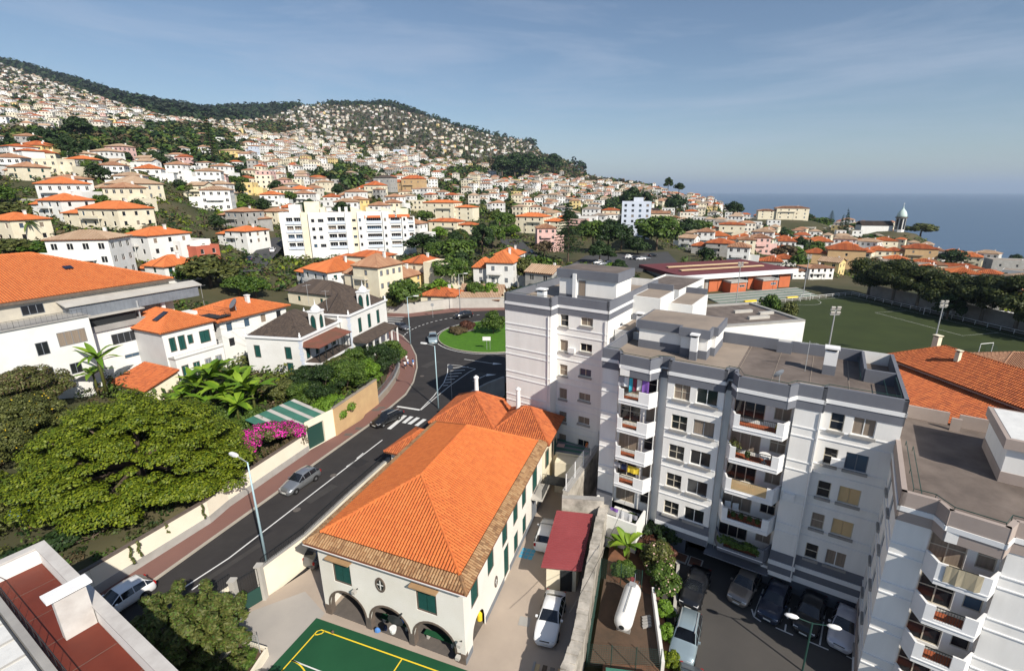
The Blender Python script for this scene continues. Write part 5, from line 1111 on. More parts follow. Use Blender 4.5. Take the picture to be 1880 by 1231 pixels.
def pot(x, y, z, m_, lb, s=.4, rng=random.Random(3)):
    q = T0 @ Vector((x, y, z)); root = thing('potted_plant', lb, 'potted plant', q, 0, 'potted plants on the balconies'); M('floor_terracotta').lathe([(.1, 0), (.15, .24), (.17, .26)], 8).build('pot', root); mb = M(m_); leaves(mb, [(0, 0, .26 + s * .7, s * .6, s * .6, s * .75)], 120, .13, rng, shell=.3); mb.build('foliage', root)
pl_xy = [(11.75, 'leftmost'), (12.3, 'second'), (12.9, 'middle'), (13.5, 'fourth'), (14.1, 'rightmost')]
for x, nme in pl_xy: pot(x, -.9, FL[3] - 2.18, 'leaf_mid', f'{nme} of the five potted plants on the fourth right balcony', .32)
pot(11.7, -.6, FL[1] - 2.18, 'leaf_olive', 'tall bushy potted plant at the left of the second right balcony', .85); pot(12.7, -.85, FL[1] - 2.18, 'leaf_mid', 'small potted plant in the middle of the second right balcony', .35); pot(14.5, -.8, FL[0] - 2.18, 'flower_yellow', 'yellow flowering pot at the right of the top right balcony', .3)
hb = M('leaf_mid'); leaves(hb, [(11.6 + .28 * i, -1.0, FL[4] - 1.55 + .1 * math.sin(i), .3, .25, .35) for i in range(11)], 1500, .15, random.Random(4)); bx_ = thing('balcony_hedge', 'thick green planting filling the lowest grey balcony', 'plant', T0.to_translation(), AA); hb.build('foliage', bx_)
M('frame_white')
for i, (x, lb) in enumerate(((11.75, 'left white plastic chair on the fourth right balcony'), (12.35, 'right white plastic chair on the fourth right balcony'))):
    q = T0 @ Vector((x, -.15, FL[3] - 2.18)); root = thing('plastic_chair', lb, 'chair', q, AA + .3, 'white chairs on the fourth balcony'); M('white_paint').box(-.24, .24, -.24, .24, .4, .44).build('seat', root); M('white_paint').box(-.24, .24, .2, .25, .44, .9).build('backrest', root)
    for sx in (-.2, .2):
        for sy in (-.2, .2): M('white_paint').box(sx - .02, sx + .02, sy - .02, sy + .02, 0, .4).build('leg', root)
q = T0 @ Vector((13.9, -.6, FL[1] - 2.18)); root = thing('balcony_table', 'small round white table with cloth on the second right balcony', 'table', q); M('white_paint').lathe([(.42, .68), (.42, .72)], 12).build('table_top', root); M('white_paint').lathe([(.4, .5), (.43, .67)], 12).build('tablecloth', root); M('pole_grey').lathe([(.2, 0), (.04, .05), (.04, .68)], 8).build('leg', root)
q = T0 @ Vector((14.0, .9, RF)); root = thing('satellite_dish', 'grey satellite dish on the apartment block roof edge', 'satellite dish', q, R(200)); M('metal_grey').lathe([(.02, 0), (.25, .05), (.45, .16)], 14).build('dish', root, loc=(0, 0, 1.0), rot=(R(60), 0, 0)); M('pole_grey').tube([(0, 0, 0), (0, 0, 1.0)], .03, 5).build('mast', root)
# bamboo screen on the third right balcony
q = [b_ for b_ in BALC if b_[0] == 'right' and b_[1] == 2][0]; mb = M('shutter_tan'); xa, xb, yy = q[3]; n = 40
for i in range(n): x = xa + (xb - xa) * (i + .5) / n; mb.box(x - .03, x + .024, yy - .0, yy + .025, q[2] + .1, q[2] + .96)
mb.build('reed_screen', mid, kind='stuff')
# green lamp and playground
pg = thing('playground_terrace', 'raised play terrace with striped blue-green floor behind the school', 'terrace', (0, 0, 0))
pq = [(1.6, 46.6), (6.2, 45.2), (7.8, 49.6), (3.4, 52)]
M('plaster_cream').prism(pq, -2.3, 1.6).build('wall', pg)
a0_, b0_, c0_, d0_ = [Vector(p) for p in pq]
for i in range(12):
    t0_, t1_ = i / 12, (i + 1) / 12; M('metal_green' if i % 2 else 'metal_grey').prism([a0_.lerp(d0_, t0_), b0_.lerp(c0_, t0_), b0_.lerp(c0_, t1_), a0_.lerp(d0_, t1_)], 1.6, 1.63).build('floor_strip', pg)
ps = thing('climbing_frame', 'orange and yellow plastic climbing frame on the striped play terrace', 'play frame', (5.9, 48.4, 1.63), R(-20))
for x in (-.7, .0, .7): M('paint_yellow').box(x - .06, x + .06, -.5, -.38, 0, 1.5).build('post', ps)
M('cloth_yellow').box(-.7, .0, -.5, .4, 1.0, 1.5).build('house_panel', ps); M('tile_new').box(.05, .7, -.52, .4, .5, .62).build('platform', ps); M('tile_new').prism([(.0, -.4), (.75, -.4), (.75, .4), (.0, .4)], 1.5, 1.6).build('roof', ps); M('tile_new').tube([(.3, -.5, .6), (.3, -1.2, .05)], .16, 6).build('slide', ps)
for x, y, lb in ((3.0, 47.6, 'pink play mat nearer the school on the play terrace'), (3.9, 50.8, 'pink play mat at the back of the play terrace')): o = M('plaster_pink').box(-.4, .4, -.3, .3, 0, .08).build('play_mat', loc=(x, y, 1.635), rot=R(-15)); tag(o, lb, 'mat')
br = thing('footbridge', 'dark metal footbridge between the school side and the retaining wall', 'bridge', (0, 0, 0)); M('dark_metal').prism([(.9, 42.2), (4.3, 41.0), (4.8, 42.2), (1.4, 43.5)], .5, .62).build('deck', br); railing(br, [(.9, 42.2), (4.3, 41.0)], .62, .9, .15); M('plaster_cream').prism([(2.2, 44.6), (5.6, 43.6), (6, 45), (2.6, 46.2)], -2.2, 1.4).build('wall', br)
# small yard things
hop = thing('hopscotch_grid', 'blue hopscotch grid painted on the school yard', 'floor marking', (0, 0, 0)); hc = [Vector(P(u, v, -2.2)) for u, v in ((960, 1004), (985, 1009), (976, 1028), (951, 1022))]
for i in range(3):
    for j in range(3):
        f = lambda s, t: hc[3].lerp(hc[2], s).lerp(hc[0].lerp(hc[1], s), t); a, b = i / 3 + .02, (i + 1) / 3 - .02; c_, d_ = j / 3 + .02, (j + 1) / 3 - .02
        mb = M('paint_blue'); mb.face([(*f(a, c_), -2.19), (*f(b, c_), -2.19), (*f(b, d_), -2.19), (*f(a, d_), -2.19)]); mb.build('square', hop)
o = M('concrete').box(-.42, .42, -.4, .4, 0, .012).build('manhole_cover', loc=(*P(963, 1140, -2.2), -2.197), rot=R(-12)); tag(o, 'square grey manhole cover in the school yard', 'manhole cover')
q = P(881, 1137, -2.2); root = thing('waste_bin', 'yellow plastic bin by the side arch of the school', 'bin', (q[0], q[1], -2.2)); M('paint_yellow').lathe([(.2, 0), (.24, .1), (.24, .6), (.2, .7)], 12).build('body', root); M('paint_yellow').lathe([(.26, .7), (.24, .8), (.12, .88)], 12).build('lid', root)
def bench(label, p, rz, L_=2.6):
    root = thing('bench', label, 'bench', (p[0], p[1], YZ + .06), rz, 'green benches under the arches'); M('court_green').box(-L_ / 2, L_ / 2, -.2, .2, .38, .44).build('seat', root)
    for x in (-L_ / 2 + .3, L_ / 2 - .3): M('concrete_light').box(x - .08, x + .08, -.18, .18, 0, .38).build('leg', root)
sl = lambda x, y: (-15.79 + math.cos(SCH_ANG) * x - math.sin(SCH_ANG) * y, 29.22 + math.sin(SCH_ANG) * x + math.cos(SCH_ANG) * y)
bench('green bench in the middle school arch', sl(5.7, .9), SCH_ANG); bench('green bench in the right school arch', sl(9.5, .9), SCH_ANG); bench('green bench with yellow end right of the school corner', sl(13.0, -1.4), SCH_ANG - .2, 1.6)
for i, (x, y, m_, lb) in enumerate(((4.8, -.1, 'cloth_blue', 'blue bag beside the left pier of the school arcade'), (6.3, .9, 'cloth_blue', 'blue and white bag on the middle arch bench'), (5.2, .3, 'cloth_navy', 'dark bag on the floor of the middle arch'), (10.9, .6, 'leaf_olive', 'olive coat hanging in the right school arch'))):
    p = sl(x, y); o = M(m_).lathe([(.12, 0), (.22, .08), (.2, .3), (.08, .42)], 8).build('school_bag', loc=(*p, YZ + (.5 if 'bench' in lb else .06)), rot=i); o.scale = (1, .6, 1); tag(o, lb, 'bag')
o = M('trunk').lathe([(.0, -.12), (.07, -.1), (.12, 0), (.07, .1), (0, .12)], 10).build('ball', smooth=True, loc=(*P(611, 1162, -2.2), -2.05)); tag(o, 'small brown ball on the green court near the corner', 'ball')
pl_ = thing('timber_rack', 'rack of weathered planks and rusty bars at the bottom centre', 'rack', (.9, 22.4, -2.2), R(-14))
for i in range(5): M(['shutter_tan', 'trunk', 'trunk_grey', 'plaster_ochre', 'trunk'][i]).box(-1.2 + .5 * i, -.9 + .5 * i, -3, 1.6, .9 + .04 * (i % 2), 1.0 + .04 * (i % 2)).build('plank', pl_)
for x in (-1.35, 1.5): M('concrete').box(x, x + .16, -3, 1.7, 0, 1.05).build('side_rail', pl_)
o = M('metal_green').box(-2.2, 2.2, -2.5, 1.2, 0, .12).build('green_sheet_roof', loc=(6.6, 21.9, -.6), rot=R(-8)); tag(o, 'green sheet roof corner at the bottom edge below the gas tank', 'roof')
br_ = thing('hedge_bed', 'concrete edged planting bed by the garage entrance', 'planting bed', (0, 0, 0))
for q in ([(12.4, 35.6), (13.4, 35.0), (14.0, 36.0), (13.0, 36.6)], [(13.5, 34.95), (14.5, 34.4), (15.1, 35.4), (14.1, 36.0)]): M('concrete_light').prism(q, -3.05, -2.9).build('edging', br_); c_ = sum((Vector(p) for p in q), Vector((0, 0))) / 4; M('soil_red').prism([c_.lerp(Vector(p), .82) for p in q], -2.9, -2.88).build('soil', br_)
# ---------------------------------------------------------------- lamps, signs, people, cars
street_lamp('tall street lamp with blue-grey pole in front of the cream garden wall', (*P(489, 1029), 0), 9, ang=R(152)); street_lamp('tall street lamp rising behind the orange school roof', (*P(805, 749), 0), 9, ang=R(160))
street_lamp('street lamp at the pavement corner near the crossing car', (*P(754, 632), .1), 9.3, ang=R(8)); street_lamp('street lamp behind the roundabout by the concrete wall', (*P(845, 575), .1), 9.5, ang=R(10), m='pole_grey')
def sign(label, p, h, kind):
    root = thing('road_sign', label, 'sign', (*p, .1), 0); M('pole_grey').tube([(0, 0, -.2), (0, 0, h)], .035, 6).build('post', root)
    if kind == 'disc': M('pole_grey').lathe([(.4, -.015), (.4, .015)], 14, 'y', (0, -.06, h - .35)).build('plate', root)
    else: M('white_paint').box(-.75, .75, -.05, -.02, h - .75, h).build('plate', root); M('pole_grey').tube([(.6, 0, -.2), (.6, 0, h - .75)], .03, 5).build('post', root)
sign('round traffic sign seen from behind near the crossing car', P(725, 625), 3.4, 'disc'); sign('round traffic sign seen from behind at the roundabout wall', P(795, 583), 3.4, 'disc'); sign('white rectangular sign board on two posts on the roundabout grass', P(894, 643), 2.6, 'board'); sign('slim grey sign post on the hatched traffic island', P(830, 733), 5.2, 'disc')
for i, (u, v, sh_, bo_, lb, hh, rz) in enumerate(((744, 677, 'cloth_white', 'cloth_navy', 'person in white top and dark shorts walking at the front of the group', 1.5, 3.0), (749, 672, 'cloth_white', 'cloth_blue', 'person in white shirt and blue shorts in the middle of the group', 1.5, 2.8), (746.5, 666, 'cloth_white', 'cloth_grey', 'person in white shirt at the back of the group', 1.55, 3.2), (759, 674, 'cloth_blue', 'cloth_white', 'person in bright blue shirt walking by the kerb', 1.6, 2.6))):
    person(lb, (*P(u, v, .12), .12), rz, sh_, bo_, 'hair_dark', hh)
for args in [('hatch', 'silver', 'silver hatchback driving on the road beside the bougainvillea wall', (-23.6, 42.5, 0), hd(P(586, 866), P(527, 905)), None), ('saloon', 'black', 'glossy black estate car with roof rails at the zebra crossing', (-18.9, 56.6, 0), hd(P(736, 766), P(692, 788)), None),
             ('hatch', 'white', 'white hatchback half hidden by the bottom left terrace', (-29.6, 27.6, 0), R(-116), None), ('suv', 'bluegrey', 'pale blue-grey car driving past the roundabout island', (-20.0, 91.4, 0), R(-78), None),
             ('saloon', 'grey', 'grey saloon entering the roundabout over the zebra crossing', (-28.6, 100.6, 0), hd(P(718, 598), P(757, 609)), None), ('suv', 'black', 'black car on the far side of the roundabout', (-16.6, 110.2, 0), hd(P(873, 580), P(830, 586)), None),
             ('saloon', 'white', 'white saloon parked in the school yard beside the shed', (1.25, 28.3, -2.2), R(-104), None), ('hatch', 'white', 'white hatchback parked behind the red roofed shed', (1.2, 37.4, -2.2), R(76), None), ('hatch', 'grey', 'dark grey car parked in shade left of the school', (-18.3, 35.4, -2.2), R(66), None)]:
    car(args[0], args[1], args[2], args[3], args[4], rails='rails' in args[2])
la = hd(P(1285, 1050, -3), P(1262, 1108, -3)); g_ = 'cars in the apartment car park'
car('saloon', 'black', 'black saloon with silver windscreen shade by the flowering hedge', (13.2, 31.9, -3), la, g_, shade=True); car('suv', 'bluegrey', 'pale blue-grey off-roader with roof rails behind the hedge', (11.0, 27.2, -3), la + .1, g_, shade=True, rails=True); car('saloon', 'silver', 'silver car cut by the bottom edge beside the hedge', (9.75, 22.9, -3), la + .12, g_)
lb_ = hd(P(1392, 1058, -3), P(1366, 1108, -3))
for st_n, col_, lb, p in (('saloon', 'gold', 'grey-gold saloon with sunroof under the balconies', (17.4, 32.2, -3)), ('hatch', 'navy', 'dark navy car parked second from the garage entrance', (19.0, 30.5, -3)), ('saloon', 'black', 'black car parked in the shade behind the twin lamp', (21.2, 29.4, -3)), ('hatch', 'lilac', 'pale lilac hatchback parked nearest the beige block', (23.0, 28.1, -3))): car(st_n, col_, lb, p, lb_, g_)
tl_ = thing('twin_lot_lamp', 'green lamp post with two white oval heads in the car park', 'street lamp', (*P(1473, 1231, -3), -3), R(-20)); M('green_metal').tube([(0, 0, -.1), (0, 0, 4.2)], .06, 6).build('pole', tl_)
for sx in (-1, 1): M('green_metal').tube([(0, 0, 4.15), (sx * .9, 0, 4.3)], .03, 5).build('arm', tl_); M('white_paint').lathe([(.02, -.45), (.13, -.3), (.17, 0), (.13, .3), (.02, .45)], 10, 'x', (sx * 1.25, 0, 4.32)).build('lamp_head', tl_, smooth=True)
# ---------------------------------------------------------------- near planting
rg = random.Random(21)
def custom_tree(name, label, loc, blobs, leafm, n, size, trunk_h, tr_, cat='tree', extra=None, up=.35, shell=.72, tm_='trunk', limbs=9, aspect=1.5):
    root = thing(name, label, cat, loc); mb = M(leafm); leaves(mb, blobs, n, size, rg, up, shell, aspect); mb.build('crown', root)
    if extra: mb = M(extra[0]); leaves(mb, blobs, extra[1], extra[2], rg, up, .98); mb.build('blossom', root)
    link('trunk', trunk_mesh(rg, trunk_h, tr_, blobs, tm_, limbs=limbs), root); return root
bl = []
for i in range(300):
    a = i * 2.399963; rr = math.sqrt((i + .5) / 300); x, y = 9.0 * rr * math.cos(a), 7.2 * rr * math.sin(a); r_ = rg.uniform(.55, 1.35)
    bl.append((x + rg.uniform(-.6, .6), y + rg.uniform(-.6, .6), 8.6 - 6.0 * rr ** 2.2 + rg.uniform(-1.3, .8), r_, r_ * rg.uniform(.8, 1.1), r_ * rg.uniform(.38, .6)))
for i in range(40): a = i * 2.4; bl.append((8.4 * math.cos(a) * rg.uniform(.85, 1.05), 6.2 * math.sin(a) * rg.uniform(.85, 1.1), rg.uniform(1.2, 3.4), 1.4, 1.4, .8))
custom_tree('golden_tree', 'huge spreading yellow-green tree in layered clumps behind the cream wall', (-37.0, 39.8, 1.2), bl, 'leaf_gold', 120000, .145, 5.6, .38, up=.8, shell=.5, limbs=26)
custom_tree('vine_tree', 'olive and brown creeper covered tree with yellow flowers at the far left', (-54.5, 46.0, 2.0), crown_blobs(rg, 5.0, 4.6, 80, 2.6, .8, .22), 'leaf_olive', 30000, .15, 4.5, .25, extra=('flower_yellow', 420, .12))
custom_tree('brown_shrub_tree', 'brownish twiggy bush between the golden tree and the banana plants', (-45.5, 49.0, 1.8), crown_blobs(rg, 4.0, 2.2, 60, 1.2, .8, .22), 'leaf_brown', 16000, .13, 3, .15)
custom_tree('creeper_tree', 'rust-green tree in front of the white warehouse wall', (-59.5, 52.5, 3.4), crown_blobs(rg, 3.8, 3.8, 60, 2.8, .8, .24), 'leaf_olive', 18000, .15, 4, .2, extra=('leaf_brown', 5000, .15))
custom_tree('yellow_green_bush', 'low yellow-green bush left of the golden tree', (-51.5, 36.5, 2.4), crown_blobs(rg, 3.2, 2.2, 18, 1.2, .8, .4), 'leaf_gold', 6000, .2, 1.6, .12); custom_tree('garden_bush', 'dark low bush at the left edge above the terrace', (-46.5, 33.0, 1.6), crown_blobs(rg, 3.0, 1.6, 16, .7, .8, .4), 'leaf_olive', 5000, .18, 1.2, .1)
custom_tree('fern_undergrowth', 'dark undergrowth below the golden tree along the wall', (-36.0, 33.0, 1.2), [(x * 1.3 - 3, x * 2.2 - 3, .5 + rg.random() * .5, 1.2, 1.3, .7) for x in range(-1, 6)], 'leaf_dark', 6000, .2, .8, .06)
fb_ = []
for i in range(230):
    a = i * 2.399963; t = rg.random(); rr = rg.uniform(.2, 1.0) * (1.0 if t < .6 else 1.35 - .6 * t); fb_.append((3.5 * rr * math.cos(a), 3.5 * rr * math.sin(a), .8 + 5.2 * t + .5 * rg.random(), rg.uniform(.22, .55), rg.uniform(.22, .55), rg.uniform(.25, .6)))
custom_tree('front_tree', 'dense grey-green broadleaf tree at the lower left by the school gate', (-21.9, 23.8, -2.4), fb_, 'leaf_olive', 42000, .105, 4.0, .2, extra=('leaf_mid', 14000, .1), aspect=2.8, shell=.4)
custom_tree('front_bush', 'bright green bush under the lower left tree', (-17.2, 21.5, -2.3), crown_blobs(rg, 2.0, 2.2, 16, 1.2, .9, .42), 'leaf_mid', 7000, .15, 1.2, .08)
bgv = thing('bougainvillea', 'magenta bougainvillea spilling over the cream garden wall', 'shrub', (0, 0, 0)); wa, wb_ = Vector(P(440, 886)), Vector(P(566, 829)); wd_ = (wb_ - wa).normalized(); wn = Vector((-wd_.y, wd_.x)); bl = []; bl2 = []
for i in range(110):
    t = rg.random(); o_ = rg.uniform(-.4, 2.9); p = wa.lerp(wb_, t) + wn * o_; z = 2.7 + 1.7 * math.sin(math.pi * min(1, t * .9 + .12)) * (1 - abs(o_ - 1) / 3) + rg.uniform(-.2, .3); (bl if rg.random() < .7 else bl2).append((p.x, p.y, z, .6, .6, .45))
mb = M('leaf_olive'); leaves(mb, bl + bl2, 12000, .13, rg); mb.build('foliage', bgv); mb = M('flower_magenta'); leaves(mb, bl, 9500, .12, rg, shell=.9); mb.build('blossom', bgv)
mb = M('leaf_brown')
for i in range(70): p = wa.lerp(wb_, rg.random()) - wn * .22; L_ = rg.uniform(.3, 1.3); leaves(mb, [(p.x + .05 * k, p.y, 2.6 - L_ * k / 5, .09, .07, .12) for k in range(6)], 40, .1, rg, shell=.1)
mb.build('hanging_vine', bgv)
for (u, v, lb) in ((236, 1020, 'thin leafy creeper hanging over the wall near the terrace'), (250, 1010, 'longer leafy creeper hanging beside the thin one on the cream wall'), (300, 975, 'short creeper hanging on the cream wall below the golden tree'), (366, 940, 'creeper hanging from the wall top left of the street lamp')):
    p = P(u + 12, v + 28, .1); mb = M('leaf_olive'); L_ = rg.uniform(.8, 1.5); nrm = Vector((.85, -.5)) * .22; leaves(mb, [(p[0] + nrm.x + .08 * math.sin(k), p[1] + nrm.y, 2.45 - L_ * k / 8, .1, .1, .12) for k in range(9)], 150, .12, rg, shell=.1); o = mb.build('hanging_creeper'); tag(o, lb, 'creeper')
bm_ = [banana_meshes(i, 3.4 + .5 * (i % 3), 3.1, 16, .8) for i in range(4)]
for i, (u, v, s, lb) in enumerate(((345, 745, 1.0, 'banana plant at the left end of the banana clump'), (372, 735, 1.15, 'second banana plant from the left in the clump'), (398, 728, 1.3, 'tall banana plant in the middle of the clump'), (415, 742, 1.1, 'banana plant in front of the tallest one'), (432, 722, 1.25, 'banana plant behind the middle of the clump'), (452, 738, 1.15, 'banana plant with drooping leaves right of the middle'), (470, 748, 1.05, 'banana plant at the right end of the clump'), (440, 760, .9, 'low banana plant at the front right of the clump'), (385, 755, .9, 'low banana plant at the front of the clump'))):
    q = P(u, v + 14, 1.8); plant('banana_plant', lb, (q[0], q[1], 1.7), bm_[i % 4], i * 1.3, s, 'banana clump behind the bougainvillea')
q = P(190, 700, 5.0); plant('banana_palm', 'tall banana palm with spiky leaves left of the grey house wall', (q[0], q[1], 4.0), banana_meshes(9, 5.2, 2.8, 13), 0, 1.15); q = P(175, 705, 4); plant('banana_palm', 'shorter banana palm beside the tall spiky one', (q[0] + 1, q[1] - 1, 3.6), banana_meshes(10, 3.2, 2.4, 12), 1, 1.0)
q = P(545 - 85, 790, 1.5); custom_tree('silver_bush', 'round pale silvery bush by the green garage roof', (-29.5, 53.2, 1.3), crown_blobs(rg, 1.4, 1.4, 10, .8, .9, .5), 'leaf_silver', 3000, .13, .6, .06); custom_tree('garden_shrub', 'dark green shrub behind the bougainvillea', (-32.2, 51.2, 1.3), crown_blobs(rg, 2.0, 1.8, 12, 1.2, .9, .5), 'leaf_mid', 4500, .16, 1, .08)
for i, (u, v, z, r_, h_, lm, lb) in enumerate(((520, 735, 1.3, 2.2, 3.0, 'leaf_olive', 'low olive shrub at the corner below the white villa'), (560, 745, 1.3, 2.4, 3.4, 'leaf_mid', 'round shrub in front of the white villa corner'), (598, 738, 1.3, 3.0, 5.4, 'leaf_dark', 'dark tree in front of the red veranda'), (640, 728, 1.2, 3.2, 5.6, 'leaf_mid', 'leafy tree behind the scalloped wall'), (672, 715, 1.2, 2.4, 4.6, 'leaf_bright', 'bright green tree at the end of the scalloped wall'), (700, 690, 1.0, 2.8, 5.2, 'leaf_dark', 'dark tree beside the curved railings'), (722, 668, .8, 2.2, 4.4, 'leaf_mid', 'rounded tree with pale flowers nearest the pedestrians'), (610, 765, 1.3, 2.4, 2.8, 'leaf_bright', 'bright shrub against the scalloped wall'), (655, 690, 1.2, 2.6, 4.6, 'leaf_mid', 'tree below the dark tiled veranda'), (625, 705, 1.2, 2.4, 4.4, 'leaf_olive', 'olive tree between the two villa verandas'), (560, 715, 1.4, 2.0, 3.6, 'leaf_dark', 'dark shrub below the villa quoins'))):
    q = P(u, v, z); custom_tree('villa_garden_tree', lb, (q[0], q[1], z - .2), crown_blobs(rg, r_, h_ * .62, 46, h_ * .55, .85, .27), lm, 9500, .15, h_ * .7, .12)
for u, v, r_, h_, lm, lb in ((906, 612, 2.7, 4.6, 'leaf_mid', 'large round clipped bush on the roundabout island'), (858, 602, 1.7, 1.2, 'leaf_red', 'low reddish bush behind the nearer one on the island'), (839, 611, 1.6, 1.1, 'leaf_brown', 'low brown-green bush on the island edge')):
    q = P(u, v, .16); custom_tree('island_bush', lb, (q[0], q[1], .1), crown_blobs(rg, r_, h_ * .75, 20, h_ * .5, .8, .42), lm, 5000, .2, h_ * .4, .1, cat='bush')
iw = thing('island_stone_row', 'short row of stones in the roundabout grass', 'stones', (0, 0, 0))
for i in range(14): p = along(P(836, 616), P(870, 607), i / 13); M('stone_dark').lathe([(.05, 0), (.3, .08), (.22, .25), (.05, .32)], 6, c=(p[0], p[1], .14)).build('stone', iw)
for x, y, r_, h_, lm, lb, z in ((9.0, 38.3, 1.5, 2.2, 'leaf_mid', 'leafy bush below the drying terrace wall', -2.6), (12.0, 37.3, 1.7, 2.8, 'leaf_dark', 'dark bush by the apartment ground floor', -2.9), (10.6, 34.0, 1.5, 2.6, 'leaf_olive', 'pink-tinged flowering bush by the black parked car', -2.7), (10.5, 31.8, 1.35, 2.3, 'leaf_mid', 'broad flowering hedge bush above the car park kerb', -2.7), (10.1, 29.4, .7, 1.2, 'leaf_bright', 'bright hedge behind the off-roader', -2.7), (9.75, 27.4, .65, 1.1, 'leaf_bright', 'hedge with yellow leaves in the middle of the car park edge', -2.7), (9.4, 25.3, .62, 1.0, 'leaf_gold', 'yellowish hedge near the bottom edge of the car park', -2.7), (11.4, 35.0, 1.2, 1.6, 'leaf_red', 'dark red shrub beside the banana plant', -2.7), (10.4, 36.0, 1.2, 1.4, 'leaf_red', 'deep red bush behind the banana plant', -2.6), (7.6, 33.4, 1.0, 1.0, 'leaf_mid', 'low plant at the back of the tank fence', -2.6)):
    custom_tree('garden_bush', lb, (x, y, z), crown_blobs(rg, r_, h_ * .7, 36, h_ * .5, .9, .28), lm, 4600, .15, h_ * .5, .07, cat='bush', extra=('plaster_pink', 160, .12) if 'pink' in lb or 'flowering' in lb else None)
plant('banana_plant', 'banana plant with broad leaves behind the gas tank fence', (8.3, 35.3, -2.6), banana_meshes(31, 1.9, 1.9, 12, .55), 0, 1, None)
plant('grassy_plant', 'spiky bright plant at the foot of the old wall', (7.4, 36.6, -2.5), banana_meshes(32, .9, 1.3, 14, .2), 0, 1, None)
mb = M('leaf_mid'); leaves(mb, [(4.1 - .35 * i, 30.2 - 1.45 * i * .9, -1.9 + .3 * rg.random(), .35, .7, .5) for i in range(6)], 2600, .13, rg); o = mb.build('wall_creeper'); tag(o, 'green creeper along the foot of the old wall by the white saloon', 'creeper')

wall_run('curved_road_wall', 'dark curved retaining wall behind the school roof beside the tower', [P(925, 704), P(895, 716), P(868, 731), P(842, 749)], -3, 1.2, .3, 'concrete')
gb_ = thing('banana_undergrowth', 'tangle of green undergrowth at the foot of the banana clump', 'shrubs', (*P(410, 775, 1.6), 1.5)); mb = M('leaf_mid'); leaves(mb, [(rg.uniform(-5.5, 5), rg.uniform(-2.5, 3), rg.uniform(.2, 1.2), 1.1, 1.1, .8) for _ in range(26)], 12000, .16, rg); mb.build('foliage', gb_)
def near_growth():
    rf = random.Random(19); mb = MB(); mb.mats = ['leaf_mid', 'leaf_olive', 'leaf_dark', 'leaf_brown', 'leaf_wall']
    for _ in range(1500):
        x, y = rf.uniform(-72, -24), rf.uniform(18, 66); l = road_left(x, y)
        if l < 1.2 or (x < -58 and y > 50): continue
        mb.mi = rf.randrange(5); r_ = rf.uniform(.3, .9); leaves(mb, [(x, y, near_z(x, y) + r_ * .25, r_ * 1.3, r_ * 1.1, r_ * .6)], 42, .17, rf, shell=.3)
    o = mb.build('garden_weeds'); o['kind'] = 'stuff'; tag(o, 'low weeds and creepers on the garden ground behind the cream wall', 'weeds')
near_growth()

pb = thing('planter_box', 'cream walled planter at the bottom edge beside the green court', 'planter', (0, 0, 0)); pp = [Vector(P(u, v, -2.2)) for u, v in ((439, 1186), (492, 1203), (462, 1250), (395, 1250))]
for a, b in zip(pp, pp[1:] + pp[:1]): d = (b - a).normalized(); n = Vector((-d.y, d.x)) * .09; M('garden_wall').prism([a - n, b - n, b + n, a + n], -2.3, -1.5).build('wall', pb)
M('soil').prism(pp, -2.25, -1.7).build('soil', pb); mb = M('leaf_mid'); c_ = sum(pp, Vector((0, 0))) / 4; leaves(mb, [(c_.x + rg.uniform(-.7, .7), c_.y + rg.uniform(-.6, .6), -1.55, .35, .35, .25) for _ in range(14)], 1600, .12, rg); mb.build('foliage', pb)
mesh_fence('yard_fence', 'leaning grey mesh fence beside the planter at the bottom edge', [P(398, 1238, -1.6), P(436, 1184, -1.6), P(478, 1197, -1.6)], -1.6, 1.5, 'pole_grey')
fp_ = thing('flag_pole', 'white flag pole with furled flag at the bottom edge', 'flag pole', (*P(385, 1262, -2.2), -2.2)); M('white_paint').tube([(0, 0, 0), (0, 0, 3.6)], .05, 6).build('pole', fp_); M('cloth_white').lathe([(.05, 1.6), (.16, 1.8), (.1, 3.2), (.04, 3.4)], 8).build('flag', fp_)
q = P(33, 936, 2.6); o = M('cloth_blue').lathe([(.1, 0), (.7, .05), (.55, .35), (.2, .55), (.02, .6)], 9).build('tarpaulin', loc=(q[0], q[1], 2.3)); tag(o, 'crumpled bright blue tarpaulin in the garden at the left edge', 'tarpaulin')
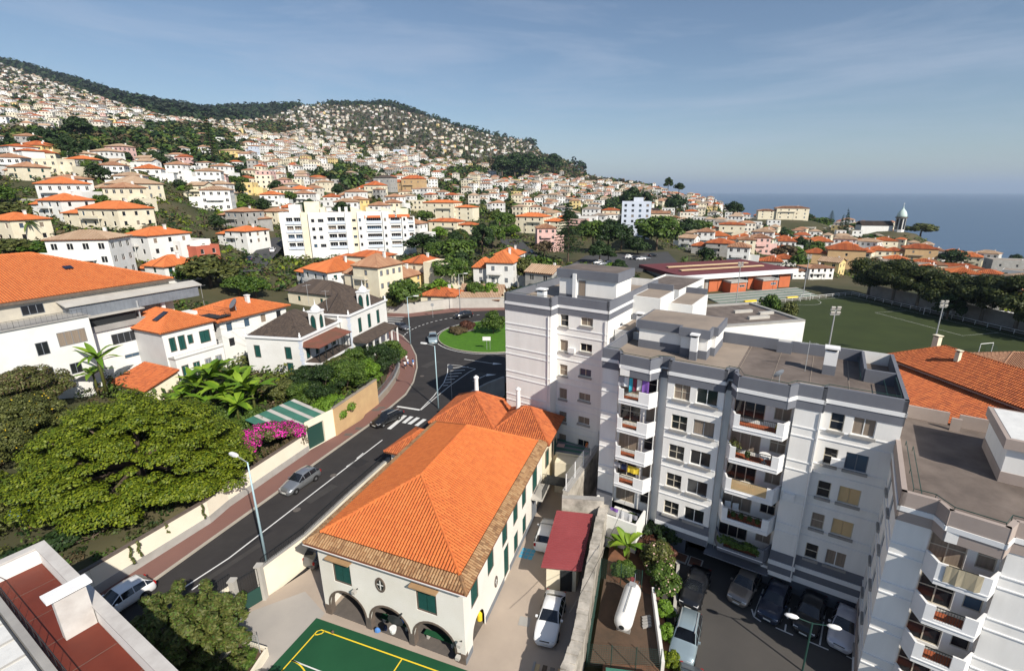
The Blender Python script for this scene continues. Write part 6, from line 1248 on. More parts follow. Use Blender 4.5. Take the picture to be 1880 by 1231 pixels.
# ---------------------------------------------------------------- villas and houses left of the road
def HC(u, v, zt, ang, w): # front-left corner of a house whose front-right eave corner is seen at (u, v)
    c = P(u, v, zt); return (c[0] - w * math.cos(ang), c[1] - w * math.sin(ang))
def villa(label, u, v, zt, h, ang, w, d, verm, turret_y, arched=False):
    ang = R(ang); p = HC(u, v, zt, ang, w); root = thing('villa', label, 'house', (p[0], p[1], zt - h), ang)
    mb = M('plaster_white'); fo = [(1.2, h - 3.2, 1.1, 2.0), (w - 2.9, h - 3.2, 1.15, 2.0), (w - 2.9, .2, 1.15, 1.9)]
    ro = [(1.0 + 2.3 * i, h - 3.4, 1.0, 2.4) for i in range(4)] if not arched else [(2.6 + 3.1 * i, h - 3.6, 1.1, 2.6) for i in range(3)]
    panel(mb, TM(0, 0), w, -3, h, fo, .15); panel(mb, side_T('r', w, d), d, -3, h, ro, .15); panel(mb, side_T('l', w, d), d, -3, h); panel(mb, side_T('b', w, d), w, -3, h); mb.build('wall', root)
    for o in fo: window(root, TM(0, 0), *o, 'shut', .06)
    for o in ro: window(root, side_T('r', w, d), *o, 'shut', .06, name='door' if not arched else 'window')
    for x0, x1, y0, y1 in ((-.25, w + .25, -.25, .1), (w - .1, w + .25, .1, d + .25), (-.25, .1, .1, d + .25)): M('ledge_white').box(x0, x1, y0, y1, h - .002, h + .28).build('cornice', root)
    for k in range(12): M('plaster_blue').box(w - .42 if k % 2 else w - .28, w + .03, -.03, .42 if k % 2 else .28, k * h / 12, (k + 1) * h / 12 - .06).build('quoin', root)
    add_roof(root, 'hip', w - .6, d - .6, h + .2, 2.9, .0, 'tile_dark', .24, .42, off=(.3, .3, 0), ridge_r=.12)
    ty = turret_y; tu = M('plaster_white').box(w - 1.5, w + .02, ty - .9, ty + .9, h, h + 3.0).build('turret', root); M('ledge_white').box(w - 1.6, w + .12, ty - 1.0, ty + 1.0, h + 3.0, h + 3.2).build('cornice', tu)
    M('ledge_white').lathe([(.8, h + 3.2), (.75, h + 3.45), (.5, h + 3.8), (.22, h + 4.05), (.08, h + 4.1), (.14, h + 4.25), (.05, h + 4.45), (.02, h + 5.0)], 12, c=(w - .75, ty, 0)).build('finial_dome', tu, smooth=True)
    for T in (TM(w + .02, ty - .45, 0, R(90)), TM(w - 1.2, ty - .92)):
        mb = M('stone_trim'); mb.T = T; mb.face([(0, -.02, h + .4), (.9, -.02, h + .4), (.9, -.02, h + 2.0), (.7, -.02, h + 2.5), (.45, -.02, h + 2.65), (.2, -.02, h + 2.5), (0, -.02, h + 2.0)]); mb.build('window', tu); mb = M('shutter_green'); mb.T = T; mb.face([(.1, -.035, h + .5), (.8, -.035, h + .5), (.8, -.035, h + 1.95), (.64, -.035, h + 2.35), (.45, -.035, h + 2.5), (.26, -.035, h + 2.35), (.1, -.035, h + 1.95)]); mb.build('shutter', tu)
    for x, y in ((.1, .1), (w - .1, .1), (w - .1, d - .1)): M('ledge_white').lathe([(.18, h + .28), (.1, h + .4), (.2, h + .6), (.08, h + .8), (.12, h + .95), (.02, h + 1.1)], 8, c=(x, y, 0)).build('finial', root)
    # veranda on the right side
    vy0, vy1, vz = (.6, d - 1.2, h - 1.0); dk = .2 if not arched else -1.0
    if not arched:
        M('tile_dark').box(w, w + 2.5, vy0, vy1, h - 3.7, h - 3.55).build('veranda_floor', root); M('ledge_white').box(w, w + 2.5, vy0 - .05, vy1, h - 4.1, h - 3.7).build('veranda_beam', root)
        railing(root, [(w + 2.45, vy0), (w + 2.45, vy1)], h - 3.55, .9, .35); 
    vr = M(verm); zt_ = h - .5 if not arched else h - 3.9; zl = zt_ - .75
    vr.face([(w + .02, vy0, zt_), (w + 2.7, vy0 - .3, zl), (w + 2.7, vy1 + .3, zl), (w + .02, vy1, zt_)]); vr.face([(w + .02, vy0, zt_), (w + .02, vy0 - .3, zl), (w + 2.7, vy0 - .3, zl)]); vr.face([(w + .02, vy0, zt_ - .08), (w + .02, vy1, zt_ - .08), (w + 2.7, vy1 + .3, zl - .08), (w + 2.7, vy0 - .3, zl - .08)]); ro_ = vr.build('veranda_roof', root)
    if verm == 'tile_dark': mb = M('tile_dark'); tile_plane(mb, [(w + 2.7, vy0 - .3, zl), (w + 2.7, vy1 + .3, zl), (w + .02, vy1, zt_), (w + .02, vy0, zt_)], .26, .42, .1); mb.build('tiles', ro_, kind='stuff')
    for i in range(6): y = vy0 + (vy1 - vy0) * i / 5; M('dark_metal' if not arched else 'plaster_white').box(w + 2.35, w + 2.45 if not arched else w + 2.6, y - .04, y + .06 if not arched else y + .2, -1, zl - .02).build('veranda_post', root)
    return root
mat('metal_rust', (.22, .07, .05), (.12, .07, .045), scale=.7, amt=.6)
villa('white villa with dark tiled roof, arched turret and red metal veranda roof', 551, 624, 7.4, 5.8, -10, 9.3, 10.5, 'metal_rust', 5.6)
villa('white villa with dark tiled roof and arched green shutters next to the crossing', 640, 581, 8.4, 7.4, -12, 8.6, 12.6, 'tile_dark', 6.2, True)
def wins_at(root, T, ops, style): 
    for o in ops: window(root, T, *o, style, .05)
mat('grey_render', (.60, .60, .60), (.52, .52, .52), scale=.4)
a_ = R(-24); p = HC(296, 611, 9.7, a_, 10.5); WH = house('white_house', 'tall white house with blank grey side wall, orange roof and long balcony', (p[0], p[1], 1.9), a_, 10.5, 7.2, 7.8, 'hip', 2.2, .35, 'plaster_white', 'tile_flat_orange', 2, 0, 0, 'shut', pitch=.27, row=.45, fops=[], rops=[(.7, 4.7, .9, 2.1), (1.9, 4.6, 1.0, 2.2), (3.2, 5.2, .8, 1.4), (4.9, 4.8, 1.6, 1.9)], chx=(.25, .7))
M('concrete').box(10.5, 12.1, .1, 7.1, 3.9, 4.1).build('balcony_floor', WH); M('plaster_white').box(12.0, 12.1, .1, 7.1, 4.1, 4.45).build('balcony_parapet', WH); railing(WH, [(12.05, .15), (12.05, 7.05)], 4.45, .5, .2, 'white_paint'); M('plaster_white').box(10.5, 12.1, .15, 7.05, -4, 3.9).build('lower_wall', WH)
for y in (.7, 2.3, 4.0, 5.6): window(WH, TM(12.1, 0, 0, R(90)), y, 1.3, .95, 1.6, 'shut' if y < 3 else 'brown', -.03)
M('solar').box(0, 1.1, 0, 2.0, 0, .06).build('solar_panel', WH, loc=(6.6, 1.2, 8.9), rot=(R(28), 0, 0)); M('plaster_grey').box(-.02, 10.5, -.03, .0, -4, 7.7).build('side_render', WH, material='grey_render')
a_ = R(-24); p = HC(402, 590, 9.2, a_, 9.5); house('orange_roof_house', 'low house with broad orange roof, rooftop deck and dish behind the white house', (p[0], p[1], 4.2), a_, 9.5, 12, 5.0, 'hip', 2.0, .6, 'plaster_white', 'tile_flat_orange', 2, 3, 4, 'dark', pitch=.27, row=.45, axis='y')
p2 = P(489, 585, 8); root = thing('satellite_dish', 'large mesh satellite dish on the broad orange roof', 'satellite dish', (*P(433, 566, 10.5), 10.2), R(-40)); M('metal_grey').lathe([(.05, 0), (.5, .12), (.9, .4)], 14).build('dish', root, loc=(0, 0, 1.0), rot=(R(55), 0, 0)); M('pole_grey').tube([(0, 0, 0), (0, 0, 1)], .05, 5).build('mast', root)
rd = thing('roof_deck', 'dark metal roof deck frame on the broad orange roof', 'roof deck', (*P(395, 577, 10), 9.6), R(-24)); M('dark_metal').box(-2, 2, -1.2, 1.2, .2, .3).build('deck', rd); railing(rd, [(-2, -1.2), (2, -1.2), (2, 1.2), (-2, 1.2)], .3, 1.0, .3)
a_ = R(-18); p = HC(412, 606, 6.6, a_, 2.5); house('pink_house', 'pink single-storey wing with long narrow orange roof', (p[0], p[1], 2.6), a_, 2.6, 12, 4.0, 'hip', .9, .35, 'plaster_pink', 'tile_flat_orange', 1, 0, 4, 'shut', pitch=.27, row=.45, chimney=False)
a_ = R(-16); p = HC(418, 640, 5.2, a_, 4.6); house('ochre_cottage', 'small ochre cottage with old corrugated roof beside the white house', (p[0] - 1, p[1] + 2, 2.2), a_, 4.2, 4.6, 3.2, 'shed', .8, .2, 'plaster_cream', 'tile_tan', 1, 1, 2, 'brown', chimney=False)
a_ = R(-24); p = P(206, 704, 3.4); house('low_orange_roof_shed', 'low shed with weathered orange tiled roof in front of the grey wall', (p[0], p[1], 1.8), a_, 7.6, 4.2, 1.8, 'shed', 1.5, .25, 'plaster_cream', 'tile_old', 1, 0, 0, pitch=.27, row=.42, chimney=False)
# warehouse
wa_ = R(66); p = P(0, 556, 15.6); wx = Vector((math.cos(wa_), math.sin(wa_))); o_ = Vector(p) - wx * 9; WHS = thing('warehouse', 'large warehouse with wide orange tiled roof and grey sheet lean-to', 'warehouse', (o_.x, o_.y, 0), wa_)
mat('plaster_stain', (.66, .60, .48), (.34, .32, .29), scale=.22, amt=.6, detail=9); mb = M('plaster_stain'); panel(mb, TM(0, 0), 28, -1, 15.4); panel(mb, TM(28, 0, 0, R(90)), 20, -1, 15.4); mb.build('wall', WHS)
add_roof(WHS, 'hip', 28, 22, 15.6, 4.6, .5, 'tile_flat_orange', .3, .5, ridge_r=.16)
M('stone_trim').box(-1, 28.6, -.55, -.45, 15.2, 15.55).build('fascia', WHS)
mb = M('concrete_light'); mb.prism([(14, -.1), (31.5, -.1), (31.5, -2.2), (14, -2.2)], lambda q: 14.1 + .25 * (q[1] + 2.2), lambda q: 14.25 + .25 * (q[1] + 2.2)); mb.build('lean_to_roof', WHS); M('metal_grey').box(14.5, 31, -1.9, -.1, 12.46, 14.1).build('lean_to_wall', WHS)
for i in range(30): M('metal_grey').box(14.6 + i * .54, 14.68 + i * .54, -1.94, -1.9, 12.46, 14.05).build('sheet_rib', WHS)
M('dark_metal').box(15.4, 21.5, -2.3, -.1, 11.0, 12.3).build('dark_gallery', WHS); M('concrete').box(15.2, 24, -2.5, -.1, 10.2, 11.0).build('gallery_parapet', WHS); M('concrete_light').box(13.3, 22.5, -2.9, -.1, 12.3, 12.45).build('gallery_canopy', WHS); M('plaster_white').box(15.2, 30, -2.2, -.1, -1, 10.2).build('lower_wall', WHS)
for x, z, w_, h_ in ((18, 7.9, 3.0, 1.5), (22.6, 8.1, 1.2, 1.1), (24.2, 7.9, 2.8, 1.4), (19, 5.6, 1.8, .5), (23, 5.8, 1.8, .5)): window(WHS, TM(0, -2.2), x, z, w_, h_, 'grey', -.03)
M('metal_red').box(26.6, 27.6, -2.25, -2.2, 4.9, 6.9).build('door', WHS); M('pole_grey').tube([(22.0, -2.3, 8), (22.0, -2.3, 13.5)], .12, 6).build('downpipe', WHS)
lw2 = M('plaster_white').box(0, 15.2, -4.4, -.1, -1, 13.0).build('side_wing', WHS); M('concrete').box(-.2, 15.4, -4.6, -.1, 13.0, 13.15).build('wing_roof', WHS); railing(WHS, [(0, -4.4), (15.2, -4.4)], 13.15, .9, .5)
for x, z, w_, h_ in ((9.4, 9.3, 1.2, 1.6), (11.6, 9.8, 2.9, 1.8), (12.0, 6.0, 1.2, 1.4), (9.2, 6.2, 1.2, 1.4), (10.6, 13.6, 2.2, 1.2)): window(WHS, TM(0, -4.4 if z < 13 else 0), x, z, w_, h_, 'grey', -.03)
for x, y in ((18.5, 5.5), (8, 4.0)): M('solar').box(-.5, .5, -.4, .4, 0, .1).build('skylight', WHS, loc=(x, y, 15.6 + y * .42 + .35), rot=(R(22), 0, 0))
# ---------------------------------------------------------------- houses set on the land by where they are seen
FOOT = []; FLAT.append((-50, 70, 1.6, 10))
def LM(name, label, uL, uR, vb, ve, rz, d=9, roof='hip', rise=1.6, wall='plaster_white', tm='tile_old', floors=2, nf=3, nr=3, style='dark', cat='house', Y=None, ws=(1.0, 1.35), chimney=True, group=None, pitch=.42, ov=.4, flatm='roof_pale', **kw):
    q = (hit((uL + uR) / 2, vb) or PY((uL + uR) / 2, vb, 430)) if Y is None else PY((uL + uR) / 2, vb, Y)
    if Y is not None: q.z = ZV(vb, Y)
    y = q.y; a = R(rz); h = (ZV(ve, y) - ZV(vb, y)); w = abs(PY(uR, vb, y).x - PY(uL, vb, y).x) / max(.35, math.cos(a) if abs(rz) < 60 else 1)
    if rz < -5: w = w / (1 + .35 * math.sin(-a) * 0); 
    c = Vector((q.x, q.y)); ex = Vector((math.cos(a), math.sin(a))); o = c - ex * w / 2
    FLAT.append((q.x, q.y + d * .4, q.z - .2, max(w, d) * .62)); FOOT.append((q.x - math.sin(a) * d / 2, q.y + math.cos(a) * d / 2, max(w, d) * .62))
    h = max(2.4, h)
    if w < 11 or roof == 'flat' or floors < 2: return house(name, label, (o.x, o.y, q.z), a, w, d, h, roof, rise, ov, wall, tm, floors, nf, nr, style, group, chimney, pitch, None, ws, 7, cat, flatm=flatm, **kw)
    left = (int(uL) % 2 == 0); w1 = w * .64; w2 = w - w1; o1 = o + ex * (w2 if left else 0)
    root = house(name, label, (o1.x, o1.y, q.z), a, w1, d, h, roof, rise, ov, wall, tm, floors, max(1, round(nf * .64)), nr, style, group, chimney, pitch, None, ws, 7, cat, flatm=flatm, **kw)
    h2 = h * .74; x0 = -w2 if left else w1; yo = 1.4; d2 = d - 2.4; mb = M(wall); n2 = max(1, round(nf * .36)); ops = [(x, .8 + fl * h2 / floors, ws[0], min(ws[1], h2 / floors - 1)) for fl in range(floors) for x in auto_cols(w2, n2, ws[0])] if nf else []
    T = TM(x0, yo); panel(mb, T, w2, -7, h2, ops); panel(mb, T @ side_T('l', w2, d2), d2, -7, h2); panel(mb, T @ side_T('r', w2, d2), d2, -7, h2); panel(mb, T @ side_T('b', w2, d2), w2, -7, h2); mb.build('wing_wall', root)
    for op in ops: window(root, T, *op, style, .09)
    add_roof(root, 'hip', w2 - .02, d2, h2, rise * .8, ov, tm, pitch, None, off=(x0 + .01, yo, 0), name='wing_roof')
    bw = w1 * .5; bx0 = w1 * (.08 if left else .42); fz = h / floors * (floors - 1); M('concrete_light').box(bx0, bx0 + bw, -1.1, -.0, fz - .12, fz + .06).build('balcony_slab', root); M(wall).box(bx0, bx0 + bw, -1.1, -1.0, fz + .06, fz + .8).build('balcony_parapet', root)
    for px in (bx0 + .08, bx0 + bw - .2): M(wall).box(px, px + .14, -1.08, -.94, -2, fz - .12).build('balcony_post', root)
    return root
LMS = [
 ('cream_apartment_house', 'cream two-storey apartment house with orange roof and balconies at the left', 92, 240, 418, 383, -16, 11, 'hip', 2.2, 'plaster_cream', 'tile_flat_orange', 2, 6, 3, 'dark'),
 ('white_terrace_house', 'white house with wide orange roof right of the cream apartment house', 196, 290, 470, 432, -18, 12, 'hip', 2.0, 'plaster_white', 'tile_flat_orange', 2, 3, 3, 'dark'),
 ('modern_white_house', 'modern white flat-roofed house with stepped blocks', 283, 345, 478, 446, -20, 9, 'flat', 0, 'plaster_white', 'tile_old', 2, 3, 2, 'dark'),
 ('modern_rust_house', 'modern flat-roofed house with rust red wall panel', 318, 372, 484, 455, -20, 7, 'flat', 0, 'plaster_rust', 'tile_old', 2, 0, 2, 'dark'),
 ('white_corner_house', 'white house with orange roof beside the side street', 388, 462, 448, 424, -18, 10, 'hip', 1.6, 'plaster_white', 'tile_flat_orange', 2, 3, 3, 'dark'),
 ('cream_edge_house', 'cream house cut by the left edge with dark balcony openings', -30, 40, 445, 404, -16, 9, 'hip', 1.8, 'plaster_cream', 'tile_flat_orange', 2, 3, 2, 'dark'),
 ('hip_roof_house', 'white house with low orange hip roof above the cream edge house', 42, 128, 396, 368, -14, 10, 'hip', 2.2, 'plaster_white', 'tile_flat_orange', 2, 4, 2, 'dark'),
 ('yellow_mansion', 'pale yellow mansion with dormers and tan roof on the left slope', 158, 262, 366, 337, -12, 12, 'hip', 3.0, 'plaster_cream', 'tile_tan', 2, 7, 3, 'brown'),
 ('white_wide_house', 'white wide house with tan roof left of the yellow mansion', 58, 132, 350, 328, -14, 10, 'hip', 1.6, 'plaster_white', 'tile_faded', 2, 4, 2, 'dark'),
 ('white_block', 'tall white four-storey block at the left edge', -15, 55, 302, 268, -24, 11, 'hip', 1.5, 'plaster_white', 'tile_old', 3, 4, 3, 'dark'),
 ('cream_square_house', 'cream square house with orange pyramid roof near the left edge', 0, 50, 330, 306, -10, 10, 'pyramid', 2.2, 'plaster_cream', 'tile_faded', 2, 2, 2, 'shut'),
 ('dormer_house', 'white house with red-orange roof and white dormer above the warehouse', 240, 318, 518, 488, -20, 9, 'hip', 2.4, 'plaster_white', 'tile_flat_orange', 2, 2, 3, 'shut'),
 ('grey_stone_house', 'grey stone house with tan roof left of the white apartment block', 392, 458, 415, 388, -18, 10, 'hip', 1.5, 'plaster_grey', 'tile_faded', 2, 4, 3, 'dark'),
 ('grey_balcony_house', 'grey balcony house beside the side street', 425, 478, 418, 396, -20, 9, 'hip', 1.4, 'plaster_grey', 'tile_faded', 2, 3, 3, 'dark'),
 ('cream_roadside_house', 'cream house with orange roof behind the grey stone house', 462, 515, 410, 388, -16, 9, 'hip', 1.6, 'plaster_cream', 'tile_faded', 2, 3, 3, 'dark'),
 ('long_orange_house', 'long white house with three orange hip roofs and outside stairs', 520, 622, 535, 494, -38, 13, 'hip', 2.6, 'plaster_white', 'tile_flat_orange', 2, 5, 3, 'shut'),
 ('brown_roof_house', 'three-storey pale house with old brown roof behind the villas', 622, 706, 556, 488, -26, 9, 'hip', 2.8, 'plaster_cream', 'tile_faded', 3, 0, 4, 'brown'),
 ('dark_roof_house', 'old house with dark tiled roof behind the left villa', 520, 622, 562, 538, -24, 9, 'hip', 2.6, 'plaster_cream', 'tile_dark', 1, 2, 2, 'shut'),
 ('yellow_brown_house', 'yellow house with brown hipped roof right of the three-storey house', 690, 745, 534, 508, -24, 9, 'hip', 2.4, 'plaster_yellow', 'tile_faded', 2, 1, 2, 'brown'),
 ('white_chimney_house', 'white house with orange roof and white chimney behind the concrete wall', 716, 785, 520, 482, -20, 9, 'hip', 1.8, 'plaster_cream', 'tile_old', 2, 1, 3, 'dark'),
 ('cream_annex', 'plain cream flat-roofed annex with solar panels', 778, 830, 530, 486, -18, 8, 'flat', 0, 'plaster_cream', 'tile_old', 3, 0, 1, 'dark'),
 ('white_shuttered_house', 'white two-storey house with orange hip roof and grey shutters', 866, 942, 524, 482, -12, 10, 'hip', 3.0, 'plaster_white', 'tile_flat_orange', 2, 3, 3, 'brown'),
 ('white_back_house', 'white house with orange roof behind the shuttered one', 908, 952, 494, 468, -14, 9, 'hip', 2.2, 'plaster_white', 'tile_flat_orange', 2, 2, 2, 'brown'),
 ('small_orange_house', 'small old house with orange hip roof by the concrete wall', 772, 836, 560, 548, -10, 7, 'hip', 1.6, 'plaster_cream', 'tile_old', 1, 2, 1, 'brown'),
 ('long_white_house', 'long low white house with orange roof in front of the white apartment block', 600, 702, 497, 470, -22, 9, 'hip', 1.5, 'plaster_cream', 'tile_old', 2, 0, 3, 'dark'),
 ('cream_villa', 'cream villa with orange hip roof above the white apartment block', 568, 602, 352, 334, -12, 9, 'hip', 1.7, 'plaster_cream', 'tile_tan', 2, 3, 2, 'dark'),
 ('pyramid_roof_villa', 'villa with bright orange pyramid roof beside the grey-green roofed house', 652, 700, 362, 340, -14, 11, 'pyramid', 3.2, 'plaster_cream', 'tile_old', 2, 4, 3, 'brown'),
 ('grey_roof_mansion', 'large house with grey-green slate roof behind the pyramid roof villa', 668, 720, 352, 326, -14, 11, 'hip', 2.2, 'plaster_grey', 'tile_dark', 2, 4, 3, 'brown'),
 ('orange_gable_mansion', 'ochre mansion with orange roofs and pointed gables', 716, 776, 352, 328, -12, 11, 'hip', 3.0, 'plaster_ochre', 'tile_old', 2, 5, 3, 'brown'),
 ('dark_window_house', 'white house with many dark shuttered windows above the apartment block', 618, 664, 376, 352, -14, 9, 'hip', 2.0, 'plaster_white', 'tile_faded', 2, 5, 2, 'brown'),
 ('cream_flats', 'cream three-storey flats with orange roofs right of the white apartment block', 775, 868, 404, 372, -18, 12, 'hip', 1.6, 'plaster_cream', 'tile_flat_orange', 3, 6, 4, 'dark'),
 ('orange_balcony_house', 'long cream house with orange roof in front of the cream flats', 785, 872, 428, 407, -18, 9, 'hip', 1.5, 'plaster_cream', 'tile_old', 2, 5, 3, 'dark'),
 ('cream_villa_flats', 'cream flats with several orange roofs left of the tall conifer', 945, 1026, 428, 398, -24, 12, 'hip', 2.0, 'plaster_cream', 'tile_flat_orange', 3, 6, 4, 'dark'),
 ('wide_cream_house', 'wide cream house with orange hip roof left of the grey-blue block', 1088, 1136, 402, 386, -10, 9, 'hip', 1.6, 'plaster_cream', 'tile_old', 2, 5, 2, 'dark'),
 ('yellow_gable_house', 'cream yellow house with plain side wall right of the grey-blue block', 1195, 1245, 422, 392, -16, 10, 'gable', 1.6, 'plaster_cream', 'tile_faded', 3, 3, 3, 'dark'),
 ('orange_hip_house', 'white house with orange hip roof behind the yellow gable house', 1246, 1280, 402, 388, -12, 8, 'hip', 1.6, 'plaster_white', 'tile_flat_orange', 2, 3, 2, 'dark'),
 ('yellow_apartment', 'pale yellow flats with orange flat-topped roof above the sports hall', 1296, 1360, 440, 412, -20, 10, 'hip', 1.2, 'plaster_cream', 'tile_old', 2, 4, 3, 'dark'),
 ('grey_side_house', 'white house with blank grey side and orange roof above the sports hall', 1272, 1336, 472, 446, -26, 11, 'hip', 2.0, 'plaster_grey', 'tile_old', 3, 0, 4, 'dark'),
 ('curved_cream_house', 'cream rounded corner house right of the grey-sided house', 1338, 1382, 470, 440, -14, 9, 'hip', 1.4, 'plaster_cream', 'tile_faded', 3, 3, 2, 'dark'),
 ('pink_end_house', 'pinkish building with orange mansard roof and yellow dormer front', 1488, 1572, 492, 458, -24, 11, 'hip', 2.6, 'plaster_ochre', 'tile_old', 2, 0, 6, 'dark'),
 ('white_long_building', 'long white two-storey building behind the sports hall', 1456, 1532, 512, 492, 8, 8, 'hip', .8, 'plaster_white', 'tile_faded', 2, 7, 2, 'dark'),
 ('white_right_house', 'white house with orange hip roof right of the church', 1706, 1766, 466, 448, -10, 10, 'hip', 1.8, 'plaster_white', 'tile_flat_orange', 2, 4, 2, 'dark'),
 ('brick_right_house', 'old house with bare pink side wall and orange roof near the pitch trees', 1636, 1706, 480, 456, -24, 11, 'hip', 2.4, 'plaster_ochre', 'tile_old', 2, 3, 2, 'brown'),
 ('dark_roof_right_house', 'low house with dark red-brown roof behind the pitch trees', 1676, 1730, 500, 486, -18, 10, 'hip', 2.4, 'plaster_cream', 'tile_faded', 1, 3, 2, 'dark'),
 ('red_roof_right_house', 'low white house with red roof behind the pitch trees at the right', 1716, 1796, 505, 492, -12, 10, 'hip', 1.8, 'plaster_cream', 'tile_old', 1, 4, 2, 'dark'),
 ('modern_grey_villa', 'modern grey and white flat-roofed villa at the right edge', 1826, 1895, 512, 480, -20, 10, 'flat', 0, 'plaster_grey', 'tile_old', 2, 3, 2, 'dark'),
 ('yellow_building', 'bright yellow building at the right edge by the sea', 1832, 1890, 466, 452, -6, 10, 'flat', 0, 'plaster_yellow', 'tile_old', 2, 5, 2, 'dark'),
 ('cream_orange_row', 'cream row house with orange roof left of the white house by the church', 1540, 1600, 462, 444, -20, 10, 'hip', 1.8, 'plaster_cream', 'tile_old', 2, 3, 3, 'dark'),
 ('orange_cluster_house', 'white house with bright orange roof in the cluster below the church', 1586, 1640, 462, 442, -16, 11, 'hip', 2.2, 'plaster_cream', 'tile_flat_orange', 2, 4, 3, 'dark'),
 ('coastal_flats', 'cream coastal flats with stepped orange roofs on the skyline', 1396, 1478, 402, 382, -14, 12, 'hip', 1.6, 'plaster_cream', 'tile_faded', 3, 6, 3, 'dark'),
 ('yellow_hill_house', 'bright yellow house with dark shutters on the left hillside', 403, 452, 292, 276, -6, 10, 'hip', 1.5, 'plaster_yellow', 'tile_tan', 2, 6, 2, 'brown'),
 ('lilac_hill_house', 'lilac house beside the bright yellow hillside house', 450, 470, 284, 268, -8, 8, 'hip', 1.2, 'plaster_blue', 'tile_faded', 2, 2, 2, 'dark'),
 ('blue_hill_house', 'small blue house on the hillside right of centre', 722, 744, 284, 275, -8, 8, 'flat', 0, 'plaster_blue', 'tile_old', 2, 2, 1, 'dark')]
for r_ in LMS: LM(r_[0], r_[1], r_[2], r_[3], r_[4], r_[5], r_[6], r_[7], r_[8], r_[9], r_[10], r_[11], r_[12], r_[13], r_[14], r_[15])
# long white apartment block in the middle distance
a_ = R(17); p = PY(522, 466, 178); WA = thing('white_apartment_slab', 'long white five-storey apartment slab with pale blue balconies in the middle distance', 'apartment block', (p.x, 178, ZV(466, 178) - 1.5), a_)
H5 = 16.2; SEGS = [(0, 2.6, 0, None), (2.6, 11.0, .6, 'balc'), (11.0, 15.0, 0, 'side'), (15.0, 24.5, -1.2, 'win'), (24.5, 34.5, -.6, 'balc'), (34.5, 37.6, -1.2, None), (37.6, 41, -.4, 'slot'), (41, 45, -1.0, 'win1'), (45, 55, .4, 'balc1'), (55, 58.5, -.3, 'win1'), (58.5, 66, .4, 'balc1'), (66, 69, -.3, 'win1'), (69, 73.5, .6, 'balc1')]
FLAT += [(p.x + 42 * t * math.cos(a_), 182 + 42 * t * math.sin(a_), ZV(466, 178) - 2, 16) for t in (0, .25, .5, .75, 1, 1.2)]; FOOT += [(p.x + 48 * t * math.cos(a_), 184 + 48 * t * math.sin(a_), 13) for t in (0, .12, .25, .38, .5, .62, .75, .88, 1)]
sx = .645
for x0, x1, y, k in SEGS:
    x0 *= sx; x1 *= sx; ops = []; zt = H5 + (0 if x1 < 39 else -1.2 - .02 * x0)
    for fl in range(4):
        z = 3.6 + fl * 3.0
        if k == 'balc': ops += [(.3, z - .2, (x1 - x0) / 2 - .5, 1.9), ((x1 - x0) / 2 + .2, z - .2, (x1 - x0) / 2 - .5, 1.9)]
        elif k == 'win': ops += [(.9, z, 1.1, 1.2), (3.2, z, 1.2 if fl % 3 else 1.9, 1.2)]
        elif k == 'win1': ops += [(.5, z, .8, 1.2)]
        elif k == 'balc1': ops += [(.6, z - .3, (x1 - x0) - 1.2, 1.7)]
        elif k == 'slot': ops += [(.3, z, 1.3, 1.0)]
    mb = M('plaster_white' if k in ('balc', 'balc1') else 'plaster_cream' if k in ('side', 'slot') else 'plaster_white'); panel(mb, TM(x0, y), x1 - x0, -6, zt, ops, .9 if k and 'balc' in k else .15); mb.box(x0, x0 + .2, y + .005, 9, -6, zt - .01).box(x1 - .2, x1, y + .005, 9, -6, zt - .01).build('wall', WA)
    for (x, z, w_, h_) in ops:
        if k and 'balc' in k:
            window(WA, TM(x0, y), x + .1, z, w_ - .2, h_, 'dark', .85); M('plaster_blue').box(x0 + x - .25, x0 + x + w_ + .25, y - .35, y + .02, z - .45, z + .55).build('balcony', WA)
        else: window(WA, TM(x0, y), x, z, w_, h_, 'grey', .1)
    M('roof_pale').box(x0 + .02, x1 - .02, y + .1, 9, zt - .3, zt - .1).build('roof', WA)
for x0, x1, y0, y1, h_, m_ in ((5, 11, 2, 7, 2.6, 'plaster_white'), (13, 21, 3, 8, 3.6, 'plaster_cream'), (21.2, 24, 2, 6, 1.6, 'plaster_cream'), (31, 32.2, 2, 4, 1.6, 'plaster_white'), (34.5, 36, 1.5, 4, 1.7, 'plaster_white')): M(m_).box(x0 * sx, x1 * sx, y0, y1, H5 - .3, H5 + h_).build('roof_house', WA)
for i, x in enumerate((24.4, 29.8, 35.2, 40.6)): M('plaster_cream').prism([(x, .8), (x + 4.4, .8), (x + 4.4, 6), (x, 6)], H5 - 2.2, lambda q, x=x: H5 + 1.6 - (q[0] - x) * .36).build('dormer_block', WA); M('tile_old').prism([(x + .3, .75), (x + 5.0, .75), (x + 5.0, -.2), (x + .3, -.2)], H5 - 2.3, lambda q: H5 - 2.0 + (q[1] + .2) * .9).build('roof_tiles', WA)
# grey-blue block
p = PY(1140, 420, 262); GB = house('grey_blue_block', 'grey-blue seven-storey flat-roofed block among dark trees', (p.x, 262, p.z), R(-10), 15, 12, 13.4, 'flat', 0, .3, 'plaster_blue', 'tile_old', 5, 4, 3, 'grey', None, False, ws=(1.3, 1.3), found=8); FOOT.append((p.x + 7, 268, 12)); FLAT.append((p.x + 7, 266, p.z, 12)); M('plaster_blue').box(6, 11, 4, 8, 13.4, 16).build('roof_house', GB)
# sheds by the roundabout wall
for u0, u1, vb, ve, rz, lb, rise in ((846, 922, 556, 544, -8, 'pale sheet-roofed shed behind the concrete wall', 2.2), (844, 916, 566, 560, -8, 'lower pale-roofed shed in front of the taller one', 1.2)): LM('shed', lb, u0, u1, vb, ve, rz, 5, 'gable', rise, 'plaster_cream', 'tile_tan', 1, 1, 0, 'grey', 'shed', 126 if vb < 560 else 121, chimney=False)
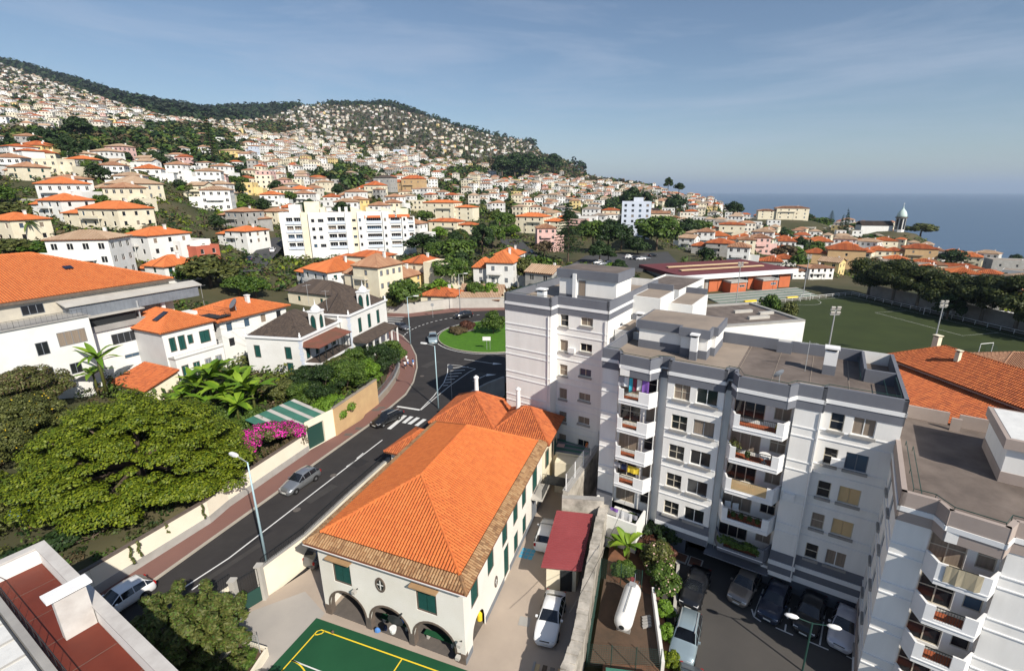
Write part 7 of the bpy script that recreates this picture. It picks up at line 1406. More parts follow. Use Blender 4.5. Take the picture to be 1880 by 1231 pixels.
# ---------------------------------------------------------------- buildings between the apartments and the pitch
GW_ = thing('glass_school_wing', 'white modern wing with large window panels behind the apartment tower', 'building', (31.7 - 10 * math.cos(R(-35)), 103.6 - 10 * math.sin(R(-35)), -5), R(-35))
mb = M('plaster_white'); panel(mb, TM(0, 0), 10, 0, 13, [(6.2, 5, 3.2, 6)], .2); go = [(1.0, 8.6, 11, 2.8), (12.4, 8.6, 5.4, 2.8), (1.0, 6.6, 16.8, 1.1), (1, 3.0, 9, 2.6), (12, 3.0, 5.4, 2.6)]; panel(mb, side_T('r', 10, 18.8), 18.8, 0, 13, go, .3); panel(mb, side_T('l', 10, 18.8), 18.8, 0, 13); panel(mb, side_T('b', 10, 18.8), 10, 0, 13); mb.build('wall', GW_)
for i, o in enumerate(go): window(GW_, side_T('r', 10, 18.8), *o, 'blue' if i in (1, 4) else 'curtain' if i in (0, 3) else 'grey', .2)
window(GW_, TM(0, 0), 6.2, 5, 3.2, 6, 'blue', .15); M('roof_felt').box(.2, 9.8, .2, 18.6, 12.4, 12.6).build('roof', GW_)
GY = thing('gym_building', 'low gym with dark flat roof and blank white end wall beside the pitch', 'building', (43.6 - 16 * math.cos(R(14)), 93.9 - 16 * math.sin(R(14)), -5), R(14)); M('plaster_white').box(0, 29.4, 0, 17.5, 0, 7.6).build('wall', GY); M('roof_felt').box(.9, 28.5, .9, 16.6, 7.6, 7.62).build('roof', GY)
for x0, x1, y0, y1 in ((0, 29.4, 0, .9), (0, 29.4, 16.6, 17.5), (0, .9, .9, 16.6), (28.5, 29.4, .9, 16.6)): M('concrete').box(x0 + .01, x1 - .01, y0 + .01, y1 - .01, 7.6, 8.0).build('parapet', GY)
for x, y, w_ in ((19, 4, 5), (19.5, 9.5, 4.5), (24, 7, 3.5)): M('concrete_light').box(x, x + w_, y, y + .8, 7.62, 8.2).build('rooflight', GY)
SHL = thing('sports_hall', 'sports hall with maroon roof, white fascia and orange brick panels', 'sports hall', (50, 159.5, -5), math.atan2(174 - 160, 92 - 51)); mb = M('brick_orange'); L_ = 46
for x0, x1 in ((10.5, 14), (14.2, 20), (27, 31), (31.2, 37), (41, 46)): M('brick_orange').box(x0, x1, 0, .4, 0, 5.6).build('brick_panel', SHL)
M('plaster_grey').box(0, 46, .35, 26, 0, 5.6).build('wall', SHL); M('ledge_white').box(-1, 47.5, -1.6, -.9, 5.4, 6.9).build('fascia', SHL); M('metal_maroon').prism([(-1, -.9), (47.5, -.9), (47.5, 27), (-1, 27)], 5.5, lambda q: 6.8 + .05 * (27 - abs(q[1] - 13) - 13) + .6 * (1 - abs(q[1] - 13) / 14)).build('roof', SHL)
for y in (7, 15): M('sheet_pale').box(4, 40, y, y + 1.6, 7.05, 7.35).build('roof_light_strip', SHL)
for x0, x1 in ((0, 4.5), (5, 10), (20.5, 26.5), (37.4, 40.6)): 
    for k in range(int((x1 - x0) / 1.4)): window(SHL, TM(x0, 0), k * 1.4 + .1, .3, 1.25, 5.0, 'grey', .1)
for x0, dk in ((16, 1), (29.5, 1)): bx_ = M('brick_orange').box(x0, x0 + 6.5, -4.2, 0, 0, 4.0).build('entrance_block', SHL); M('plaster_grey').box(x0 - .2, x0 + 6.7, -4.5, 0, 4.0, 4.6).build('entrance_roof', SHL); window(SHL, TM(x0, -4.2), 3.6, 2.4, 2.2, .8, 'dark', -.03)
BL = thing('bleachers', 'grey-green stepped bleachers between the sports hall and the pitch', 'bleachers', SHL.location, SHL.rotation_euler.z)
for i in range(8): M('metal_green' if i % 2 else 'concrete').box(4, 44, -6 - i * 1.15, -4.85 - i * 1.15, -.4, 1.0 - i * .14).build('step', BL, material='concrete' if i % 2 == 0 else 'bench_green' if 'bench_green' in MATS else None)
mat('bench_green', (.16, .22, .18), (.12, .17, .14), scale=1)
for c_ in BL.children:
    if c_.data.materials[0].name.startswith('metal_green'): c_.data.materials[0] = MATS['bench_green']
for x in (14, 31): o = M('paint_yellow').box(-2.2, 2.2, -.4, .4, 0, .5).build('yellow_dugout', loc=SHL.matrix_basis @ Vector((x, -15.8, .2)), rot=SHL.rotation_euler.z); tag(o, 'yellow dugout bench at the pitch edge ' + ('on the left' if x == 14 else 'on the right'), 'bench')
# annex roofs right of the apartment block
AN = house('school_annex', 'low building with weathered orange hip roof right of the apartment roof', (57.1, 74, -5), R(-80), 25, 9.8, 8.0, 'hip', 3.0, .5, 'plaster_pink', 'tile_old', 2, 5, 3, 'dark', None, False, .3, .5); chimney(AN, 8.5, 3.0, 9.2, 2.4, 'plaster_cream', .3, 'plaster_cream'); chimney(AN, 1.0, 8.0, 8.4, 3.0, 'plaster_cream', .45, 'plaster_cream')
AN2 = house('annex_wing', 'long lower wing with striped orange tile roof beside the apartment roof', (50.5, 69.8, -5), R(-80), 28, 6.9, 5.3, 'shed', 2.1, .3, 'plaster_pink', 'tile_old', 2, 5, 3, 'dark', None, False, .3, .5)
AN3 = house('annex_back_wing', 'rear annex wing with dull orange roof beside the pitch fence', (67.6, 66, -5), R(-10), 20, 10, 7.6, 'hip', 2.4, .5, 'plaster_pink', 'tile_faded', 2, 5, 3, 'dark', None, False, .3, .5)
# church with domed tower
q = hit(1650, 424); q = Vector((300, 405, ZV(424, 405))); cx0 = PY(1650, 424, 405).x
CH = thing('church', 'white church with round domed bell tower on the coast', 'church', (cx0, 405, q.z), R(-8)); FLAT.append((cx0, 408, q.z, 16)); FOOT.append((cx0 - 10, 410, 18))
M('plaster_white').lathe([(3.6, -5), (3.6, 10.5)], 8).build('tower', CH); M('stone_trim').lathe([(4.4, 10.5), (4.4, 11.2)], 12).build('tower_ring', CH)
for k in range(8): a = k * math.pi / 4 + .39; M('glass').box(-.9, .9, -.1, .1, 1.5, 10).build('tower_window', CH, loc=(3.45 * math.cos(a), 3.45 * math.sin(a), 0), rot=a + math.pi / 2)
mat('dome_green', (.55, .66, .62), (.48, .60, .56), scale=.4); M('dome_green').lathe([(3.5, 11.2), (3.6, 12.2), (3.3, 13.6), (2.6, 15.4), (1.4, 17), (.5, 18), (.25, 19.5), (.1, 20.4)], 16).build('dome', CH, smooth=True); M('ledge_white').box(-.08, .08, -.08, .08, 20.3, 22.6).box(-.5, .5, -.07, .07, 21.6, 21.8).build('cross', CH)
M('plaster_white').box(-28, -3.6, 2, 12, -5, 4.2).build('nave', CH); add_roof(CH, 'gable', 24.4, 10, 4.2, 3.4, .3, 'tile_dark', .5, None, 'x', off=(-28, 2, 0)); M('plaster_white').prism([(-28.3, 2), (-27.9, 2), (-27.9, 12), (-28.3, 12)], 4, lambda q: 7.6 - abs(q[1] - 7) * .66).build('gable_wall', CH)
# pitch surroundings
def post_rail(label, pts, z, h=1.1, gap=3.0):
    root = thing('pitch_fence', label, 'fence', (0, 0, 0))
    for a, b in zip(pts, pts[1:]):
        a, b = Vector((*a, z)), Vector((*b, z)); n = max(1, round((b - a).length / gap))
        for i in range(n + 1): p_ = a.lerp(b, i / n); M('white_paint').tube([p_, p_ + Vector((0, 0, h))], .06, 5).build('post', root)
        M('white_paint').tube([a + Vector((0, 0, h)), b + Vector((0, 0, h))], .07, 5).build('rail', root); M('white_paint').tube([a + Vector((0, 0, h * .5)), b + Vector((0, 0, h * .5))], .04, 5).build('rail', root)
f0, f1, f2 = b0 + (a0 - b0) * 1.0 , b0, c0 + (c0 - b0) * .3
post_rail('white rail fence along the hall end of the pitch', [a0 + (a0 - b0).normalized() * 12, b0], -5); post_rail('white rail fence along the tree side of the pitch', [b0, f2], -5)
pwall = wall_run('pitch_tree_wall', 'grey block wall behind the row of trees at the pitch', [b0 + pv * -7, c0 + (c0 - b0) * .3 + pv * -7], -6, -1.6, .3, 'plaster_grey')
def goal(label, c_, ang, w_=5.2, h_=2.1):
    root = thing('football_goal', label, 'goal', (c_[0], c_[1], -5), ang); M('white_paint').tube([(-w_ / 2, 0, 0), (-w_ / 2, 0, h_)], .07, 6).build('post', root); M('white_paint').tube([(w_ / 2, 0, 0), (w_ / 2, 0, h_)], .07, 6).build('post', root); M('white_paint').tube([(-w_ / 2, 0, h_), (w_ / 2, 0, h_)], .07, 6).build('crossbar', root)
    mb = M('mesh_green')
    for k in range(14): x = -w_ / 2 + w_ * k / 13; mb.tube([(x, 0, h_), (x, .9, h_ * .6), (x, 1.4, 0)], .012, 3, False)
    for k in range(5): z = h_ * k / 5; mb.tube([(-w_ / 2, 1.4 - z * .38, z), (w_ / 2, 1.4 - z * .38, z)], .012, 3, False)
    mb.build('net', root, kind='stuff')
goal('white goal on the tree side of the pitch', P(1712, 581, -5), math.atan2(pu.y, pu.x)); goal('white goal with green net near the annex roofs', P(1808, 646, -5), math.atan2(pv.y, pv.x), 3.6, 2.0); goal('small white goal at the hall end of the pitch', P(1478, 552, -5), math.atan2((b0 - a0).y, (b0 - a0).x), 4.2)
for u, v, Y, lb in ((1534, 568, 74, 'floodlight mast with four lamps in front of the pitch'), (1733, 556, 92, 'tall floodlight mast on the near right side of the pitch'), (1360, 484, 142, 'floodlight mast in front of the sports hall'), (1486, 470, 158, 'floodlight mast beside the sports hall end')):
    p = PY(u, v, Y); floodlight_mast(lb, (p.x, Y, -5.2), p.z + 5.2, 0)
# ---------------------------------------------------------------- trees that can be told apart
rt = random.Random(5)
SPEC = {'araucaria': lambda: conifer_meshes(2, 22, 6.0, 5200, 18), 'spire': lambda: conifer_meshes(3, 20, 2.8, 2400, 16, narrow=.9), 'norfolk': lambda: conifer_meshes(4, 14, 4, 1800, 11), 'cypress': lambda: cypress_meshes(5, 14, 1.6), 'palm': lambda: palm_meshes(6)}
BASEH = {'araucaria': 22, 'spire': 20, 'norfolk': 14, 'cypress': 14, 'palm': 7.5, 'round': 7, 'dark': 8, 'olive': 6, 'bright': 5.5, 'tall': 11, 'gold': 6, 'bush': 2.6, 'brown': 4.5}
def tmeshes(k): return cached(('tree', k), SPEC[k]) if k in SPEC else tmpl(k)
TREEPOS = []
LT = [(150, 262, 44, 'tall', 1.2, 'big dark tree standing above the left hillside houses'), (393, 302, 80, 'spire', 1, 'tall slim spire conifer on the left hillside'), (1043, 474, 104, 'araucaria', 1, 'tall layered conifer left of the grey-blue block'), (886, 470, 62, 'tall', .9, 'tall dark tree right of the cream flats'), (842, 492, 58, 'round', 1.1, 'broad tree in front of the long cream house'), (776, 472, 46, 'dark', 1.5, 'wide dark tree at the end of the white apartment slab'), (806, 480, 40, 'round', 1.1, 'rounded tree beside the wide dark one'), (714, 488, 34, 'spire', 1.6, 'small conical tree in front of the white apartment slab'),
      (1088, 456, 54, 'round', 1.0, 'rounded park tree right of the layered conifer'), (1116, 460, 56, 'dark', 1.1, 'dark park tree left of the grey-blue block'), (1140, 458, 48, 'dark', 1.0, 'dark park tree below the grey-blue block'), (1205, 462, 68, 'round', 1.1, 'large leafy tree right of the grey-blue block'), (1170, 470, 36, 'dark', 1.3, 'dense dome-shaped tree at the car park edge'), (1262, 440, 40, 'dark', 1.1, 'dark tree beside the yellow gable house'), (1285, 436, 34, 'round', 1.0, 'tree behind the grey-sided house'),
      (922, 330, 42, 'tall', 1.1, 'left tree of the tall dark group on the skyline'), (945, 328, 44, 'dark', 1.2, 'middle tree of the tall dark group on the skyline'), (972, 326, 42, 'dark', 1.3, 'right tree of the tall dark group on the skyline'), (1016, 322, 38, 'tall', 1.1, 'separate tall tree right of the dark skyline group'), (1226, 352, 26, 'tall', .8, 'tall tree on the skyline above the right town'), (1246, 354, 18, 'dark', 1.1, 'smaller tree right of the tall skyline tree'), (1160, 388, 44, 'dark', 1.0, 'dark tree above the wide cream house'), (1185, 392, 40, 'tall', .9, 'tall tree behind the grey-blue block'),
      (1549, 438, 52, 'cypress', 1.2, 'tall dark cypress near the church'), (1541, 438, 42, 'cypress', 1.2, 'shorter cypress beside the tall one near the church'), (1525, 408, 22, 'norfolk', .9, 'small layered conifer on the coast skyline'), (1478, 414, 22, 'dark', 1.6, 'dark rounded trees left of the cypresses'), (1504, 422, 24, 'round', 1.6, 'green tree below the coastal flats'), (1575, 428, 20, 'round', 1.6, 'green tree left of the church'), (1690, 432, 22, 'olive', 2.2, 'broad olive tree right of the church tower'), (1790, 478, 42, 'dark', 1.5, 'dark tree right of the white house by the church'), (1742, 490, 34, 'dark', 1.5, 'tree in front of the white house by the church'), (1440, 482, 34, 'brown', 1.1, 'reddish brown tree by the white long building'), (1470, 486, 28, 'palm', 1, 'palm beside the reddish brown tree'), (1310, 392, 26, 'spire', 1.2, 'slim conifer among the right town roofs'), (1345, 400, 30, 'dark', 1.2, 'dark tree among the right town roofs'), (1240, 392, 34, 'dark', 1.2, 'dark tree left of the orange hip house'),
      (388, 528, 62, 'olive', 1.5, 'broad green tree behind the orange terrace roofs'), (350, 522, 40, 'gold', 1.2, 'yellowish tree left of the broad green one'), (440, 540, 40, 'round', 1.2, 'tree below the side street'), (470, 545, 40, 'gold', 1.1, 'garden tree beside the side street crossing'), (745, 572, 66, 'round', .9, 'leafy tree behind the concrete roundabout wall'), (720, 572, 40, 'olive', 1.0, 'small tree left of the leafy one behind the concrete wall'), (808, 548, 40, 'bright', 1.0, 'bright tree behind the small orange house'), (830, 528, 60, 'round', 1.0, 'rounded tree left of the shuttered house'), (850, 505, 46, 'tall', 1.0, 'dark tree behind the shuttered house'), (872, 548, 34, 'round', 1.0, 'garden tree in front of the shuttered house'), (900, 545, 30, 'bright', 1.0, 'bright bush tree below the shuttered house'), (960, 520, 50, 'olive', .8, 'olive tree beside the avenue'), (985, 505, 40, 'bush', 1.1, 'bushy tree at the avenue corner'),
      (293, 418, 34, 'palm', 1, 'palm left of the grey stone house'), (376, 412, 30, 'palm', 1, 'palm in front of the grey stone house'), (218, 474, 44, 'palm', 1.2, 'palm between the orange roofed houses'), (60, 440, 40, 'palm', 1.2, 'palm beside the cream edge house'), (260, 418, 52, 'dark', 1.0, 'dark tree right of the cream apartment house'), (30, 470, 34, 'olive', 2.0, 'olive hedge tree at the left edge'), (90, 474, 36, 'gold', 2.0, 'yellow-green hedge tree above the warehouse roof'), (150, 478, 34, 'olive', 2.0, 'olive hedge tree in the middle above the warehouse roof'), (200, 490, 30, 'gold', 1.8, 'yellow-green bush above the dormer house'), (20, 405, 34, 'olive', 1.6, 'tree between the two left edge houses'), (918, 440, 44, 'palm', 1, 'palm at the avenue'), (872, 440, 30, 'palm', 1, 'palm near the cream flats'), (905, 455, 44, 'round', 1.0, 'street tree on the left of the avenue'), (930, 425, 36, 'round', 1.0, 'street tree at the top of the avenue'), (1000, 470, 30, 'brown', 1.0, 'brown tree right of the avenue'), (1448, 590, 40, 'olive', .7, 'small tree at the hall corner of the pitch'), (1412, 582, 46, 'gold', .7, 'yellowish small tree in front of the bleachers')]
for u, v, hp, k, wd, lb in LT:
    q = hit(u, v) or PY(u, v, 420); y = q.y; h = hp / FPX * y * 1.02; s = h / BASEH[k]
    if y > 60: TREEPOS.append((q.x, q.y)); tree('palm_tree' if k == 'palm' else 'conifer_tree' if k in ('araucaria', 'spire', 'norfolk', 'cypress') else 'broadleaf_tree', lb, (q.x, q.y, q.z - .3), tmeshes(k), rt.random() * 6, (s * wd, s * wd, s))
# row of old trees along the pitch
pm = [tree_meshes(60 + i, 12, 5.6, 'leaf_pitch', 13000, .32, 30, 'trunk_grey', .75, .38, .24, .5) for i in range(3)]
for i in range(11):
    p_ = b0 + pu * (3 + i * 8.2 + rt.uniform(-1, 1)) + pv * (-4.2 + rt.uniform(-.6, .6)); s = rt.uniform(1.1, 1.3)
    nth = ['first', 'second', 'third', 'fourth', 'fifth', 'sixth', 'seventh', 'eighth', 'ninth', 'tenth', 'last'][i]
    tree('pitch_tree', f'{nth} tree from the hall end in the dark row beside the pitch', (p_.x, p_.y, -5.3), pm[i % 3], i * 1.9, (s, s, s * rt.uniform(.9, 1.05)), 'row of trees along the pitch')
# ---------------------------------------------------------------- hillside town
ZONES = [(60, 262, 90, 16), (215, 272, 150, 26), (330, 256, 95, 26), (392, 285, 48, 30), (940, 308, 42, 20), (1012, 306, 28, 14), (640, 332, 55, 16), (880, 430, 48, 40), (1115, 442, 75, 26), (60, 452, 130, 24), (640, 318, 30, 12), (500, 236, 42, 12), (360, 500, 70, 26), (860, 320, 40, 10), (1150, 380, 30, 14)]
def in_zone(u, v): return any(((u - a) / c) ** 2 + ((v - b) / d) ** 2 < 1 for a, b, c, d in ZONES)
RID = [(-100, 70), (0, 92), (150, 140), (270, 178), (340, 192), (440, 200), (520, 196), (560, 189), (720, 189), (760, 200), (830, 228), (900, 247), (960, 252), (1010, 268), (1040, 285), (1065, 300), (1085, 316), (1130, 325), (1200, 336), (1310, 357), (1900, 420)]
def ridge_v(u):
    i, t = seg([a for a, b in RID], u); return lerp(RID[i][1], RID[i + 1][1], t)
def wood_depth(u):  # how far below the ridge the woods reach
    i, t = seg([-100, 0, 130, 280, 400, 480, 560, 660, 750, 800, 900, 1000, 1090], u); w_ = [30, 26, 26, 30, 26, 20, 3, 6, 10, 4, 2, 10, 6]; return lerp(w_[i], w_[i + 1], t)
def blocked(x, y, r_=8):
    if any((x - a) ** 2 + (y - b) ** 2 < (c + r_) ** 2 for a, b, c in FOOT): return True
    if 36 < x < 150 and 84 < y < 200 and x < 40 + (y - 60) * 1.05: return True
    if -45 < x < 40 and y < 130: return True
    if y < 110 and x < -30: return True
    for _, pts in FARROADS:
        if any((x - p.x) ** 2 + (y - p.y) ** 2 < (r_ + 5) ** 2 for p in pts): return True
    for p in cpk:
        if (x - p.x) ** 2 + (y - p.y) ** 2 < 19 ** 2: return True
    if (x - 42) ** 2 + (y - 232) ** 2 < 32 ** 2: return True
    return any((x - a) ** 2 + (y - b) ** 2 < (5 + r_ * .4) ** 2 for a, b in TREEPOS)
walls_ = [('white', 'plaster_white')] * 10 + [('cream', 'plaster_cream')] * 5 + [('pale yellow', 'plaster_yellow')] * 1 + [('grey', 'plaster_grey')] * 1 + [('pinkish', 'plaster_pink')] * 1
def simple_house(w, d, h, floors, kind, tm, nf, nr, rise):
    root = bpy.data.objects.new('hillside_house', None); C.objects.link(root); mb = M('plaster_white'); fh = h / floors; ops_all = []
    for sd_, W, n in (('f', w, nf), ('r', d, nr), ('l', d, nr), ('b', w, 0)):
        ops = [(x, fl * fh + .8, 1.15, 1.35) for fl in range(floors) for x in (auto_cols(W, n, 1.15) if n else [])]; T = side_T(sd_, w, d); T = TM(-w / 2, -d / 2) @ T; panel(mb, T, W, -6, h, ops, .12); ops_all += [(T, o) for o in ops]
    if kind == 'flat': mb.box(-w / 2, w / 2, -d / 2, d / 2, h - .1, h + .5)
    if kind == 'gable':
        for x in (-w / 2, w / 2): mb.face([(x, -d / 2, h), (x, d / 2, h), (x, 0, h + rise * d / (d + .8))])
    if floors > 1:
        wx0, ww, wh = (w / 2, w * .45, h * .55) if nf % 2 else (-w / 2 - w * .4, w * .4, h * .6); mb.box(wx0, wx0 + ww, -d / 2 + 1.2, d / 2 - 1, -6, wh).box(wx0, wx0 + ww, -d / 2 + 1.2, -d / 2 + 1.35, wh, wh + .7); mb.box(-w * .3, w * .25, -d / 2 - 1.1, -d / 2 - .02, h * .5 - .15, h * .5).box(-w * .3, w * .25, -d / 2 - 1.1, -d / 2 - 1.0, h * .5, h * .5 + .8)
    mb.build('wall', root)
    for T, (x, z, a, b) in ops_all: link('window', cached(('sw', a, b), lambda: M('glass').box(0, a, .06, .1, 0, b).mat('frame_white').box(a / 2 - .04, a / 2 + .04, .03, .07, 0, b).mesh('window')), root, T @ Vector((x, 0, z)), T.to_euler().z)
    if kind != 'flat': add_roof(root, kind, w, d, h, rise, .4, tm, .62, None, off=(-w / 2, -d / 2, 0), ridge_r=.16)
    else: M('roof_pale').box(-w / 2 + .25, w / 2 - .25, -d / 2 + .25, d / 2 - .25, h + .5, h + .52).build('roof', root)
    if kind != 'flat': M('plaster_white').box(w * .2, w * .2 + .6, d * .15, d * .15 + .5, h + .3, h + rise + .5).build('chimney', root)
    return root
TPL = [(9, 8, 6, 2, 'hip', 'tile_old', 3, 2, 1.7), (10, 8, 6.2, 2, 'hip', 'tile_tan', 4, 2, 1.6), (9, 9, 8.6, 3, 'hip', 'tile_faded', 3, 2, 1.8), (10, 9, 6, 2, 'hip', 'tile_faded', 4, 3, 1.8), (8.5, 8, 5.6, 2, 'gable', 'tile_tan', 2, 2, 1.7), (11, 9, 6, 2, 'flat', 'tile_old', 3, 2, 0), (12, 9, 9, 3, 'hip', 'tile_tan', 4, 3, 1.7), (9, 8, 3.4, 1, 'hip', 'tile_old', 3, 2, 1.7), (11, 10, 6, 2, 'pyramid', 'tile_flat_orange', 3, 3, 2.4), (10, 9, 6, 2, 'hip', 'tile_flat_orange', 3, 2, 1.8)]
RN = {'tile_old': 'orange', 'tile_tan': 'tan', 'tile_faded': 'faded brown', 'tile_flat_orange': 'bright orange'}
protos = [simple_house(*t) for t in TPL]; used = [False] * len(protos)
def place_house(i, x, y, z, rz, wallm, label):
    if used[i]: o = copy_tree(protos[i])
    else: o = protos[i]; used[i] = True; KIDS[o.name] = list(o.children); [KIDS.setdefault(c.name, list(c.children)) for c in o.children]
    o.location = (x, y, z); o.rotation_euler = (0, 0, rz); tag(o, label, 'house', 'hillside houses')
    wch = [c for c in o.children if c.name.startswith('wall')][0]; wch.material_slots[0].link = 'OBJECT'; wch.material_slots[0].material = MATS[wallm]
rh = random.Random(11); rows = []; Y = 114.0; FARH = []; ntr = 0; NIND = 0
def ordn(n): return f"{n}{'th' if 10 < n % 100 < 14 else {1: 'st', 2: 'nd', 3: 'rd'}.get(n % 10, 'th')}"
rowi = 0; IND = []; TR_IND = []; FART = []
while Y < 2150:
    stp = 17 if Y < 420 else 19 if Y < 900 else 23
    rowi += 1; x = (-150 - CX) * ct / FPX * Y; xe = (2050 - CX) * ct / FPX * Y
    run = 0; gap_ = False
    while x < xe:
        gap_ = False
        if Y > 620:
            run -= 1
            if run < -rh.randint(1, 3): run = rh.randint(3, 10)
            gap_ = run < 0
        x += stp * (rh.uniform(.55, .8) if Y > 620 and not gap_ else rh.uniform(.66, 1.0) if x / Y > .3 else rh.uniform(.78, 1.2)); y = Y + rh.uniform(-.35, .35) * stp; z = tz0(x, y)
        if z < SEA + 6: continue
        u, v = proj(x, y, z)
        if v > 600 or u < -60 or u > 1940: continue
        rv = ridge_v(u)
        if blocked(x, y):
            continue
        if v < rv + wood_depth(u) and Y > 500:
            continue
        zone = in_zone(u, v); rr = rh.random()
        dens = .70 if Y < 700 else .55 if Y < 1100 else .40
        if 640 < u < 770 and 198 < v < 232: dens = .12
        if u > 640 and Y > 900: dens = .19 - .08 * (u > 990)
        if 480 < u < 640 and v < 235: dens = .33
        if Y > 620: dens = 0 if gap_ else min(1, dens * 1.45)
        if zone: dens = .06
        if rr < dens:
            rz = R(-14) + rh.uniform(-.35, .35) + (x / Y) * -.45
            if Y < 330 and len(IND) < 285: IND.append((rowi, x, y, z, rz, u, v))
            else: FARH.append((x, y, z, rz, Y))
        elif Y < 360 and len(TR_IND) < 290: TR_IND.append((x, y, z, u, v))
        else: FART.append((x, y, z, rh.uniform(.7, 1.5)))
        # garden trees between the houses
        if rh.random() < (.4 if x / Y > .3 else .85 if Y < 360 else 1 if Y < 1100 else .6) or zone:
            for _ in range(4 if zone else 2 if 330 < Y < 1100 else 1):
                tx, ty = x + rh.uniform(-.6, .6) * stp, y + rh.uniform(-.6, .6) * stp
                if blocked(tx, ty, 3): continue
                tz_ = tz0(tx, ty); tu, tv = proj(tx, ty, tz_)
                if Y < 330 and len(TR_IND) < 290: TR_IND.append((tx, ty, tz_, tu, tv))
                else: FART.append((tx, ty, tz_, rh.uniform(.5, 1.1) * (1.5 if zone else 1)))
    Y += stp
byrow = {}
for h_ in IND: byrow.setdefault(h_[0], []).append(h_)
for ri, lst in byrow.items():
    lst.sort(key=lambda a: a[5])
    for n_, (r0, x, y, z, rz, u, v) in enumerate(lst):
        i = rh.randrange(len(TPL)); cn, wm_ = rh.choice(walls_)
        fl = TPL[i][3]; st_n = {1: 'low', 2: 'two-storey', 3: 'three-storey'}[fl]; rf = 'flat roof' if TPL[i][4] == 'flat' else RN[TPL[i][5]] + ' roof'
        side = 'hillside' if u < 1150 else 'town'
        place_house(i, x, y, z + .2, rz, wm_, f'{cn} {st_n} {side} house with {rf}, {ordn(n_ + 1)} from left in {ordn(ri)} row')
        FLAT.append((x, y, z, 8))
TR_IND.sort(key=lambda a: (round(a[4] / 18), a[3])); kinds_ = ['round', 'dark', 'olive', 'bright', 'tall', 'gold', 'round', 'dark', 'palm', 'round']
desc = {'round': 'rounded green', 'dark': 'dark green', 'olive': 'olive green', 'bright': 'bright green', 'tall': 'tall dark', 'gold': 'yellow-green', 'palm': 'slender palm'}
cnt = {}
for n_, (x, y, z, u, v) in enumerate(TR_IND):
    k = rt.choice(kinds_); s = rt.uniform(.7, 1.25); band = int(v // 18); cnt[(band, k)] = cnt.get((band, k), 0) + 1
    tree('palm_tree' if k == 'palm' else 'broadleaf_tree', f'{desc[k]} {"" if k == "palm" else "tree "}between the town houses, {ordn(cnt[(band, k)])} of its kind from left, band {ordn(max(1, 40 - band))} up'.replace('  ', ' '), (x, y, z - .3), tmeshes(k), rt.random() * 6, (s, s, s * rt.uniform(.85, 1.1)), 'trees among the houses')
# far houses: too many to tell apart singly
def far_houses():
    mb = MB(); wm_ = ['plaster_white', 'plaster_cream', 'plaster_far', 'plaster_yellow', 'plaster_pink', 'plaster_grey']; rm_ = ['tile_tan', 'tile_faded', 'tile_old', 'roof_pale']; mat('plaster_far', (.70, .66, .58), (.60, .56, .48), scale=.2); mat('window_far', (.05, .05, .055), rough=.4)
    for x, y, z, rz, Yr in FARH:
        w_, d_, h_ = rh.uniform(5.5, 12), rh.uniform(5.5, 9), rh.choice([3.4, 5.8, 5.8, 6.2, 6.2, 8.8]); c_, s_ = math.cos(rz), math.sin(rz)
        if Yr > 1000: w_ *= .8; d_ *= .8; h_ *= .8
        f = lambda a, b, e: (x + a * c_ - b * s_, y + a * s_ + b * c_, z + e)
        X, D = w_ / 2, d_ / 2; mb.mat(rh.choices(wm_, [12, 3, 3, .4, .4, 1.5] if Yr < 900 else [5, 2, 6, .3, .2, 4])[0])
        lo = [f(-X, -D, -5), f(X, -D, -5), f(X, D, -5), f(-X, D, -5)]; hi = [f(-X, -D, h_), f(X, -D, h_), f(X, D, h_), f(-X, D, h_)]
        for i in range(4): j = (i + 1) % 4; mb.face([lo[i], lo[j], hi[j], hi[i]])
        flat = rh.random() < .2
        if flat: mb.mat('roof_pale'); mb.face(hi)
        else:
            mb.mat(rh.choices(rm_, [6, 5, 2.2 if Yr < 800 else .8, 2])[0]); o = .4; e = [f(-X - o, -D - o, h_), f(X + o, -D - o, h_), f(X + o, D + o, h_), f(-X - o, D + o, h_)]; rz_ = rh.uniform(1.2, 2.0); k = min(X, D) * .9; p, q = f(-X + k, 0, h_ + rz_), f(X - k, 0, h_ + rz_)
            ids = [mb.vert(t) for t in e]; pi, qi = mb.vert(p), mb.vert(q)
            mb.idx([ids[0], ids[1], qi, pi]); mb.idx([ids[1], ids[2], qi]); mb.idx([ids[2], ids[3], pi, qi]); mb.idx([ids[3], ids[0], pi])
        if Yr < 1250:
            mb.mat('window_far'); nfl = max(1, int(h_ / 2.9)); nw = int(w_ / 2.6) if Yr < 800 else int(w_ / 3.6); nd = int(d_ / 3)
            for fl in range(nfl):
                z0 = fl * h_ / nfl + .9; z1 = z0 + 1.3
                for i in range(nw): a = -X + w_ * (i + .5) / nw - .55; mb.face([f(a, -D - .03, z0), f(a + 1.1, -D - .03, z0), f(a + 1.1, -D - .03, z1), f(a, -D - .03, z1)])
                for i in range(nd): b = -D + d_ * (i + .5) / nd - .5; mb.face([f(X + .03, b, z0), f(X + .03, b + 1, z0), f(X + .03, b + 1, z1), f(X + .03, b, z1)])
    o = mb.build('distant_houses'); o['kind'] = 'stuff'; tag(o, 'thousands of small white and cream houses covering the far hillside', 'houses')
far_houses()
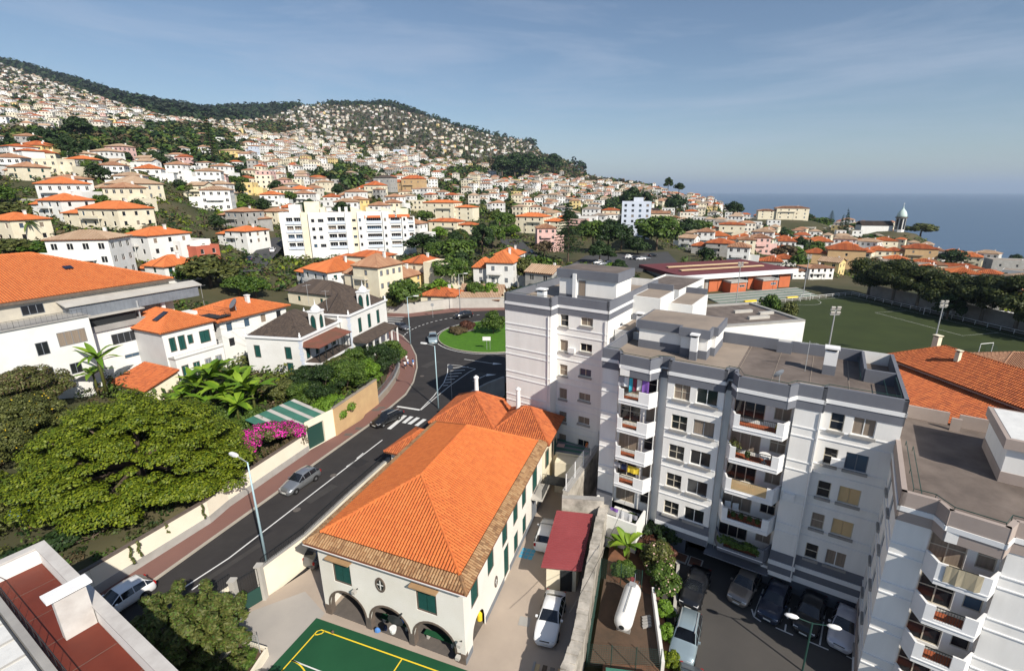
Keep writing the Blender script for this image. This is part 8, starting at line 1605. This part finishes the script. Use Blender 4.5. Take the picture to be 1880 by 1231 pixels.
def far_trees():
    mb = MB()
    mb.mats = ['leaf_dark', 'leaf_mid', 'leaf_olive', 'leaf_brown']; rf = random.Random(3)
    for x, y, z, s in FART:
        mb.mi = rf.choices([0, 1, 2, 3], [5, 4, 3, 1] if y < 900 else [4, 1, 4, 4])[0]; r_ = 3.0 * s; far = y > 700
        leaves(mb, [(x + rf.uniform(-.5, .5), y, z + r_ * .9, r_, r_, r_ * rf.uniform(.8, 1.15))], 16 if far else 40, r_ * (.85 if far else .58), rf, shell=.55)
    o = mb.build('distant_trees'); o['kind'] = 'stuff'; tag(o, 'dark green trees dotted between the far hillside houses', 'trees')
    mb = MB(); mb.mats = ['leaf_dark', 'leaf_forest']; mat('leaf_forest', (.02, .03, .016), island=[(.014, .022, .012), (.03, .042, .02)], rough=.9)
    for _ in range(26000):
        u = rf.uniform(-120, 1095); Yw = rf.uniform(700, 2250); t = (u - CX) * ct / FPX; x = t * Yw; z = tz0(x, Yw); uu, vv = proj(x, Yw, z); rv = ridge_v(uu)
        if not (rv - 6 < vv < rv + wood_depth(uu)): continue
        if uu > 620 and rf.random() < .45: continue
        mb.mi = rf.randrange(2); r_ = rf.choice([4, 5, 6, 7, 8, 11]); leaves(mb, [(x, Yw, z + r_ * .6, r_ * .8, r_ * .8, r_ * rf.uniform(.8, 1.5))], 14, r_ * .7, rf, shell=.6)
    o = mb.build('hilltop_woods'); o['kind'] = 'stuff'; tag(o, 'dark woods along the mountain ridge', 'woods')
far_trees()
# cars on the far streets
rc = random.Random(2); FC = [('hatch', 'white'), ('hatch', 'silver'), ('saloon', 'grey'), ('hatch', 'black'), ('saloon', 'white'), ('hatch', 'red')]
for i, (u, v, st_n, col_, lb) in enumerate(((1155, 474, 'suv', 'white', 'white van at the left of the far car park back row'), (1163, 476, 'hatch', 'black', 'black car beside the white van in the far car park'), (1176, 477, 'saloon', 'white', 'white car in the middle of the far car park back row'), (1186, 476, 'hatch', 'silver', 'silver car right of the white one in the far car park'), (1198, 471, 'saloon', 'black', 'black car farthest right in the far car park'), (1098, 484, 'hatch', 'white', 'white car front left in the far car park'), (1106, 487, 'hatch', 'silver', 'silver car front row of the far car park'), (1114, 484, 'hatch', 'navy', 'navy car front row of the far car park'), (1140, 490, 'suv', 'silver', 'silver car nearest the tower roof in the far car park'))):
    p = PY(u, v, 226); t = (CAMH - (zc + .6)); q = P(u, v, zc + .6); car(st_n, col_, lb, (q[0], q[1], zc + .6), rc.choice([.3, 3.4]) + rc.uniform(-.2, .2), 'cars in the far car park')
def lane_cars(ri, specs, grp):
    pts = FARROADS[ri][1]
    for f, off, st_n, col_, lb in specs:
        k = min(len(pts) - 2, int(f)); p = pts[k].lerp(pts[k + 1], f - k); d = (pts[k + 1] - pts[k]); d.z = 0; d.normalize(); n = Vector((-d.y, d.x, 0)); q = p + n * off; pitch_ = math.atan2(pts[k + 1].z - pts[k].z, max(1, (pts[k + 1] - pts[k]).length)); c_ = car(st_n, col_, lb, (q.x, q.y, p.z + .3), math.atan2(d.y, d.x), grp); c_.rotation_euler = (0, -pitch_, c_.rotation_euler.z)
lane_cars(1, [(.4, -2, 'saloon', 'silver', 'silver car lowest on the avenue'), (1.5, 4.2, 'hatch', 'black', 'black car parked first on the left side of the avenue'), (2.0, 4.2, 'hatch', 'grey', 'grey car parked second on the left side of the avenue'), (2.6, 4.2, 'hatch', 'white', 'white car parked third on the left side of the avenue'), (3.2, 4.2, 'saloon', 'navy', 'navy car parked highest on the avenue'), (1.8, -4.0, 'hatch', 'red', 'red car on the right side of the avenue'), (2.9, -4.0, 'hatch', 'silver', 'silver car high on the right side of the avenue')], 'cars on the avenue')
lane_cars(0, [(1.2, 2, 'hatch', 'navy', 'dark car low on the side street'), (2.2, -2, 'hatch', 'white', 'white car high on the side street'), (3.0, 2.6, 'saloon', 'black', 'black car at the top of the side street')], 'cars on the side street')

# low garden growth that covers the open ground between the houses
def ground_growth():
    rf = random.Random(9); mb = MB(); mb.mats = ['leaf_mid', 'leaf_olive', 'leaf_dark', 'leaf_gold', 'leaf_brown']; n = 0
    for _ in range(17000):
        y = 60 + 330 * rf.random() ** 1.4; u = rf.uniform(-120, 1960); x = (u - CX) * ct / FPX * y
        if y < 130 and (road_left(x, y) < 1.5 or x > -24): continue
        if blocked(x, y, -3) and y > 128: continue
        if -90 < x < -60 and 45 < y < 85: continue
        z = tz(x, y)
        if z < SEA + 5: continue
        mb.mi = rf.choices(range(5), [4, 4, 2, 2, 2])[0]; r_ = rf.uniform(.6, 2.2); leaves(mb, [(x, y, z + r_ * .3, r_ * 1.2, r_, r_ * .75)], 17 if y > 130 else 60, r_ * (.42 if y > 130 else .22), rf, shell=.4)
    o = mb.build('garden_growth'); o['kind'] = 'stuff'; tag(o, 'low mixed garden shrubs and weeds between the houses', 'shrubs')
ground_growth()
def retaining_walls():
    rf = random.Random(12); k = 0
    for ri, lst in byrow.items():
        for n_, (r0, x, y, z, rz, u, v) in enumerate(lst):
            if rf.random() > .3 or k > 70: continue
            k += 1; L_ = rf.uniform(9, 20); m_ = rf.choice(['concrete_light', 'plaster_cream', 'plaster_white', 'stone_dark', 'plaster_grey']); nm = {'concrete_light': 'pale concrete', 'plaster_cream': 'cream', 'plaster_white': 'white', 'stone_dark': 'dark stone', 'plaster_grey': 'grey'}[m_]
            o = M(m_).box(-L_ / 2, L_ / 2, -.2, .2, -4, rf.uniform(.5, 1.2)).build('retaining_wall', loc=(x + rf.uniform(-4, 4), y - 8, z + .2), rot=rz); tag(o, f'{nm} terrace wall in front of the {ordn(n_ + 1)} house from left in {ordn(ri)} row', 'wall', 'terrace walls among the houses')
retaining_walls()

# overhead cables and roof aerials
for i, (a, b, sag, lb) in enumerate(((( -44, 71, 9.5), (-56, 74, 10.5), .5, 'thin overhead cable between the white house and the villa'), ((-62, 70, 9.8), (-44, 71, 8.6), .7, 'second thin overhead cable left of the villa'), ((-36.5, 70, 9), (-29, 92, 8.8), 1.0, 'overhead cable running past the villas to the corner lamp'), ((2.2, 24, 3.2), (9.2, 39.5, 2.0), .8, 'overhead cable above the gas tank'))):
    a, b = Vector(a), Vector(b); o = M('dark_metal').tube([a.lerp(b, k / 8) - Vector((0, 0, sag * 4 * (k / 8) * (1 - k / 8))) for k in range(9)], .018, 4).build('overhead_cable'); tag(o, lb, 'cable')
for i, (p, z, lb) in enumerate(((P(600, 560, 10), 10, 'aerial mast behind the right villa turret'), (P(560, 505, 16), 12, 'aerial on the long orange-roofed house'), ((9.5, 52), 17.2, 'aerial on the tower roof near the stepped wing'), ((22.5, 37.5), 14.25, 'aerial on the apartment block roof near the notch'), ((-56, 80), 11, 'aerial on the broad orange roof'))):
    root = thing('roof_aerial', lb, 'aerial', (p[0], p[1], z), i); M('pole_grey').tube([(0, 0, -1), (0, 0, 2.6)], .03, 5).build('mast', root); mb = M('pole_grey').tube([(-.7, 0, 2.4), (.7, 0, 2.4)], .018, 4); [mb.tube([(x * .17 - .6, -.3, 2.4), (x * .17 - .6, .3, 2.4)], .01, 3) for x in range(8)]; mb.build('antenna', root)
def ac_unit(root_, x, y, z, rz, lb):
    o = M('white_paint').box(-.4, .4, -.3, 0, 0, .55).build('air_conditioner', loc=root_.matrix_basis @ Vector((x, y, z)), rot=root_.rotation_euler.z + rz); tag(o, lb, 'air conditioner')
ac_unit(tow, 7.6, 1.42, TF[1] - 1.2, 0, 'white air conditioner on the tower wall below the top windows'); ac_unit(mid, 15.9, -.45, FL[2] - 2.0, 0, 'white air conditioner right of the reed-screened balcony'); ac_unit(mid, 18.55, -.03, FL[1] - 1.2, 0, 'white air conditioner between the second row right windows'); ac_unit(WH, 2.2, -.02, 3.0, 0, 'white air conditioner on the blank grey side wall')
for x, y, z0, z1, T_ in ((5.05, .0, -1.4, 13.4, mid), (17.02, -.44, -1, 13.4, mid), (11.3, 1.40, -2, 16.2, tow), (5.5, -.03, -2, 16.2, tow)): M('white_paint').tube([(x, y - .06, z0), (x, y - .06, z1)], .05, 6).build('downpipe', T_)
# ---------------------------------------------------------------- terrain and sea sheets
def build_terrain():
    ks = [-700 + 25 * i for i in range(125)]; ys = [4]
    while ys[-1] < 3200: ys.append(ys[-1] + max(2.5, ys[-1] * .028))
    V, F = [], []
    for y in ys:
        for k in ks:
            t = (k - CX) * ct / FPX; x = t * y if y > 110 else t * (110 * .55 + y * .45)
            z = tz(x, y) if y < 2600 else tz(x, 2590) - (y - 2590) * .4
            if y > 300: z += 3.0 * math.sin(x * .021 + y * .013) * math.sin(y * .017 - x * .007) * min(1, (y - 300) / 800)
            V.append((x, y, z))
    n = len(ks)
    for j in range(len(ys) - 1):
        for i in range(n - 1): a = j * n + i; F.append((a, a + 1, a + n + 1, a + n))
    me = bpy.data.meshes.new('terrain'); me.from_pydata(V, [], F); mat('scrub', (.12, .10, .075), (.05, .05, .03), scale=.01, amt=.6, detail=10, rough=.95); mat('cliff', (.13, .085, .06), (.07, .055, .04), scale=.02, rough=.95); me.materials.append(MATS['terrain']); me.materials.append(MATS['scrub']); me.materials.append(MATS['cliff'])
    me.polygons.foreach_set('material_index', [0 if ys[i // (n - 1)] < 650 else (2 if 985 < ks[i % (n - 1)] < 1120 and ys[i // (n - 1)] > 1000 else 1) for i in range(len(F))]); me.polygons.foreach_set('use_smooth', [True] * len(F)); me.update()
    o = link('terrain', me); struct(o)
build_terrain()
mb = M('sea'); S_ = 60000
N_ = 24
for i in range(N_):
    a, b = 2 * math.pi * i / N_, 2 * math.pi * (i + 1) / N_
    mb.face([(0, 0, SEA), (S_ * math.cos(a), S_ * math.sin(a), SEA), (S_ * math.cos(b), S_ * math.sin(b), SEA)])
struct(mb.build('sea'))

# the hazy air: one box round the whole place
hm = bpy.data.materials.new('haze_air'); hm.use_nodes = True; hn = hm.node_tree; hn.nodes.clear(); ho = hn.nodes.new('ShaderNodeOutputMaterial'); hv = hn.nodes.new('ShaderNodeVolumePrincipled')
hv.inputs['Color'].default_value = (.58, .73, .95, 1); hv.inputs['Density'].default_value = 6e-5; hv.inputs['Anisotropy'].default_value = .1; hn.links.new(hv.outputs[0], ho.inputs['Volume']); MATS['haze_air'] = hm
B_ = 64000; hz = M('haze_air').box(-B_, B_, -B_, B_, SEA - 60, 720).build('haze'); hz['kind'] = 'stuff'; hz['label'] = 'thin pale blue haze in the air over town and sea'
